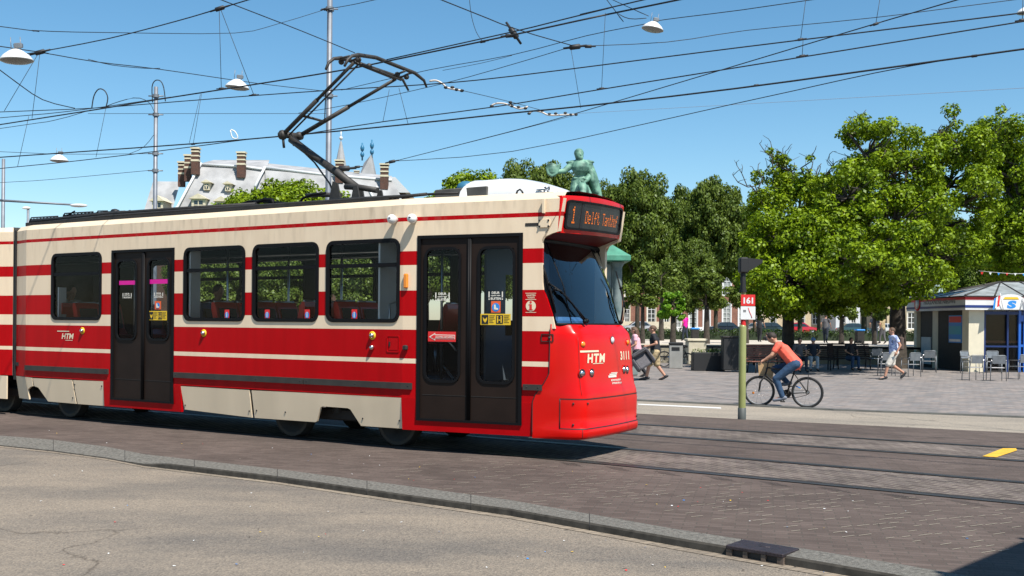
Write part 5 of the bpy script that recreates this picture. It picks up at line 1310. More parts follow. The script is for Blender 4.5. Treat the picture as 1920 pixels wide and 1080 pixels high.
# ================================================================== HOUSES
def house(name, lab, px0, px1, Y, top_y, mat, cols, rows, wm, trim, depth=10, base=None, arched=False, roof=True):
    zb = ZTER - .1; a = P(px0, 600, Y); b = P(px1, 600, Y); s_ = F_PX / Y
    zt = 1.65 + (hor(px0) - top_y) / s_
    t = thing(name, lab, 'house', (a.x, Y, 0), 0); W = b.x - a.x
    holes = []
    for (w0, w1) in cols:
        for (y0, y1) in rows:
            holes.append((W * w0, W * w1, 1.65 + (hor(px0) - y1) / s_, 1.65 + (hor(px0) - y0) / s_))
    xs_ = sorted(set([0, W] + [q for h in holes for q in h[:2]])); zs_ = sorted(set([zb, zt] + [q for h in holes for q in h[2:]]))
    mb = MB()
    for i in range(len(xs_) - 1):
        for j in range(len(zs_) - 1):
            xm, zm = (xs_[i] + xs_[i + 1]) / 2, (zs_[j] + zs_[j + 1]) / 2
            if any(h[0] < xm < h[1] and h[2] < zm < h[3] for h in holes): continue
            mb.add([(xs_[i], 0, zs_[j]), (xs_[i + 1], 0, zs_[j]), (xs_[i + 1], 0, zs_[j + 1]), (xs_[i], 0, zs_[j + 1])], [(0, 1, 2, 3)])
    mb.box((0, .3, zb), (W, depth, zt)); mb.build('wall', mat, t)
    mb = MB(); mb.box((-.05, -.12, zb), (W + .05, .0, base if base else zb + .9)); mb.build('plinth', trim, t)
    mb = MB(); mb.box((-.1, -.4, zt), (W + .1, .1, zt + .35)); mb.build('cornice', M_WHITE, t)
    if roof: mb = MB(); mb.prism([(-.2, zt + .36), (depth + .2, zt + .36), (depth * .5, zt + 3.6)], lambda p, q, o: Vector((o, p, q)), 0, W, 0); mb.build('roof', M_SLATE, t)
    for (x0, x1, z0, z1) in holes:
        f = MB(); w_ = .11; g_ = MB()
        f.box((x0, .04, z0), (x0 + w_, .2, z1)); f.box((x1 - w_, .04, z0), (x1, .2, z1)); f.box((x0 + w_, .04, z1 - w_), (x1 - w_, .2, z1)); f.box((x0 - .08, -.06, z0 - .12), (x1 + .08, .2, z0))
        nx = 2 if x1 - x0 < 1.7 else 3; nz = max(2, int((z1 - z0) / .62))
        for k in range(1, nx): x = x0 + (x1 - x0) * k / nx; f.box((x - .035, .06, z0), (x + .035, .14, z1 - w_))
        for k in range(1, nz): z = z0 + (z1 - z0) * k / nz; f.box((x0 + w_, .065, z - .03), (x1 - w_, .135, z + .03))
        f.box((x0 - .14, -.05, z0 - .0), (x0 - .003, .04, z1 + .14), 1); f.box((x1 + .003, -.05, z0), (x1 + .14, .04, z1 + .14), 1); f.box((x0 - .003, -.05, z1 + .003), (x1 + .003, .04, z1 + .14), 1)
        wn = f.build('window', [M_WHITE, trim], t); g_.add([(x0, .16, z0), (x1, .16, z0), (x1, .16, z1), (x0, .16, z1)], [(0, 1, 2, 3)]); g_.build('pane', wm, wn)
    return t
M_WPALE = pbr('curtained_glass', (.30, .33, .32), .15, spec=.6)
house('brick_house', 'brown brick house with tall dark windows and a white plinth behind the walking couple', 1165, 1262, 150, 440, M_BRICK, [(.06, .16), (.50, .66), (.82, .93)], [(572, 612), (520, 556), (470, 504)], M_GLB, M_STONE, base=2.2)
house('brick_house', 'brick house with pale curtained windows left of the signal post', 1262, 1412, 152, 430, M_BRICK, [(.02, .10), (.20, .30), (.38, .46), (.62, .72), (.82, .92)], [(568, 613), (510, 553), (455, 498)], M_WPALE, M_WHITE)
house('stone_house', 'cream stone mansion with rows of tall paned windows behind the cyclist', 1413, 1566, 154, 450, M_HCREAM, [(.03, .10), (.20, .28), (.40, .475), (.55, .63), (.72, .80), (.90, .97)], [(568, 606), (512, 550), (462, 500)], M_GLB, M_STONE)
house('white_house', 'white plastered house with tall windows, right of the cream mansion', 1567, 1662, 150, 470, M_HWHITE, [(.10, .2), (.30, .40), (.56, .68), (.8, .9)], [(578, 614), (520, 560)], M_GLB, M_WHITE)
house('stone_house', 'pale yellow stone house partly hidden by the kiosk', 1663, 1800, 130, 470, M_HCREAM, [(.05, .16), (.28, .40), (.50, .62), (.75, .88)], [(585, 615), (538, 566)], M_GLB, M_STONE)
house('brick_house', 'brick house seen past the tram nose, cut off by the tram', 1010, 1164, 148, 450, M_BRICK, [(.05, .15), (.3, .4), (.55, .65), (.8, .9)], [(575, 612), (520, 556)], M_GLB, M_STONE)
# large house with mansard roof and chimneys on the left
YM = 118.0; kM = F_PX / YM
def pm(px, py, dy=0): q = P(px, py, YM + dy); return q
mh = thing('mansard_house', 'large old house with slate mansard roofs, dormers and banded brick chimneys above the tram', 'house', (0, YM, 0), 0)
def M0(q): return (q.x, q.y - YM, q.z)
mb = MB()
e0, e1 = pm(255, 420), pm(785, 420); mb.box((e0.x + 2, 0.2, ZTER), (e1.x - 2, 14, 14)); mb.build('wall', M_BRICKD, mh)
def slope(mb, pts, mi=0): mb.add([M0(pm(*p)) for p in pts], [tuple(range(len(pts)))], mi)
mb = MB()
slope(mb, [(300, 418, -1), (330, 392, -.3), (350, 352, 1), (374, 307, 3.5), (462, 312, 3.5), (500, 318, 3.5), (505, 418, -1)])
slope(mb, [(374, 307, 3.5), (462, 312, 3.5), (500, 318, 3.5), (505, 300, 9), (400, 300, 9)])
slope(mb, [(500, 418, -1), (497, 315, 3.2), (735, 338, 3.2), (750, 365, 1.5), (770, 418, -1)])
slope(mb, [(497, 315, 3.2), (735, 338, 3.2), (735, 330, 9), (500, 306, 9)])
slope(mb, [(300, 418, -1), (330, 392, -.3), (350, 352, 1), (374, 307, 3.5), (400, 300, 9), (330, 418, 9)])
mb.build('roof', M_SLATE, mh)
mb = MB()
for pts in ([(303, 410, -1.2), (333, 388, -.5), (353, 350, .8), (377, 306, 3.2)], [(376, 308, 3.2), (462, 313, 3.2), (498, 318, 3.2)], [(478, 350, .6), (488, 330, 2.2), (497, 313, 3)], [(498, 314, 3), (612, 328, 3), (735, 338, 3)], [(700, 372, .9), (690, 350, 2)], [(717, 372, .9), (706, 350, 2)]):
    mb.tube([M0(pm(*p)) for p in pts], .17, 6)
mb.build('ridge_lead', M_LEAD, mh)
def chimney(px, y0, y1, w_, dy):
    c = pm(px, y0, dy); b = pm(px, y1, dy); hw = w_ / 2 / kM; mb = MB(); z0, z1 = b.z, c.z; x = c.x; H = z1 - z0; yy = dy
    def bx(ex_, a, b_, mi): ex_ *= .6; mb.box((x - hw - ex_, yy - hw * .8 - ex_, a), (x + hw + ex_, yy + hw * .8 + ex_, b_), mi)
    bx(0, z0 - .35, z0 + H * .42, 0); bx(.05, z0 + H * .42, z0 + H * .50, 1); bx(-.02, z0 + H * .5, z0 + H * .62, 0); bx(.05, z0 + H * .62, z0 + H * .68, 1); bx(-.02, z0 + H * .68, z0 + H * .80, 0); bx(.06, z0 + H * .80, z0 + H * .86, 1); bx(0, z0 + H * .86, z0 + H * .93, 0); bx(.16, z0 + H * .93, z1, 1)
    mb.build('chimney', [M_BRICKD, M_STONE], mh)
chimney(367, 277, 322, 14, 2.0); chimney(353, 290, 335, 12, 3.5); chimney(341, 303, 345, 12, 5); chimney(453, 285, 328, 15, 2.4); chimney(637, 300, 338, 15, 2.4); chimney(721, 307, 350, 15, 2.2); chimney(669, 320, 342, 9, 8)
def dormer(px, y0, y1, w_, dy):
    a = pm(px, y1, dy); zt = pm(px, y0, dy).z; hw = w_ / 2 / kM; x = a.x; mb = MB(); zb = a.z; zm = zb + (zt - zb) * .72
    mb.box((x - hw, dy, zb), (x + hw, dy + 3, zm), 0); mb.prism([(x - hw - .3, zm), (x + hw + .3, zm), (x, zt)], lambda p, q, o: Vector((p, o, q)), dy - .25, dy + 3, 0)
    mb.box((x - hw * .62, dy - .04, zb + .15), (x + hw * .62, dy - .01, zm - .2), 1); mb.box((x - .05, dy - .07, zb + .15), (x + .05, dy - .04, zm - .2), 0); mb.box((x - hw * .62, dy - .065, (zb + zm) / 2), (x + hw * .62, dy - .045, (zb + zm) / 2 + .1), 0)
    mb.build('dormer', [M_STONE, M_GLB], mh)
dormer(372, 363, 398, 26, -.6); dormer(415, 368, 402, 22, -.6); dormer(387, 337, 356, 11, .6); dormer(427, 340, 358, 10, .6); dormer(295, 366, 405, 20, -.8)
mb = MB(); a, b = M0(pm(287, 340, 8)), M0(pm(338, 400, 8)); mb.add([(a[0], a[1], a[2]), (b[0], a[1], a[2]), (b[0], a[1] - 3, b[2]), (a[0], a[1] - 3, b[2])], [(0, 1, 2, 3)]); mb.add([(a[0], a[1], a[2]), (a[0] - .6, a[1] - 1, b[2]), (a[0], a[1] - 3, b[2])], [(0, 1, 2)], 1); mb.build('wing_roof', [M_SLATE, M_BLACK], mh)
mb = MB(); q = pm(735, 352, 6); q1 = pm(760, 362, 6); mb.box((q.x, 6, q1.z - 6), (q1.x, 12, q1.z)); q0 = pm(735, 333, 6); mb.prism([(q.x - .3, q1.z), (q1.x + .6, q1.z), (q1.x - 1.2, q0.z), (q.x - .3, q0.z)], lambda p, z, o: Vector((p, o, z)), 5.5, 12, 1); mb.build('side_wing', [M_BRICKD, M_LEAD], mh)
# far towers
tw_ = thing('church_spire', 'slender pointed spire with a weather vane left of the twin finials', 'spire', (P(639, 300, 180).x, 180, 0), 0)
def zt_(py, Y, px=640): return 1.65 + (hor(px) - py) * Y / F_PX
mb = MB(); mb.lathe([(1.0, 2), (1.0, zt_(312, 180)), (.85, zt_(302, 180)), (.62, zt_(290, 180)), (.2, zt_(268, 180)), (.02, zt_(262, 180))], (0, 0, 0), 'z', 8, 0, False); mb.build('steeple', M_SLATE, tw_)
mb = MB(); mb.tube([(0, 0, zt_(262, 180)), (0, 0, zt_(245, 180))], .12, 6); mb.ell((0, 0, zt_(259, 180)), .35, 8); mb.build('weather_vane', M_LEAD, tw_)
tw_ = thing('tower', 'steep roofed stone tower with two tall blue finials behind the slate roof', 'tower', (P(690, 320, 170).x, 170, 0), 0)
k7 = 170 / F_PX; mb = MB(); hb = 17 * k7
mb.box((-hb, -hb * .7, 1), (hb, hb * .7, zt_(342, 170, 690)), 0)
zb_, z1_ = zt_(342, 170, 690), zt_(292, 170, 690); vs = [(-hb, -hb, zb_), (hb, -hb, zb_), (hb, hb, zb_), (-hb, hb, zb_), (-11 * k7, 2, z1_ - .9), (7 * k7, -1, z1_), (7 * k7, 1, z1_), (-11 * k7, 3, z1_ - .9)]
mb.add(vs, [(0, 1, 5, 4), (1, 2, 6, 5), (2, 3, 7, 6), (3, 0, 4, 7), (4, 5, 6, 7)], 0); mb.build('roof', M_SLATE, tw_)
for dx, y0, y1 in ((-11, 297, 268), (7, 292, 262)):
    mb = MB(); x = dx * k7; mb.tube([(x, 0, zt_(y0 + 4, 170, 690)), (x, 0, zt_(y1, 170, 690))], .14, 6); mb.ell((x, 0, zt_(y0 - 7, 170, 690)), (.35, .35, .5), 8); mb.ell((x, 0, zt_(y0 - 19, 170, 690)), (.35, .35, .6), 8); mb.build('finial', pbr('finial_blue', (.02, .16, .30), .5), tw_)
# ================================================================== PEOPLE
def remesh(o, vox, smooth=2):
    m = o.modifiers.new('merge', 'REMESH'); m.mode = 'VOXEL'; m.voxel_size = vox; m.use_smooth_shade = True
    if smooth: s_ = o.modifiers.new('soften', 'SMOOTH'); s_.factor = .5; s_.iterations = smooth
def V(*a): return Vector(a)
def hand(mb, w_, d, nrm, curl=.5, k=1.0, thumb=1):
    """palm + four fingers + thumb; w_ wrist, d pointing direction, nrm back-of-hand normal"""
    d = Vector(d).normalized(); nrm = Vector(nrm); nrm = (nrm - d * nrm.dot(d)).normalized(); s_ = d.cross(nrm) * thumb
    palm = w_ + d * .05 * k
    mb.caps(w_, palm, .026 * k, .03 * k); 
    for i, (o_, l_) in enumerate(((-.030, .062), (-.010, .075), (.010, .080), (.030, .070))):
        a = w_ + d * .075 * k + s_ * o_ * k; mb.caps(palm + s_ * o_ * .7 * k, a, .014 * k, .011 * k, 6)
        e1 = (d * math.cos(curl) - nrm * math.sin(curl)); b = a + e1 * l_ * .5 * k; mb.caps(a, b, .0105 * k, .009 * k, 6)
        e2 = (d * math.cos(curl * 2.1) - nrm * math.sin(curl * 2.1)); mb.caps(b, b + e2 * l_ * .5 * k, .009 * k, .0075 * k, 6)
    a = w_ + d * .02 * k + s_ * .03 * k; b = a + (d * .6 + s_ * .7 - nrm * .3).normalized() * .045 * k; mb.caps(a, b, .014 * k, .011 * k, 6); mb.caps(b, b + (d - nrm * .4).normalized() * .03 * k, .011 * k, .009 * k, 6)
def person(label, loc, rz, J, cl, vox=.012, group=None, k=1.0, hair='short', cat='person', name='person', fat=1.0):
    """J: joints in metres, x forward, y left, z up.  cl: dict of clothing"""
    t = thing(name, label, cat, loc, rz, group)
    if k != 1 or fat != 1: t.scale = (k * (1 + (fat - 1) * .7), k * fat, k)
    J = {a: Vector(b) for a, b in J.items()}
    fw = J.get('face', V(1, 0, 0)).normalized(); hd = J['head']; upv = (hd - J['neck']).normalized(); lf = upv.cross(fw).normalized(); fw = lf.cross(upv).normalized()
    mb = MB()
    sh = (J['shl'] + J['shr']) / 2; hp = (J['hpl'] + J['hpr']) / 2; wst = sh.lerp(hp, .6)
    rotm = Matrix((fw, lf, upv)).transposed()
    mb.ell(hd + upv * .015, (.092, .075, .115), 14, 0, rotm); mb.ell(hd - upv * .05 + fw * .015, (.072, .058, .07), 12, 0, rotm)
    mb.ell(hd + fw * .095 - upv * .015, (.018, .013, .024), 8, 0, rotm); mb.ell(hd + fw * .082 - upv * .062, (.014, .026, .008), 8, 0, rotm)
    for s_ in (-1, 1): mb.ell(hd + lf * .078 * s_ - upv * .01, (.02, .010, .032), 8, 0, rotm); mb.ell(hd + fw * .083 + lf * .030 * s_ + upv * .022, (.010, .014, .006), 8, 0, rotm)
    mb.caps(J['neck'] - upv * .02, hd - upv * .06, .055, .052)
    for s_ in 'lr':
        mb.caps(sh, J['sh' + s_], .085, .058); mb.caps(sh.lerp(hp, .25), hp.lerp(J['hp' + s_], .5) , .12, .11)
        mb.chain([J['sh' + s_], J['el' + s_], J['wr' + s_]], [.050, .038, .026])
        mb.chain([J['hp' + s_], J['kn' + s_], J['an' + s_]], [.088, .056, .038])
        foot = J['an' + s_] ; toe = J['to' + s_]; mb.chain([foot, foot.lerp(toe, .5) - V(0, 0, .0), toe], [.038, .034, .026])
        hd_ = J.get('hd' + s_, (J['wr' + s_] - J['el' + s_])); hand(mb, J['wr' + s_], hd_, J.get('hn' + s_, lf * (1 if s_ == 'l' else -1)), J.get('curl', V(.5, 0, 0)).x, 1.0, 1 if s_ == 'l' else -1)
    mb.caps(wst, hp, .115, .125)
    body = mb.build('body', cl.get('skin', M_SKIN), t); remesh(body, vox)
    # eyes
    e = MB()
    for s_ in (-1, 1): e.ell(hd + fw * .0905 + lf * .030 * s_ + upv * .006, (.006, .011, .007), 8, 0, rotm)
    e.build('eyes', M_BLACK, body)
    if hair:
        h = MB(); h.ell(hd + upv * .035 - fw * .018, (.098, .086, .105), 14, 0, rotm)
        if hair == 'long': h.caps(hd - fw * .05, hd - fw * .08 - upv * .22, .09, .06); h.caps(hd - fw * .05 + lf * .05, hd - fw * .05 - upv * .16 + lf * .07, .05, .04); h.caps(hd - fw * .05 - lf * .05, hd - fw * .05 - upv * .16 - lf * .07, .05, .04)
        if hair == 'cap': h.ell(hd + fw * .09 + upv * .045, (.07, .06, .012), 10, 0, rotm)
        o = h.build('hair' if hair != 'cap' else 'cap', cl.get('hair', M_HAIR), t); remesh(o, vox)
    if 'shirt' in cl:
        s = MB(); g_ = .014
        for s_ in 'lr':
            s.caps(sh - V(0, 0, .01), J['sh' + s_], .098, .070); s.caps(sh.lerp(hp, .25), hp.lerp(J['hp' + s_], .55).lerp(sh, .1), .135, .128)
            el = J['sh' + s_].lerp(J['el' + s_], cl.get('sleeve', .6)); s.caps(J['sh' + s_], el, .070, .062)
            if cl.get('sleeve', .6) > 1: s.caps(J['el' + s_], J['el' + s_].lerp(J['wr' + s_], .8), .052, .042)
        s.caps(wst, hp, .135, .148); s.caps(sh, J['neck'] - upv * .03, .085, .066)
        o = s.build('shirt', cl['shirt'], t); remesh(o, vox * 1.15)
    if 'legs' in cl:
        s = MB(); L_ = cl.get('leg_len', 2.0)
        s.caps(hp, hp + (sh - hp) * .12, .146, .135)
        for s_ in 'lr':
            s.caps(hp, J['hp' + s_], .13, .112)
            kn = J['kn' + s_]; an = J['an' + s_]
            if L_ >= 1: s.caps(J['hp' + s_], kn, .112, .080 if L_ > 1.5 else .095); 
            else: s.caps(J['hp' + s_], J['hp' + s_].lerp(kn, L_), .112, .095)
            if L_ > 1: s.caps(kn, kn.lerp(an, min(.95, L_ - 1)), .076, .056)
        o = s.build('trousers' if L_ > 1.5 else 'shorts', cl['legs'], t); remesh(o, vox * 1.15)
    for s_ in 'lr':
        s = MB(); an, to = J['an' + s_], J['to' + s_]; dn = V(0, 0, -.022); d_ = (to - an).normalized()
        s.chain([an - d_ * .05 + dn, an.lerp(to, .5) + dn, to + dn * .6 + d_ * .02], [.045, .046, .036]); s.caps(an - d_ * .015, an + V(0, 0, .01), .046, .048)
        o = s.build('shoe', cl.get('shoe', M_SHOE), t); remesh(o, vox * 1.1)
    return t
def walkJ(lean=.04, step=.28, arm=.15, bend=0):
    return dict(hpl=(0, .09, .92), hpr=(0, -.09, .92), shl=(lean, .19, 1.44), shr=(lean, -.19, 1.44), neck=(lean + .01, 0, 1.50), head=(lean + .035, 0, 1.635),
        ell=(-arm * .6, .25, 1.17), wrl=(-arm * .4 + .08, .27, .94), elr=(arm * .8, -.25, 1.17), wrr=(arm * 1.6 + .08, -.25, .96),
        knl=(step * .75, .10, .50), anl=(step * 1.05, .10, .09), tol=(step * 1.05 + .15, .11, .05), knr=(-step * .15, -.10, .49), anr=(-step * 1.15, -.10, .13), tor=(-step * 1.15 + .13, -.11, .04))
def sitJ(): return dict(hpl=(0, .10, .50), hpr=(0, -.10, .50), shl=(.02, .19, 1.02), shr=(.02, -.19, 1.02), neck=(.04, 0, 1.08), head=(.07, 0, 1.21),
        ell=(.08, .26, .78), wrl=(.30, .16, .68), elr=(.08, -.26, .78), wrr=(.30, -.16, .68), knl=(.43, .12, .52), anl=(.45, .13, .09), tol=(.60, .14, .05), knr=(.43, -.12, .52), anr=(.40, -.13, .09), tor=(.55, -.14, .05))
# couple carrying an armchair
def place(px, py, z=ZP): p = G(px, py, z); return (p.x, p.y, z)
J = walkJ(.05, .22); J.update(elr=(.02, -.30, 1.18), wrr=(.20, -.30, 1.02), ell=(-.02, .28, 1.19), wrl=(.22, .22, 1.10))
x, y, z = place(1229, 713)
man = person('man in black t-shirt and camouflage shorts walking left, carrying the grey armchair', (x, y, z), PI - .15, J, dict(shirt=M_TBLACK, legs=M_KHAKI, leg_len=.95, hair=M_HAIRB, sleeve=.55), k=1.0, fat=1.35)
J = walkJ(.06, .22); J.update(wrr=(.30, -.2, 1.05), elr=(.12, -.26, 1.16), wrl=(.25, .22, 1.0), ell=(.05, .26, 1.16))
x2, y2, z2 = place(1199, 709)
person('woman in pink top and black trousers walking just ahead of the man in black', (x2, y2 + .7, z2), PI - .1, J, dict(shirt=M_PINK, legs=M_TBLACK, hair=M_HAIRB, sleeve=.5), k=.97, hair='long', fat=1.35)
# the armchair: tilted on its back, held between them
ac = thing('armchair', 'grey upholstered tub armchair being carried tilted by the walking couple', 'armchair', (x - .46, y - .30, z + .62), R(-25)); ac.rotation_euler = (R(62), R(-30), R(10)); ac.scale = (.78, .78, .78)
mb = MB(); mb.bbox((-.30, -.30, -.02), (.30, .30, .12), .04); mb.build('seat', M_CHARC, ac)
mb = MB(); mb.bbox((-.36, .24, -.05), (.36, .36, .42), .04); mb.build('backrest', M_CHARC, ac)
for s_ in (-1, 1): mb = MB(); mb.bbox((s_ * .37 - .06, -.32, -.05), (s_ * .37 + .06, .30, .28), .04); mb.build('armrest', M_CHARC, ac)
for sx_ in (-1, 1):
    for sy_ in (-1, 1): mb = MB(); mb.tube([(sx_ * .28, sy_ * .26, -.05), (sx_ * .30, sy_ * .28, -.22)], [.02, .013], 8); mb.build('leg', M_BLACK, ac)
# man with backpack
J = walkJ(.04, .30); J.update(knr=(.02, -.1, .50), anr=(-.36, -.1, .22), tor=(-.27, -.1, .09), elr=(-.10, -.25, 1.18), wrr=(-.06, -.27, .96))
xb, yb, zb = place(1676, 712)
bp_ = person('man in pale blue patterned shirt and white shorts striding left', (xb, yb, zb), PI, J, dict(shirt=M_SHIRTW, legs=M_SHORTW, leg_len=.95, hair=M_HAIRB, sleeve=.5), k=1.0, fat=1.15)
bk = thing('backpack', 'small dark backpack worn by the man in the pale blue shirt', 'backpack', (xb + .21, yb, zb + 1.24), PI)
mb = MB(); mb.bbox((-.09, -.14, -.24), (.07, .14, .22), .05); mb.build('bag', pbr('backpack_cloth', (.10, .065, .05), .8), bk)
for s_ in (-1, 1): mb = MB(); mb.tube([(.06, s_ * .11, .18), (.19, s_ * .12, .20), (.33, s_ * .12, .06), (.26, s_ * .14, -.12), (.06, s_ * .12, -.18)], .016, 6); mb.build('strap', M_BLACK, bk)

# cyclist and bicycle
yr = P(1515, 600, 22.1)
rear = Vector((yr.x, 22.1, ZP)); hdg = math.atan2(dv.y * -1, -dv.x) 
hdg = math.atan2(.36, -.93)
bike = thing('bicycle', 'black trekking bicycle with rear rack being ridden left behind the signal post', 'bicycle', rear, hdg)
WB, WR = 1.03, .335
for nm, x in (('rear', 0), ('front', WB)):
    mb = MB(); c = [(x + (WR - .02) * math.cos(2 * PI * i / 40), 0, WR + (WR - .02) * math.sin(2 * PI * i / 40)) for i in range(40)]; mb.tube(c, .027, 8, closed=True); wh = mb.build('wheel', M_TYRE, bike)
    mb = MB(); c = [(x + (WR - .045) * math.cos(2 * PI * i / 40), 0, WR + (WR - .045) * math.sin(2 * PI * i / 40)) for i in range(40)]; mb.tube(c, .010, 6, closed=True); mb.build('rim', M_STEEL, wh)
    mb = MB(); mb.tube([(x, -.05, WR), (x, .05, WR)], .025, 10)
    for i in range(14): a = 2 * PI * i / 14; mb.tube([(x + .02 * math.cos(a + 1), .02 * (-1) ** i, WR + .02 * math.sin(a + 1)), (x + (WR - .05) * math.cos(a), 0, WR + (WR - .05) * math.sin(a))], .0022, 3)
    mb.build('spokes', M_ALU, wh)
mb = MB(); bbk, st_, ht, hb_ = V(.44, 0, .29), V(.27, 0, .80), V(.86, 0, .86), V(.90, 0, .70)
for a, b, r_ in ((bbk, st_, .017), (bbk, hb_, .022), (st_ * .96 + bbk * .04, ht, .019), (ht, hb_, .02)): mb.tube([a, b], r_, 8)
for s_ in (-.055, .055): mb.tube([bbk + V(0, s_ * .6, 0), V(0, s_, WR)], .010, 6); mb.tube([st_ + V(0.02, s_ * .3, -.05), V(0, s_, WR)], .009, 6)
mb.build('frame', M_BLACK, bike)
mb = MB()
for s_ in (-.055, .055): mb.tube([hb_ + V(0, s_, 0), V(WB - .02, s_, .52), V(WB, s_, WR)], .014, 8)
mb.tube([hb_ + V(0, -.055, 0), hb_ + V(0, .055, 0)], .016, 8); mb.build('fork', M_BLACK, bike)
mb = MB(); mb.tube([ht, V(.84, 0, .98)], .014, 8); mb.tube([V(.82, -.28, 1.0), V(.86, -.15, .99), V(.87, 0, .98), V(.86, .15, .99), V(.82, .28, 1.0)], .012, 8); mb.build('handlebar', M_BLACK, bike)
mb = MB(); mb.tube([st_, V(.22, 0, .90)], .013, 8); mb.ell((.20, 0, .92), (.13, .07, .028), 12); mb.build('saddle', M_BLACK, bike)
mb = MB(); mb.tube([(-.12, -.05, .735), (.24, -.05, .72), (.24, .05, .72), (-.12, .05, .735), (-.17, 0, .745)], .007, 6, closed=True); mb.tube([(0, -.06, WR), (-.02, -.05, .73)], .006, 6); mb.tube([(0, .06, WR), (-.02, .05, .73)], .006, 6); mb.tube([(0.1, -.05, .728), (.1, .05, .728)], .005, 5); mb.build('rack', M_BLACK, bike)
mb = MB(); mb.lathe([(.0, -.062), (.09, -.062), (.095, -.058), (.09, -.055), (0, -.055)], bbk, 'y', 20); mb.tube([bbk + V(0, .07, 0), V(.50, .08, .13)], .010, 6); mb.tube([bbk + V(0, -.07, 0), V(.38, -.08, .45)], .010, 6); mb.bbox((.46, .08, .115), (.56, .17, .14), .008); mb.bbox((.33, -.17, .44), (.43, -.08, .465), .008); mb.lathe([(.03, -.03), (.045, -.03), (.045, .0), (.02, 0)], (0, -.03, WR), 'y', 12); mb.build('crank', M_DK, bike)
mb = MB(); mb.tube([(.44, -.06, .38), (.2, -.06, .375), (0, -.045, .385)], .006, 4); mb.tube([(.44, -.06, .20), (.2, -.06, .22), (0, -.045, .285)], .006, 4); mb.build('chain', M_DK, bike)
mb = MB(); mb.tube([(.28, -.05, .48), (.15, -.055, .42)], .014, 6); mb.build('lock', M_DECB, bike)
mb = MB(); mb.lathe([(0, 0), (.028, 0), (.028, .006), (0, .008)], (WB + .13, -.01, .29), 'y', 10); mb.build('reflector', M_AMB, bike)
J = dict(hpl=(.24, .10, .95), hpr=(.24, -.10, .95), shl=(.56, .18, 1.36), shr=(.56, -.18, 1.36), neck=(.61, 0, 1.40), head=(.70, 0, 1.51), ell=(.68, .25, 1.14), wrl=(.82, .24, 1.035), elr=(.68, -.25, 1.14), wrr=(.82, -.24, 1.035), hdl=(1, .0, -.6), hdr=(1, .0, -.6), hnl=(.5, .1, 1), hnr=(.5, -.1, 1),
         knl=(.60, .13, .62), anl=(.47, .12, .22), tol=(.62, .12, .17), knr=(.66, -.13, .82), anr=(.40, -.13, .53), tor=(.52, -.13, .50), face=(1, 0, -.1), curl=(.9, 0, 0))
person('cyclist in coral t-shirt and blue jeans riding left behind the signal post', rear, hdg, J, dict(shirt=M_CORAL, legs=M_JEANS, sleeve=.55, shoe=pbr('shoe_grey', (.16, .18, .22), .7)), k=1.0, vox=.011, fat=1.12)
bag = thing('paper_bag', 'brown paper bag with green and red print hanging from the bicycle handlebar', 'paper bag', rear + Vector((math.cos(hdg), math.sin(hdg), 0)) * .93 + Vector((0, -.05, .60)), hdg); bag.scale = (1.4, 1.25, 1.4)
mb = MB(); mb.add([(-.10, -.26, 0), (.10, -.26, 0), (.10, -.14, 0), (-.10, -.14, 0), (-.13, -.27, .24), (.13, -.27, .24), (.12, -.15, .26), (-.11, -.15, .25)], [(0, 3, 2, 1), (0, 1, 5, 4), (1, 2, 6, 5), (2, 3, 7, 6), (3, 0, 4, 7)]); mb.build('bag', M_PAPER, bag)
mb = MB(); mb.tube([(-.07, -.22, .22), (-.02, -.24, .31), (.05, -.22, .22)], .005, 5); mb.build('handle', M_PAPER, bag)
mb = MB(); mb.add([(-.10, -.274, .13), (-.02, -.274, .12), (-.02, -.274, .18), (-.10, -.276, .18)], [(0, 1, 2, 3)], 0); mb.add([(-.10, -.272, .06), (0, -.272, .05), (0, -.274, .115), (-.10, -.274, .125)], [(0, 1, 2, 3)], 1); mb.build('print', [pbr('print_green', (.05, .4, .05), .6), M_DECR], bag)

sc_ = thing('shadow_board', 'unseen board on two posts, added to cast the shadow in the lower right corner', 'board', (5.04, 4.90, 0), R(45))  # out-of-frame board, added only for the shadow it throws on the road
mb = MB(); mb.bbox((-1.15, -.04, 2.75), (1.15, .04, 4.45), .015); mb.build('panel', M_DK, sc_)
for x in (-.8, .8): mb = MB(); mb.lathe([(.045, -.1), (.045, 4.4), (0, 4.42)], (x, .09, 0), 'z', 12); mb.build('post', M_STEEL, sc_)
# ================================================================== STATUE
st = thing('statue', 'green bronze horseman holding out a cocked hat on a tall pedestal', 'statue', (P(1085, 600, 37).x, 37, ZP), 0)
mb = MB(); mb.bbox((-2.0, -1.5, 0), (2.0, 1.9, .5), .04); mb.bbox((-1.1, -1.2, .5), (1.1, 1.6, 3.95), .04)
for sx_ in (-1, 1):
    for sy_ in (-1.3, 1.7): mb.lathe([(.24, .5), (.24, .62), (.17, .7), (.16, 3.8), (.22, 3.9), (.24, 3.98)], (sx_ * 1.27, sy_, 0), 'z', 16)
mb.build('pedestal', M_PEDS, st)
mb = MB(); mb.bbox((-1.68, -1.8, 4.0), (1.68, 2.1, 4.22), .03); mb.add([(-1.63, -1.75, 4.22), (1.63, -1.75, 4.22), (1.63, 2.05, 4.22), (-1.63, 2.05, 4.22), (-1.1, -1.2, 4.60), (1.1, -1.2, 4.60), (1.1, 1.5, 4.60), (-1.1, 1.5, 4.60)], [(0, 1, 5, 4), (1, 2, 6, 5), (2, 3, 7, 6), (3, 0, 4, 7), (4, 5, 6, 7)]); mb.build('pedestal_cap', M_COPPER, st)
Z0 = 4.6
mb = MB()      # horse facing the camera (-y)
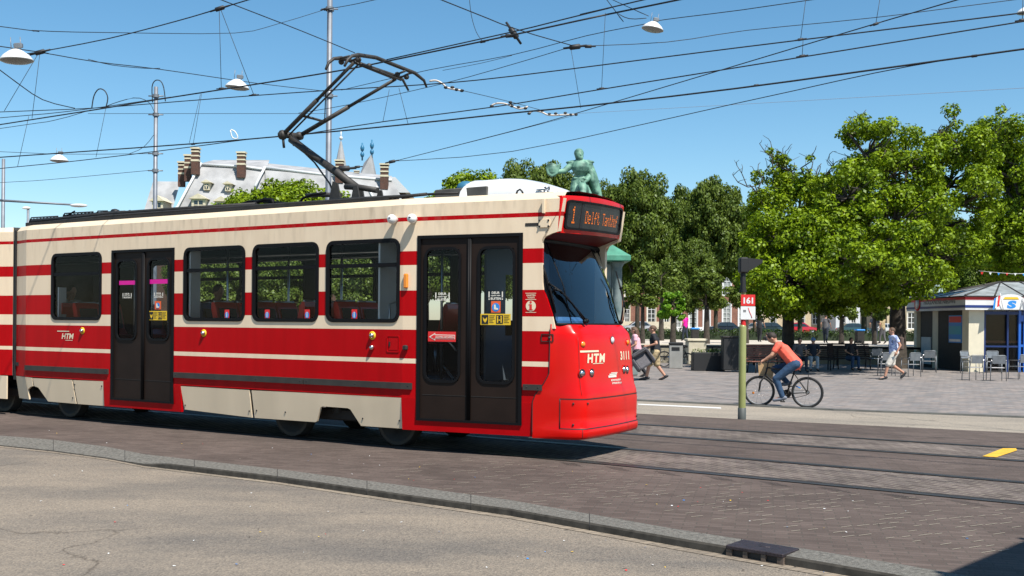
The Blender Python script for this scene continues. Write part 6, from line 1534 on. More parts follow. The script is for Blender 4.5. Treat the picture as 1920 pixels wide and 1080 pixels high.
mb.caps((0, -.75, Z0 + 1.55), (0, .75, Z0 + 1.55), .42, .46, 16); mb.ell((0, .95, Z0 + 1.55), (.42, .45, .48)); mb.ell((0, -.85, Z0 + 1.45), (.36, .35, .46))
mb.chain([(0, -.95, Z0 + 1.7), (0, -1.25, Z0 + 1.95), (0, -1.4, Z0 + 2.0)], [.34, .24, .17]); mb.chain([(0, -1.38, Z0 + 2.02), (0, -1.6, Z0 + 1.75), (0, -1.72, Z0 + 1.5)], [.17, .13, .09]); 
for s_ in (-1, 1): mb.caps((s_ * .08, -1.36, Z0 + 2.12), (s_ * .10, -1.34, Z0 + 2.26), .05, .02)
for sx_, pts in ((-.22, [(-.85, 1.3), (-.95, .85), (-.88, .42), (-.92, .08)]), (.22, [(-.85, 1.3), (-1.1, 1.0), (-1.05, .62), (-1.2, .42)]), (-.24, [(.95, 1.3), (.85, .85), (1.12, .55), (1.05, .08)]), (.24, [(.95, 1.3), (.85, .85), (1.12, .55), (1.05, .08)])): mb.chain([(sx_, y, Z0 + z) for y, z in pts], [.20, .12, .075, .07])
mb.chain([(0, 1.3, Z0 + 1.8), (0, 1.6, Z0 + 1.5), (0, 1.65, Z0 + .8)], [.12, .14, .06]); o = mb.build('horse', M_BRONZE, st); remesh(o, .035)
Zs = 1.0
def q(px, py, dy=0): p = P(px, py, 37 + dy) - Vector((P(1085, 600, 37).x, 0, ZP)); return V(p.x, dy, p.z)
mb = MB()
hd = q(1086, 291, -.1); mb.ell(hd, (.165, .19, .225), 14); mb.ell(hd + V(.03, -.12, -.11), (.11, .10, .11)); mb.ell(hd + V(.05, -.19, -.02), (.03, .05, .05), 8); mb.ell(hd + V(-.01, .04, .08), (.185, .2, .18), 12)
mb.caps(q(1085, 303), hd - V(0, 0, .12), .12, .10); shl, shr = q(1072, 309, 0), q(1103, 308, .05); c = q(1088, 311, 0)
mb.caps(shl, shr, .17, .17); mb.chain([c, q(1088, 322), q(1088, 332), q(1086, 345)], [.29, .24, .20, .25]); mb.ell(q(1088, 314, -.12), (.33, .24, .3))
mb.ell(shl + V(-.03, 0, .08), (.20, .17, .06)); mb.ell(shr + V(.03, 0, .08), (.20, .17, .06))       # epaulettes
mb.chain([shl, q(1058, 321, -.15), q(1043, 322, -.3)], [.14, .105, .075]); 
hand(mb, q(1043, 322, -.3), (-1, -.2, 0), (0, 0, 1), .7, 2.0)
mb.chain([shr, q(1107, 328, .0), q(1100, 338, -.25)], [.14, .12, .09]); hand(mb, q(1100, 338, -.25), (-.4, -.5, -.5), (1, 0, 0), .8, 2.0)
mb.chain([q(1081, 350), q(1078, 366, -.30), q(1076, 392, -.25), q(1076, 404, -.4)], [.19, .15, .12, .10]); mb.chain([q(1094, 350), q(1103, 366, -.40), q(1104, 392, -.25), q(1104, 404, -.4)], [.19, .15, .12, .10])
mb.chain([q(1079, 338), q(1078, 354, -.1)], [.15, .19]); mb.caps(q(1077, 334, -.16), q(1098, 334, -.16), .045, .045)
o = mb.build('rider', M_BRONZE, st); remesh(o, .022)
mb = MB(); mb.chain([q(1105, 312, .15), q(1110, 330, .1), q(1115, 350, .15), q(1120, 372, .2)], [.16, .2, .22, .2]); mb.chain([q(1095, 320, .3), q(1100, 350, .4), q(1108, 380, .5)], [.2, .3, .3]); mb.chain([q(1108, 322, -.05), q(1111, 338, -.1), q(1118, 360, 0)], [.12, .11, .1]); o = mb.build('cloak', M_BRONZE, st); remesh(o, .03)
mb = MB()    # cocked hat held upright
mb.prism([(-.20, -.20), (-.05, -.30), (.16, -.18), (.30, .22), (.12, .14), (-.05, .22), (-.22, .18), (-.27, .0)], lambda a, b, o: q(1037, 317, -.35) + V(a, o, b), -.12, .10); mb.ell(q(1036, 318, -.35), (.22, .18, .24), 12); mb.caps(q(1040, 324, -.35), q(1041, 330, -.35), .06, .03); o = mb.build('hat', M_BRONZE, st); remesh(o, .02)

# ================================================================== SIGNAL POST
sp = G(1391, 786, 0); sg = thing('signal_post', 'olive green post with the red 161 plate and a black signal head on top', 'signal post', sp, 0)
YS = sp.y; kS = YS / F_PX
def zS(py): return 1.65 + (hor(1391) - py) * kS
mb = MB(); mb.lathe([(.072, -.02), (.072, zS(765)), (.065, zS(765) + .005)], (0, 0, 0), 'z', 24); mb.build('base', pbr('post_grey', (.07, .08, .075), .6), sg)
mb = MB(); mb.lathe([(.064, zS(765)), (.064, zS(614)), (.058, zS(611)), (.04, zS(609))], (0, 0, 0), 'z', 28); mb.lathe([(.04, zS(612)), (.04, zS(545))], (.01, 0, 0), 'z', 20); mb.build('post', M_OLIVE, sg)
mb = MB(); mb.lathe([(.0455, zS(613)), (.0455, zS(598))], (.01, 0, 0), 'z', 20); mb.build('red_band', M_DECR, sg)
sx0 = (1387.5 - 1392.5) * kS; sx1 = (1414 - 1392.5) * kS
mb = MB(); mb.prism(rrect(sx0, zS(573.5), sx1, zS(552.5), .01, 3), lambda a, b, o: Vector((a, -.055 + o, b)), -.006, .006)
put_text(mb, '161', lambda a, b: Vector((a, -.0635, b)), (sx0 + sx1) / 2 + .004, zS(569.5), .17, zS(557.5) - zS(569.5), 0, .04, 1); mb.build('number_plate', [M_DECR, M_WHITE], sg)
mb = MB(); mb.prism(rrect(sx0 - .004, zS(599), sx1 + .006, zS(574.5), .01, 3), lambda a, b, o: Vector((a, -.055 + o, b)), -.006, .006)
for i in range(3): mb.box((sx0 + .04, -.0635, zS(582 + i * 1.6)), (sx0 + .09, -.062, zS(581.2 + i * 1.6)), 2)
mb.tube([(sx0 + .13, -.063, zS(577)), (sx0 + .15, -.063, zS(584)), (sx0 + .18, -.063, zS(591)), (sx0 + .195, -.063, zS(596))], .006, 6, 1); mb.build('map_plate', [M_WHITE, M_DECR, M_DK], sg)
mb = MB(); mb.lathe([(.05, zS(548)), (.046, zS(512))], (.0, 0, 0), 'z', 16); mb.lathe([(.065, zS(548)), (.065, zS(543))], (.0, 0, 0), 'z', 16); mb.build('bracket', M_BLACK, sg)
mb = MB(); mb.bbox((-.075, -.09, zS(512)), (.085, .09, zS(483)), .02)
mb.prism([(.06, zS(484)), (.33, zS(487)), (.32, zS(493)), (.12, zS(507)), (.06, zS(508))], lambda a, b, o: Vector((a, o, b)), -.085, .085); mb.build('signal_head', M_BLACK, sg)

# ================================================================== MASTS, STREET LAMPS
def mast(name, lab, px, ytop, Y, r, mat, extras=None, ybot=None):
    b = P(px, 600, Y); z0 = ZP if Y < 48 else ZTER; t = thing(name, lab, 'mast', (b.x, Y, z0), 0, 'overhead line masts')
    zt = 1.65 + (hor(px) - ytop) * Y / F_PX - z0
    mb = MB(); mb.lathe([(r * 1.6, 0), (r * 1.6, .4), (r * 1.1, .5), (r, 3), (r * .85, zt), (0, zt + .02)], (0, 0, 0), 'z', 16); mb.build('pole', mat, t)
    for py in (extras or []):
        z = 1.65 + (hor(px) - py) * Y / F_PX - z0; mb = MB(); mb.lathe([(r * 1.35, z - .06), (r * 1.35, z + .06)], (0, 0, 0), 'z', 14); mb.tube([(-.28, 0, z), (.28, 0, z)], .025, 6); mb.build('clamp', M_STEEL, t)
    return t
M_MAST = pbr('galvanised', (.20, .22, .25), .5, metal=.3, var=.15, vscale=4)
mast('line_mast', 'tall grey steel mast rising behind the raised pantograph out of the frame', 613.5, -30, 34, .105, M_MAST, [17, 180])
ml = mast('line_mast', 'grey line mast with a cable loop at its top, beside the mansard house', 289, 163, 38, .085, M_MAST, [180, 215, 288, 320, 395])
mast('line_mast', 'thin far mast at the left edge of the picture', 4, 298, 60, .11, M_MAST)
lpz = 1.65 + (hor(51) - 390) * 55 / F_PX; b = P(51, 600, 55)
t = thing('street_lamp', 'short far street lamp post above the tram roof at the far left', 'street lamp', (b.x, 55, ZTER), 0); mb = MB(); mb.tube([(0, 0, 0), (0, 0, lpz - ZTER)], .07, 8); mb.build('pole', M_MAST, t); mb = MB(); mb.ell((-.1, 0, lpz - ZTER), (.24, .16, .08), 10); mb.build('lamp_head', M_WHITE, t)
a0, a1 = P(-60, 372, 30), P(138, 384, 30)
t = thing('street_lamp', 'long horizontal lamp arm with a slim white head entering from the left edge', 'street lamp', (a0.x, 30, ZP), 0)
mb = MB(); mb.tube([(0, 0, 0), (0, 0, a0.z - ZP)], .09, 10); mb.tube([(0, 0, a0.z - ZP), (a1.x - a0.x, 0, a1.z - ZP)], [.04, .028], 8); mb.build('pole', M_MAST, t); mb = MB(); mb.ell((a1.x - a0.x + .15, 0, a1.z - ZP - .02), (.27, .13, .055), 12); mb.build('lamp_head', M_WHITEG, t)
def hanging_lamp(px, py, wpx, Y, lab, tilt=0):
    c = P(px, py, Y); r = wpx / 2 * Y / F_PX; t = thing('hanging_lamp', lab, 'street lamp', c, 0, 'white bowl lamps hung on span wires'); t.rotation_euler = (R(2), R(tilt), 0)
    mb = MB(); mb.lathe([(0, r * .56), (r * .22, r * .54), (r * .45, r * .42), (r * .78, r * .16), (r * .95, -r * .06), (r, -.16 * r), (r * .96, -.17 * r)], (0, 0, 0), 'z', 28); mb.build('lamp_shade', M_WHITEG, t)
    mb = MB(); mb.lathe([(r * .96, -.17 * r), (r * .8, -.25 * r), (r * .3, -.34 * r), (0, -.35 * r)], (0, 0, 0), 'z', 24); mb.build('diffuser', pbr('lamp_underside', (.25, .26, .25), .4), t)
    mb = MB(); mb.tube([(-r * .3, 0, r * .45), (-r * .3, 0, r * 1.3)], r * .025, 6); mb.tube([(r * .3, 0, r * .45), (r * .3, 0, r * 1.3)], r * .025, 6); mb.bbox((-r * .1, -r * .15, r * .62), (r * .42, r * .15, r * .92), r * .05); mb.build('hanger', M_STEEL, t)
hanging_lamp(31, 109, 60, 17, 'largest white hanging bowl lamp, at the left edge of the sky', -3); hanging_lamp(445, 161, 45, 22, 'white hanging bowl lamp left of the pantograph', 5); hanging_lamp(111, 299, 33, 31, 'small white hanging bowl lamp low in the sky above the rear of the tram')
hanging_lamp(1224, 52, 42, 24, 'white hanging bowl lamp high above the statue and square', 10); hanging_lamp(1922, 22, 30, 30, 'hanging lamp cut by the right edge of the sky')

# ================================================================== OVERHEAD WIRES
def wire(lab, pts, r=.011, mat=None, name='overhead_wire', sag=0, n=10):
    """pts: (px, py, c) on the vertical plane parallel to the track at offset c, or (px, py, 'Y', depth)"""
    W = [to_world(lp(p[0], p[1], p[2])) if len(p) == 3 else P(p[0], p[1], p[3]) for p in pts]
    for e in (0, -1):
        if name == 'overhead_wire' and (pts[e][0] < 3 or pts[e][0] > 1917 or pts[e][1] < 0):
            d_ = (W[e] - W[1 if e == 0 else -2]).normalized(); q_ = W[e] + d_ * 14
            W = [q_] + W if e == 0 else W + [q_]
    mb = MB(); mb.tube(smooth_line(W, 3) if len(W) > 2 else W, r, 5); o = mb.build(name, mat or M_WIRE); return tag(o, lab, 'wire', 'overhead tram wires')
NR, FR = 0.0, 3.13
wire('thick contact wire over the far track, ending at the right edge', [(0, 295, FR), (355, 270, FR), (600, 249, FR), (766, 233, FR), (960, 212, FR), (1075, 201, FR), (1380, 166, FR), (1920, 92, FR)], .014)
wire('wire leaving the far contact wire left of the pantograph', [(0, 316, FR + .3), (150, 301, FR + .3), (355, 276, FR + .3), (460, 262, FR + .1), (560, 252, FR)], .010)
wire('contact wire of the near track touching the pantograph head', [(-40, 240, NR), (190, 204, NR), (300, 186, NR), (480, 158, NR), (640, 132, NR), (735, 113, NR), (960, 66, NR), (1140, 27, NR), (1330, -12, NR)], .012)
wire('upper companion of the near contact wire above the pantograph', [(725, 112, NR), (960, 60, NR), (1050, 38, NR), (1180, 6, NR), (1240, -8, NR)], .009)
wire('wire crossing low behind the pantograph from the left edge to the upper right edge', [(0, 210, 5.5), (170, 203, 5.5), (340, 190, 5.5), (480, 179, 5.5), (640, 168, 5.5), (805, 158, 5.5), (960, 143, 5.5), (1380, 90, 5.5), (1920, 24, 5.5)], .012)
wire('thin wire under the left loop hangers at the far left', [(0, 221, 4.5), (100, 212, 4.5), (190, 201, 4.5), (320, 182, 4.5)], .010)
wire('lowest of the three left wires meeting under the cable loop', [(0, 241, 4.2), (100, 226, 4.2), (170, 206, 4.2)], .008)
wire('wire from the pantograph knee rising gently to the right edge', [(575, 251, 6.0), (720, 228, 6.0), (930, 200, 6.0), (1100, 172, 6.0), (1380, 127, 6.0), (1920, 40, 6.0)], .012)
wire('steep wire from the roof chimneys up to the top right of the sky', [(725, 306, 'Y', 40), (960, 246, 'Y', 34), (1075, 214, 'Y', 31), (1240, 165, 'Y', 27), (1400, 117, 'Y', 24), (1640, 45, 'Y', 21), (1815, -6, 'Y', 19)], .013)
wire('second wire from the roof chimneys, joining the far contact wire at the right', [(740, 302, 'Y', 38), (960, 284, 'Y', 33), (1380, 194, 'Y', 25), (1640, 137, 'Y', 21), (1800, 108, 'Y', 19)], .011)
wire('faint wire just below the steep one over the statue', [(740, 302, 'Y', 40), (900, 262, 'Y', 38), (1075, 217, 'Y', 35)], .007)
wire('span wire from the largest hanging lamp falling across to the tall mast', [(-20, 84, 'Y', 19), (75, 98, 'Y', 20), (180, 116, 'Y', 22), (300, 130, 'Y', 24), (480, 156, 'Y', 28), (610, 171, 'Y', 33)], .010)
wire('slack cable hanging below the falling span wire at the upper left', [(165, 111, 'Y', 22), (210, 122, 'Y', 22.5), (270, 128, 'Y', 23.5), (300, 128, 'Y', 24)], .008)
wire('span wire rising from the largest hanging lamp to the top edge', [(40, 102, 'Y', 19), (75, 97, 'Y', 19), (205, 72, 'Y', 18), (330, 40, 'Y', 17), (412, 16, 'Y', 16), (475, -3, 'Y', 15.5)], .010)
wire('nearly level span wire across the upper left to the tall mast', [(-20, 47, 'Y', 20), (60, 57, 'Y', 21), (200, 61, 'Y', 24), (440, 62, 'Y', 30), (520, 45, 'Y', 32), (612, 17, 'Y', 34)], .009)
wire('short span wire from the tall mast up to the top edge', [(614, 17, 'Y', 34), (660, 9, 'Y', 32), (715, -3, 'Y', 30)], .012)
wire('diagonal wire from the top edge down to the pantograph head', [(405, -4, 'Y', 16), (480, 25, 'Y', 17), (570, 60, 'Y', 18.5), (665, 99, 'Y', 20)], .009)
wire('diagonal wire falling from the top edge to the insulators over the statue', [(818, -4, 'Y', 20), (960, 52, 'Y', 22), (1075, 86, 'Y', 24)], .012)
wire('wire running right from the crossing insulators to the top right corner', [(1075, 87, 'Y', 24), (1250, 79, 'Y', 24), (1400, 57, 'Y', 24), (1640, 33, 'Y', 23), (1930, -4, 'Y', 22)], .009)
wire('wire rising from the pantograph arms to the crossing insulators', [(560, 212, 'Y', 30), (655, 196, 'Y', 29), (830, 157, 'Y', 27), (960, 121, 'Y', 25.5), (1070, 88, 'Y', 24)], .009)
wire('feeder wire passing the hanging lamp over the square', [(640, 169, 'Y', 31), (805, 131, 'Y', 29), (960, 103, 'Y', 27), (1100, 67, 'Y', 25), (1210, 45, 'Y', 24), (1245, 37, 'Y', 24), (1380, 20, 'Y', 23), (1540, -3, 'Y', 22)], .010)
wire('slack cable drooping beside the feeder wire left of the crossing', [(830, 132, 'Y', 28), (900, 119, 'Y', 27.5), (960, 104, 'Y', 27)], .007)
wire('slack cable looping down to the square lamp from the top edge', [(1135, -4, 'Y', 25), (1155, 22, 'Y', 24.5), (1180, 35, 'Y', 24.2), (1212, 34, 'Y', 24)], .010)
wire('second short cable from the top edge to the square lamp', [(1145, -2, 'Y', 25), (1180, 14, 'Y', 24.5), (1216, 30, 'Y', 24)], .009)
wire('drooping cable at the far left running into the left loop', [(-10, 124, 'Y', 22), (25, 150, 'Y', 23), (80, 187, 'Y', 24.5), (140, 203, 'Y', 26)], .012)
wire('pale thin wire low over the tree tops at the right', [(1060, 214, 'Y', 40), (1380, 196, 'Y', 34), (1920, 165, 'Y', 27)], .006, M_WIREG)
wire('low wire behind the mansard chimneys at the left', [(-10, 284, 'Y', 40), (120, 289, 'Y', 38), (285, 288, 'Y', 38)], .010)
wire('lowest left wire, from the left edge up to the looped mast', [(-10, 343, 'Y', 44), (90, 337, 'Y', 42), (285, 319, 'Y', 38)], .010)
wire('level thin wire behind the pantograph arms', [(165, 213, 'Y', 36), (520, 213, 'Y', 34), (612, 213, 'Y', 34)], .008)
wire('slack loop cable between the two left hangers', [(190, 203, 'Y', 27), (225, 190, 'Y', 27), (262, 184, 'Y', 27), (285, 200, 'Y', 37), (294, 240, 'Y', 38), (270, 275, 'Y', 38), (243, 288, 'Y', 38)], .010)
for x0, y0, x1, y1, Y, lab in ((75, 98, 60, 222, 23, 'dropper from the largest lamp crossing down to the left wires'), (72, 100, 8, 208, 22, 'slanting dropper at the far left'), (411, 17, 415, 165, 20, 'long vertical dropper at the upper left'), (414, 18, 476, 178, 20, 'long slanting dropper at the upper left'), (376, 176, 355, 268, 27, 'dropper left of the mansard chimney'), (378, 176, 362, 272, 27, 'dropper right beside the mansard chimney'), (200, 195, 180, 295, 27, 'dropper under the left loop hanger'), (54, 218, 33, 312, 26, 'lower dropper at the far left'),
                            (1135, 24, 1128, 166, 24, 'vertical dropper between the statue and the square lamp'), (1070, 88, 1089, 203, 25, 'dropper from the crossing insulators above the statue'), (1511, -3, 1501, 74, 20, 'upper dropper over the middle maple'), (1506, 72, 1504, 105, 20, 'short dropper over the middle maple'), (1650, -3, 1642, 45, 20, 'dropper over the large maple'), (1918, -3, 1917, 38, 19, 'dropper at the right edge of the sky'), (730, 168, 718, 228, 24, 'short dropper right of the pantograph'), (748, 165, 765, 232, 24, 'slanting short dropper right of the pantograph')):
    wire(lab, [(x0, y0, 'Y', Y), (x1, y1, 'Y', Y)], .006, name='dropper_wire')
wire('curved dropper falling from the top edge above the tram cab', [(880, -3, 'Y', 20), (884, 30, 'Y', 20), (893, 60, 'Y', 20), (905, 78, 'Y', 20)], .006, name='dropper_wire')
wire('arched cable loop hanger at the left of the sky', [(172, 203, 'Y', 27), (176, 180, 'Y', 27), (185, 167, 'Y', 27), (196, 170, 'Y', 27), (202, 184, 'Y', 27), (198, 203, 'Y', 27)], .016, name='cable_loop')
wire('arched cable loop over the top of the left mast', [(286, 192, 'Y', 38), (285, 163, 'Y', 38), (291, 151, 'Y', 38), (301, 152, 'Y', 38), (307, 165, 'Y', 38), (310, 190, 'Y', 38)], .02, name='cable_loop')
wire('pale cable loop left of the pantograph knee', [(432, 244, 'Y', 30), (436, 258, 'Y', 30), (446, 259, 'Y', 30), (441, 247, 'Y', 30), (433, 243, 'Y', 30)], .018, M_WHITE, name='cable_loop')
def clamp(px, py, Y, k=1.0, ang=0, lab='', mat=None, L=.2):
    c = P(px, py, Y); mb = MB(); a = math.radians(ang); e = Vector((math.cos(a), 0, math.sin(a)))
    mb.tube([c - e * L * k, c - e * L * .5 * k, c - e * L * .4 * k, c + e * L * .4 * k, c + e * L * .5 * k, c + e * L * k], [.018 * k, .02 * k, .045 * k, .045 * k, .02 * k, .018 * k], 8)
    o = mb.build('wire_clamp', mat or M_WIRE); tag(o, lab, 'clamp', 'clamps and insulators on the overhead wires')
for i, (px, py, Y, k, an, lab) in enumerate(((75, 98, 19, 1, 15, 'dark crossing clamp beside the largest lamp'), (412, 16, 16, .8, 18, 'dark clamp at the top of the long droppers'), (963, 62, 23, 1.5, -55, 'slanted clamp above the tram cab'), (955, 67, 23, 1, 5, 'dark clamp right under the slanted one'), (1078, 88, 24, 1.4, 8, 'dark crossing insulator above the statue'), (1103, 87, 24, .9, 0, 'insulator just right of the crossing above the statue'), (645, 316, 36, 2.2, 3, 'long dark insulator over the slate roof'), (735, 303, 38, 1.3, 12, 'dark insulator above the right chimney'), (670, 313, 36, 1, 5, 'small insulator between the roof chimneys'), (612, 17, 33, 1, 10, 'clamp on the tall mast'),
                                          (362, 118 + 152, 27, .6, 5, 'small clamp at the foot of the mansard droppers'), (415, 166, 20, .5, 5, 'small clamp at the foot of the long vertical dropper'), (476, 178, 20, .5, 5, 'small clamp at the foot of the long slanting dropper'), (1128, 166, 24, .6, 5, 'small clamp below the square lamp dropper'), (905, 78, 20, .6, 10, 'small clamp on the near wires above the cab'), (1642, 45, 20, .6, 20, 'small clamp over the large maple'), (1501, 74, 20, .6, 10, 'small clamp on the upper wire over the middle maple'), (1504, 105, 20, .6, 10, 'small clamp on the lower wire over the middle maple'), (1917, 38, 19, .7, 8, 'small clamp at the right edge'), (1827, 105, 19, .6, 8, 'small clamp on the thick wire over the right maple'), (1418, 160, 24, .6, 8, 'small clamp on the thick wire over the middle maple'))):
    clamp(px, py, Y, k, an, lab)
def span(lab, pts, blobs, Y0):
    t = thing('section_insulator', lab, 'insulator', P(*pts[0], Y0), 0, 'section insulators on the overhead wires'); o0 = P(*pts[0], Y0)
    mb = MB(); mb.tube(smooth_line([P(x, y, Y0) - o0 for x, y in pts], 3), .022, 6); mb.build('curved_arm', M_INS, t)
    mb = MB()
    for x, y in blobs: mb.ell(P(x, y, Y0) - o0, (.05, .035, .035), 8)
    mb.build('insulators', M_DK, t)
span('short section insulator right of the pantograph horns', [(805, 152), (818, 151), (830, 157), (840, 165), (868, 170)], [(836, 164), (848, 164), (856, 168), (866, 170)], 22)
span('section insulator with a pale bracket left of the statue head', [(920, 199), (930, 194), (945, 194), (960, 199), (975, 204), (990, 200)], [(922, 199), (957, 192), (960, 199), (972, 201), (985, 203)], 24)
span('longer section insulator just above the statue head', [(990, 214), (1000, 208), (1015, 210), (1030, 216), (1060, 215), (1082, 215)], [(992, 213), (1016, 208), (1030, 214), (1042, 213), (1060, 212), (1070, 215), (1080, 215)], 26)
wire('thin link wire from the short insulator to the statue insulators', [(868, 170, 'Y', 22), (957, 191, 'Y', 24), (1016, 207, 'Y', 25.5)], .007)

# ================================================================== KIOSK
KX, KY, KW, KD = P(1817, 600, 41).x, 41.0, 9.0, 5.6
ks = thing('kiosk', 'cream kiosk with blue framed glass front and glazed hip roof', 'kiosk', (KX, KY, ZP), 0)
def zK(py): return 1.65 + (hor(1817) - py) * 41 / F_PX - ZP
zf0, zf1 = zK(581), zK(556)
mb = MB(); mb.box((0, .02, 0), (.62, .62, zf0)); mb.build('corner_pillar', M_KCREAM, ks); mb = MB(); mb.box((KW - .5, 0, 0), (KW, .5, zf0)); mb.build('corner_pillar', M_KCREAM, ks); mb = MB(); mb.box((.08, 3.2, 0), (.2, 3.75, zf0)); mb.build('side_pillar', M_KCREAM, ks)
mb = MB(); mb.box((0, KD - .3, 0), (KW, KD, zf0)); mb.build('wall', M_KCREAM, ks)
mb = MB(); mb.box((-.28, -.28, zf0), (KW + .2, KD + .2, zf1 - .06), 0)
for z0, z1, mi in ((zf1 - .13, zf1 - .02, 1), (zf0 + .09, zf0 + .19, 2)): mb.box((-.295, -.295, z0), (KW + .2, -.285, z1), mi); mb.box((-.295, -.285, z0), (-.285, KD + .2, z1), mi)
mb.box((-.35, -.35, zf1 - .02), (KW + .3, KD + .3, zf1 + .03), 3)
fs = lambda a, b: Vector((-.296, a, b)); put_text(mb, 'HOLLANDSE NIEUWE', lambda a, b: Vector((-.296, -a, b)), -2.2, zf0 + .28, 3.2, .17, 0, .03, 4)
mb.lathe([(0, 0), (.33, 0), (.33, -.01), (0, -.01)], (-.296, 4.5, zf0 + .33), 'x', 20, 1); mb.lathe([(0, -.012), (.23, -.012), (0, -.013)], (-.296, 4.5, zf0 + .33), 'x', 20, 5)
mb.build('fascia', [M_WHITE, M_DECR, pbr('fascia_blue', (.015, .04, .20), .4), M_DK, M_STEEL, M_WHITE], ks)
mb = MB(); zr = zK(528) + .12; rx0, ry = 2.9, 2.8
A = [(-.3, -.3, zf1 + .03), (KW + .2, -.3, zf1 + .03), (KW + .2, KD + .2, zf1 + .03), (-.3, KD + .2, zf1 + .03), (rx0 - .3, ry, zr), (KW - 2.5, ry, zr)]
mb.add(A, [(0, 1, 5, 4), (3, 0, 4), (2, 3, 4, 5), (1, 2, 5)], 0); mb.build('roof', M_ZINC, ks)
mb = MB()
def lr(a, b, t_): return tuple(a[i] + (b[i] - a[i]) * t_ for i in range(3))
mb.tube([A[0], A[4]], .05, 6); mb.tube([A[3], A[4]], .05, 6); mb.tube([A[4], A[5]], .05, 6)
for k in range(1, 8): e = lr(A[0], A[1], k / 8); u = lr(A[4], A[5], max(0, (k / 8 - .25) / .6)); mb.tube([e, u], .035, 6)
for k in range(1, 4): e = lr(A[0], A[3], k / 4); mb.tube([e, A[4]], .03, 6)
mb.build('glazing_bars', M_DK, ks)
# front glass bay with blue posts
mb = MB(); mb.box((.62, .12, 0), (KW - .5, .16, zf0)); mb.build('glazing', M_GL, ks)
mb = MB(); 
for x, m_ in ((.62, 1), (1.55, 1), (2.02, 0), (2.22, 0), (3.4, 0), (4.6, 0)): mb.box((x, .02, 0), (x + (.07 if m_ else .10), .11, zf0), m_)
mb.box((.62, .03, zf0 - .18), (KW - .5, .10, zf0 - .05), 1); mb.box((.62, .03, 1.0), (2.0, .10, 1.07), 1); mb.box((2.12, .03, 1.02), (KW - .5, .10, 1.12), 0); mb.box((2.12, .03, zf0 - .45), (KW - .5, .10, zf0 - .2), 0)
mb.build('door_frame', [M_BLUE, M_DBLUE], ks)
mb = MB(); mb.box((.5, .05, 0.0), (KW - .5, KD - .4, .06), 0); mb.box((2.5, 1.4, .06), (KW - .8, 1.9, 1.1), 0); mb.box((.6, KD - .7, .06), (KW - .6, KD - .45, zf0 - .1), 1); mb.box((1.4, 1.6, 1.15), (KW - 1, 1.7, 1.25), 2); mb.build('counter', [M_DK, M_LIN, M_WOOD], ks)
# left side: openings, door panel, poster
mb = MB(); mb.box((.1, .62, 0), (.16, KD - .5, zf0), 0); mb.build('shutter', M_DK, ks)
mb = MB(); mb.box((.05, 3.9, .15), (.1, 4.9, 1.35)); mb.build('panel_board', pbr('panel_blue_grey', (.40, .50, .55), .5), ks)
mb = MB(); mb.box((.04, .75, 1.15), (.1, 2.0, 2.3), 0); mb.box((.03, .8, 2.0), (.04, 1.95, 2.25), 1); mb.box((.03, .8, 1.5), (.04, 1.95, 1.85), 2); mb.box((.03, .85, 1.2), (.04, 1.9, 1.3), 3); mb.build('poster', [M_DECB, M_DECR, pbr('poster_teal', (.03, .35, .5), .5), M_WHITE], ks)
mb = MB(); ax = 2.0; ax = 1.50; arch = [(ax - .6, zf0 + .02)] + [(ax - .6 * math.cos(PI * i / 14), zf0 + .28 + .36 * math.sin(PI * i / 14)) for i in range(15)] + [(ax + .6, zf0 + .02)]
mb.prism(arch, lambda a, b, o: Vector((a, -.36 + o, b)), -.03, .03, 0); mb.prism([(ax - .25, zf0 + .52), (ax + .25, zf0 + .52), (ax + .32, zf0 + .43), (ax - .32, zf0 + .43)], lambda a, b, o: Vector((a, -.40 + o, b)), -.005, 0, 1)
put_text(mb, 'S', lambda a, b: Vector((a, -.395, b)), ax + .0, zf0 + .06, .36, .32, .2, .06, 2); mb.build('arched_sign', [M_WHITE, M_DECY, M_DECB], ks)
for s_, x in ((-1, ax - .38), (1, ax + .40)):
    f = MB(); f.tube([(x + s_ * -.06, -.42, zf0 - .02), (x + s_ * .12, -.52, zf0 + .66)], .014, 6, 3)
    for j, mi in enumerate((0, 1, 2)):
        a_, b_ = s_ * (.10 + .085 * j), s_ * (.10 + .085 * (j + 1)); zt_1 = zf0 + .60 - j * .05
        f.add([(x + a_, -.50, zt_1), (x + b_, -.52, zt_1 - .05), (x + b_ + s_ * .06, -.53, zt_1 - .50), (x + a_ + s_ * .06, -.51, zt_1 - .45)], [(0, 1, 2, 3)], mi)
    f.build('flag', [M_DECR, M_WHITE, M_DECB, M_WHITE], ks)
pz = thing('parasol', 'folded pale parasol standing behind the kiosk roof', 'parasol', (P(1757, 600, 49.5).x, 49.5, ZTER), 0)
mb = MB(); zt = 1.65 + (hor(1757) - 520) * 49.5 / F_PX - ZTER; mb.lathe([(.30, zt - .85), (.27, zt - .7), (.2, zt - .3), (.12, zt - .05), (0, zt)], (0, 0, 0), 'z', 10, 0, False); mb.build('canopy', pbr('parasol_cloth', (.45, .58, .62), .7), pz); mb = MB(); mb.tube([(0, 0, 0), (0, 0, zt - .8)], .03, 8); mb.build('pole', M_ALU, pz)
bt = thing('bunting', 'string of red, white and blue pennants in the right maple above the kiosk', 'bunting', P(1835, 508, 44), 0)
mb = MB(); o0 = P(1835, 508, 44); e = P(1960, 512, 44) - o0; mb.tube([(0, 0, 0), tuple(e * .5 + Vector((0, 0, -.08))), tuple(e)], .008, 5, 0); mb.build('cord', M_WHITE, bt)
for k in range(8): q_ = e * (k / 8 + .05); mb = MB(); mb.prism([(-.06, 0), (.06, 0), (0, -.11)], lambda a, b, o: Vector((q_.x + a, q_.y + o, q_.z + b - .05)), -.004, .004); mb.build('pennant', (M_DECR, M_WHITE, M_DECB)[k % 3], bt)

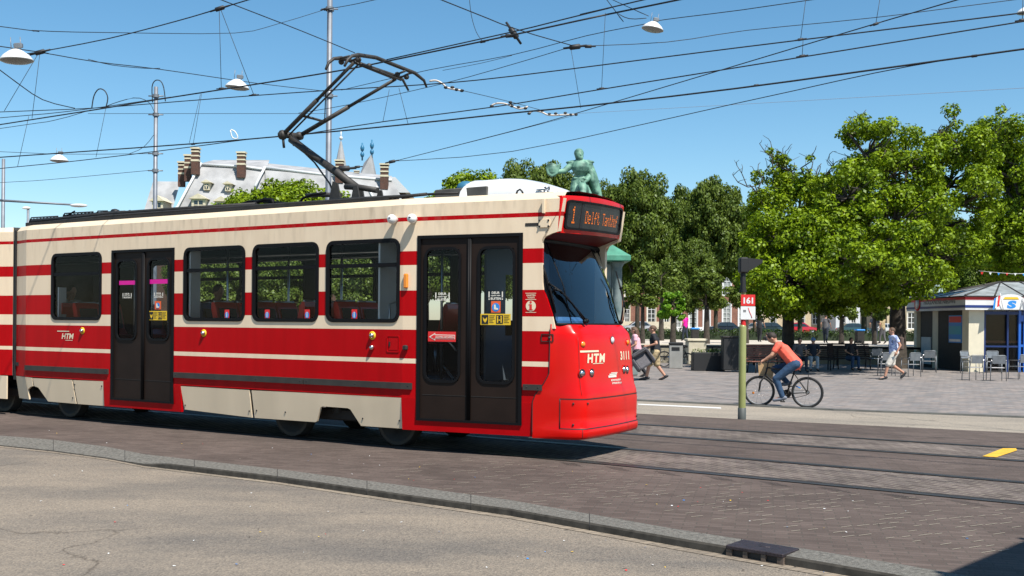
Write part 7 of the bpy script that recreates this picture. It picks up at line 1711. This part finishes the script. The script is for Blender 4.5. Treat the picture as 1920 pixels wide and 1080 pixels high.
# ================================================================== STREET FURNITURE
def chair(px, py, rz, lab, dx=0):
    c = place(px, py); t = thing('cafe_chair', lab, 'chair', c, rz, 'aluminium cafe chairs on the square')
    for sx_ in (-.24, .24):
        for sy_, zt_ in ((-.22, .66), (.20, .84)):
            mb = MB(); mb.tube([(sx_ * 1.05, sy_ * 1.1, 0), (sx_, sy_, zt_ if sy_ < 0 else .66)], .013, 6); mb.build('leg', M_STEEL, t)
        mb = MB(); mb.tube([(sx_, -.24, .66), (sx_, .2, .67), (sx_ * .95, .26, .70)], .016, 6); mb.build('armrest', M_ALU, t)
    mb = MB(); mb.bbox((-.23, -.22, .43), (.23, .20, .455), .01); mb.build('seat', M_ALU, t)
    mb = MB(); mb.tube([(-.22, .20, .45), (-.22, .27, .84), (-.18, .28, .86), (.18, .28, .86), (.22, .27, .84), (.22, .20, .45)], .012, 6); mb.prism([(-.2, .58), (.2, .58), (.2, .84), (-.2, .84)], lambda a, b, o: Vector((a, .24 + (b - .58) * .15 + o, b)), -.006, .006, 1); mb.build('backrest', [M_STEEL, M_STEEL], t)
for px, py, rz, lab in ((1824, 713, PI + .1, 'front left chair before the kiosk column'), (1868, 714, PI - .15, 'chair before the dark kiosk glass, seen from behind'), (1911, 711, PI + .3, 'chair at the right edge, beside the blue kiosk post'), (1708, 706, PI + .2, 'chair just right of the striding man'), (1662, 705, PI - .1, 'chair just left of the striding man'), (1742, 698, PI * .9, 'dark chair at the left corner of the kiosk'), (1818, 700, .4, 'rear chair behind the front left one at the kiosk column'), (1862, 699, -.3, 'rear chair facing out from the kiosk glass'), (1640, 692, PI, 'leftmost cafe chair, in the tree shade')): chair(px, py, rz, 'aluminium cafe chair, ' + lab)
def bench(px, py, rz, lab, M_WOOD=M_WOOD):
    t = thing('park_bench', lab, 'bench', place(px, py), rz, 'slatted benches under the trees')
    mb = MB()
    for k in range(5): mb.bbox((-.9, -.22 + k * .10, .42), (.9, -.14 + k * .10, .455), .01)
    mb.build('seat', M_WOOD, t); mb = MB()
    for k in range(7): z = .50 + k * .085; mb.bbox((-.9, .27 + k * .022, z), (.9, .30 + k * .022, z + .065), .008)
    mb.build('backrest', M_WOOD, t)
    for x in (-.7, .7): mb = MB(); mb.tube([(x, -.2, 0), (x, -.18, .40), (x, .25, .42), (x, .44, 1.08)], .025, 6); mb.tube([(x, .3, 0), (x, .22, .42)], .025, 6); mb.build('leg', M_BLACK, t)
bench(1438, 699, .45, 'slatted red brown bench, right of the signal post'); bench(1522, 694, -.1, 'slatted bench hidden behind the cyclist, tree shade painted into its wood', M_WOOD_SHADE); bench(1598, 692, 0.1, 'slatted bench between the two maples, its wood coloured as if shaded', M_WOOD_SHADE)
def sitter(px, py, rz, lab, cl, hair='short', dz=0):
    c = place(px, py); return person(lab, (c[0], c[1], c[2] + dz), rz, sitJ(), cl, vox=.02, hair=hair, group=None)
M_TD = pbr('cloth_navy', (.02, .03, .05), .85); M_TG = pbr('cloth_grey', (.10, .10, .11), .85); M_CAPB = pbr('cap_blue', (.02, .25, .6), .7)
sitter(1524, 695, R(-100), 'seated man in a blue cap, dark shirt and pale trousers behind the cyclist', dict(shirt=M_TD, legs=pbr('trousers_pale', (.4, .45, .5), .8), hair=M_CAPB), hair='cap')
sitter(1594, 694, R(-80), 'person in dark clothes sitting on the shaded bench right of the cyclist', dict(shirt=M_TBLACK, legs=M_JEANS))
sitter(1498, 697, R(-85), 'person in grey sitting on the bench directly behind the cyclist back', dict(shirt=M_TG, legs=M_TD))
sitter(1438, 660, R(90), 'person in dark clothes sitting on the retaining wall right of the signal post', dict(shirt=M_TBLACK, legs=M_TD), dz=0.0)
def farperson(px, Y, zb, lab, cl, rz=0, hair='short'):
    b = P(px, 600, Y); return person(lab, (b.x, Y, zb), rz, walkJ(.02, .12), cl, vox=.03, hair=hair)
farperson(1285, 66, ZTER, 'far person in a magenta top on the pale path', dict(shirt=M_DECP, legs=M_TD), 2); farperson(1548, 62, ZTER, 'far person in dark clothes standing left of the blue bin', dict(shirt=M_TG, legs=M_TD), 1)
farperson(1640, 60, ZTER, 'far person in dark clothes on the path left of the kiosk', dict(shirt=M_TD, legs=M_TD), 1); farperson(1655, 61, ZTER, 'far person in a beige top beside the dark clothed one', dict(shirt=M_KHAKI, legs=M_TG), 2)
farperson(1424, 64, ZTER, 'far person in black on the path behind the wooden bench', dict(shirt=M_TBLACK, legs=M_TBLACK), 1)
# litter bin
def bin_(px, py, w_, h_, Y, zb, lab, mat, top, hgt):
    b = P(px, 600, Y); t = thing('litter_bin', lab, 'bin', (b.x, Y, zb), R(-12))
    mb = MB(); mb.bbox((-w_, -w_, 0), (w_, w_, hgt - .12), .02); mb.build('body', mat, t); mb = MB(); mb.bbox((-w_ - .02, -w_ - .02, hgt - .12), (w_ + .02, w_ + .02, hgt), .03); mb.build('lid', top, t)
    mb = MB(); mb.box((-w_ * .6, -w_ - .012, hgt - .34), (w_ * .6, -w_ - .003, hgt - .2)); mb.build('slot', M_BLACK, t)
    mb = MB(); mb.box((-w_ - .012, -w_ * .9, .05), (-w_ - .002, w_ * .9, hgt - .15)); mb.build('side_panel', M_DK, t)
bin_(1268, 690, .27, 1, 42, ZP, 'square grey litter bin with a black lid right of the walking couple', pbr('bin_grey', (.33, .33, .31), .6, var=.15), M_BLACK, 1.08)
b = P(1305, 600, 46.5); t = thing('stone_block', 'square sandstone pillar block on the low wall right of the litter bin', 'stone block', (b.x, 46.5, ZP), 0); mb = MB(); mb.bbox((-.42, -.4, 0), (.42, .4, 1.05), .04); mb.build('shaft', M_STONE, t); mb = MB(); mb.bbox((-.46, -.44, 1.05), (.46, .44, 1.18), .03); mb.build('capstone', M_STONE, t)
b = P(1370, 600, 39); t = thing('switch_cabinet', 'tall black switch cabinet left of the signal post', 'cabinet', (b.x, 39, ZP), 0); mb = MB(); mb.bbox((-.32, -.25, .08), (.32, .25, 1.32), .02); mb.build('body', M_BLACK, t); mb = MB(); mb.bbox((-.35, -.28, 1.32), (.35, .28, 1.38), .01); mb.build('lid', M_DK, t); mb = MB(); mb.box((-.005, -.262, .15), (.005, -.252, 1.28)); mb.bbox((.05, -.28, .7), (.08, -.25, .82), .005); mb.build('door_seam', M_DKB, t)
b = P(1328, 600, 40); t = thing('planter', 'long low black planter box between the litter bin and the cabinet', 'planter', (b.x, 40, ZP), 0); mb = MB(); mb.bbox((-.62, -.3, 0), (.62, .3, .72), .02); mb.build('box', M_BLACK, t)
leaves('foliage', M_LEAFB, [(x, 0, .76) for x in np.arange(-.5, .55, .14)], [.14] * 8, [30] * 8, .06, t, seed=77)
for Yb, px, lab, m_ in ((60, 1612, 'blue lidded wheeled bin on the pale path', M_DECB), (63, 1303, 'small blue lidded bin on the path above the stone block', M_DECB)):
    b = P(px, 600, Yb); t = thing('wheeled_bin', lab, 'bin', (b.x, Yb, ZTER), 0); t.scale = (.75, .75, .8); mb = MB(); mb.bbox((-.3, -.3, .05), (.3, .3, .95), .04); mb.build('body', M_DK, t); mb = MB(); mb.bbox((-.34, -.34, .95), (.34, .34, 1.08), .04); mb.build('lid', m_, t); 
    for s_ in (-1, 1): mb = MB(); mb.lathe([(.1, -.03), (.1, .03), (0, .03)], (s_ * .3, .25, .1), 'x', 12); mb.build('wheel', M_BLACK, t)
# railing in front of the wall
rl = thing('railing', 'black tubular railing along the foot of the retaining wall', 'railing', (0, 46.2, ZP), 0)
x0, x1 = P(1180, 600, 46.2).x, P(1742, 600, 46.2).x
mb = MB(); mb.tube([(x0, 0, .82), (x1, 0, .82)], .05, 8); mb.tube([(x0, 0, .35), (x1, 0, .35)], .035, 8); mb.build('rail', M_BLACK, rl)
k = 0; x = x0
while x < x1: mb = MB(); mb.tube([(x, 0, 0), (x, 0, .85)], .045, 6); mb.build('post', M_BLACK, rl); x += 1.9
for px, py, lab in ((1292, 697, 'parked bicycle leaning behind the litter bin'),):
    src = bike; c = place(px, py); o = copy_tree(bike); o['label'] = lab; o.location = (c[0] - .3, 43.5, ZP); o.rotation_euler = (0, R(4), .1)
# ================================================================== CARS
def car(px, Y, lab, col, rz=0, L_=4.2):
    m = pbr('car_paint', col, .25, coat=.8); b = P(px, 600, Y); t = thing('parked_car', lab, 'car', (b.x, Y, ZTER), rz, 'cars parked before the houses')
    prof = [(-2.05, .32), (-2.08, .62), (-1.95, .88), (-1.55, .98), (-1.05, 1.40), (-.6, 1.47), (.35, 1.45), (.95, 1.02), (1.75, .88), (2.05, .68), (2.08, .35)]
    arch = []
    for cx in (1.3, -1.25): arch += [(cx + .36 * math.cos(a), .30 + .36 * math.sin(a)) for a in np.linspace(0, PI, 7)]
    fn = lambda a, b_, o: Vector((a, o * (1 - max(0, b_ - .9) * .28), b_))
    mb = MB(); mb.prism(prof + arch, fn, -.84, .84); mb.build('body', m, t)
    for s_ in (-1, 1):
        mb = MB(); w1 = [(-1.42, 1.0), (-1.02, 1.34), (-.35, 1.38), (-.35, .98)]; w2 = [(-.28, .98), (-.28, 1.38), (.3, 1.36), (.82, 1.0)]
        f2 = lambda a, b_, o: Vector((a, s_ * (.845 * (1 - max(0, b_ - .9) * .28) + o), b_)); mb.prism(w1, f2, -.01, .008); mb.prism(w2, f2, -.01, .008); mb.build('side_window', M_GLB, t)
    for x, ww in ((-1.3, 0), (.65, 1)):
        mb = MB(); 
        if ww: mb.add([(.98, -.7, 1.03), (.98, .7, 1.03), (.40, .62, 1.44), (.40, -.62, 1.44)], [(0, 1, 2, 3)])
        else: mb.add([(-1.58, -.7, 1.0), (-1.58, .7, 1.0), (-1.09, .62, 1.40), (-1.09, -.62, 1.40)], [(0, 1, 2, 3)])
        mb.build('windscreen' if ww else 'rear_window', M_GLB, t)
    for cx in (1.3, -1.25):
        for s_ in (-1, 1): mb = MB(); mb.lathe([(0, -.1), (.2, -.1), (.31, -.09), (.32, 0), (.31, .09), (.2, .1), (0, .1)], (cx, s_ * .76, .31), 'y', 16); mb.lathe([(0, s_ * .105), (.18, s_ * .105), (.2, s_ * .09)], (cx, s_ * .76, .31), 'y', 12, 1); mb.build('wheel', [M_TYRE, M_ALU], t)
    for s_ in (-1, 1): mb = MB(); mb.ell((2.03, s_ * .6, .68), (.06, .16, .08), 8); mb.build('headlight', M_LENS, t); mb = MB(); mb.ell((-2.02, s_ * .62, .75), (.05, .14, .08), 8); mb.build('tail_light', M_DECR, t)
for px, Y, lab, col, rz in ((1356, 124, 'long dark car parked before the brick house left of the signal post', (.015, .02, .03), PI), (1438, 122, 'dark green car parked right behind the signal post', (.02, .035, .035), PI), (1500, 122, 'red car parked before the cream mansion above the cyclist', (.5, .01, .03), 0), (1602, 124, 'dark teal car parked before the white house', (.015, .05, .06), 0), (1420, 136, 'grey car behind the dark green one', (.2, .2, .21), 0), (1195, 124, 'silver car glimpsed beside the tram nose', (.4, .4, .42), PI), (1665, 126, 'white car parked left of the kiosk', (.6, .6, .6), 0)): car(px, Y, lab, col, rz)
# passengers in the tram
def seated(px, c, lab, cl, face=1, hair='short'):
    q = lp(px, 560, c); w_ = to_world(Vector((q.x, c, .92))); return person(lab, w_, -TH if face > 0 else PI - TH, sitJ(), cl, vox=.02, hair=hair)
seated(404, .1, 'dark haired passenger seated behind the window next to the rear door', dict(shirt=M_TBLACK, legs=M_TD)); seated(452, .55, 'second passenger behind the same window, farther inside the tram', dict(shirt=M_TG, legs=M_TD), 1, 'long')
J = sitJ(); q_ = lp(124, 580, -.75); w_ = to_world(Vector((q_.x, -.70, .92))); J.update(elr=(.28, -.24, .82), wrr=(.22, -.14, 1.08)); person('passenger leaning their head on one hand in the rearmost window', w_, -TH, J, dict(shirt=pbr('top_white', (.5, .5, .5), .8), legs=M_TD), vox=.02)
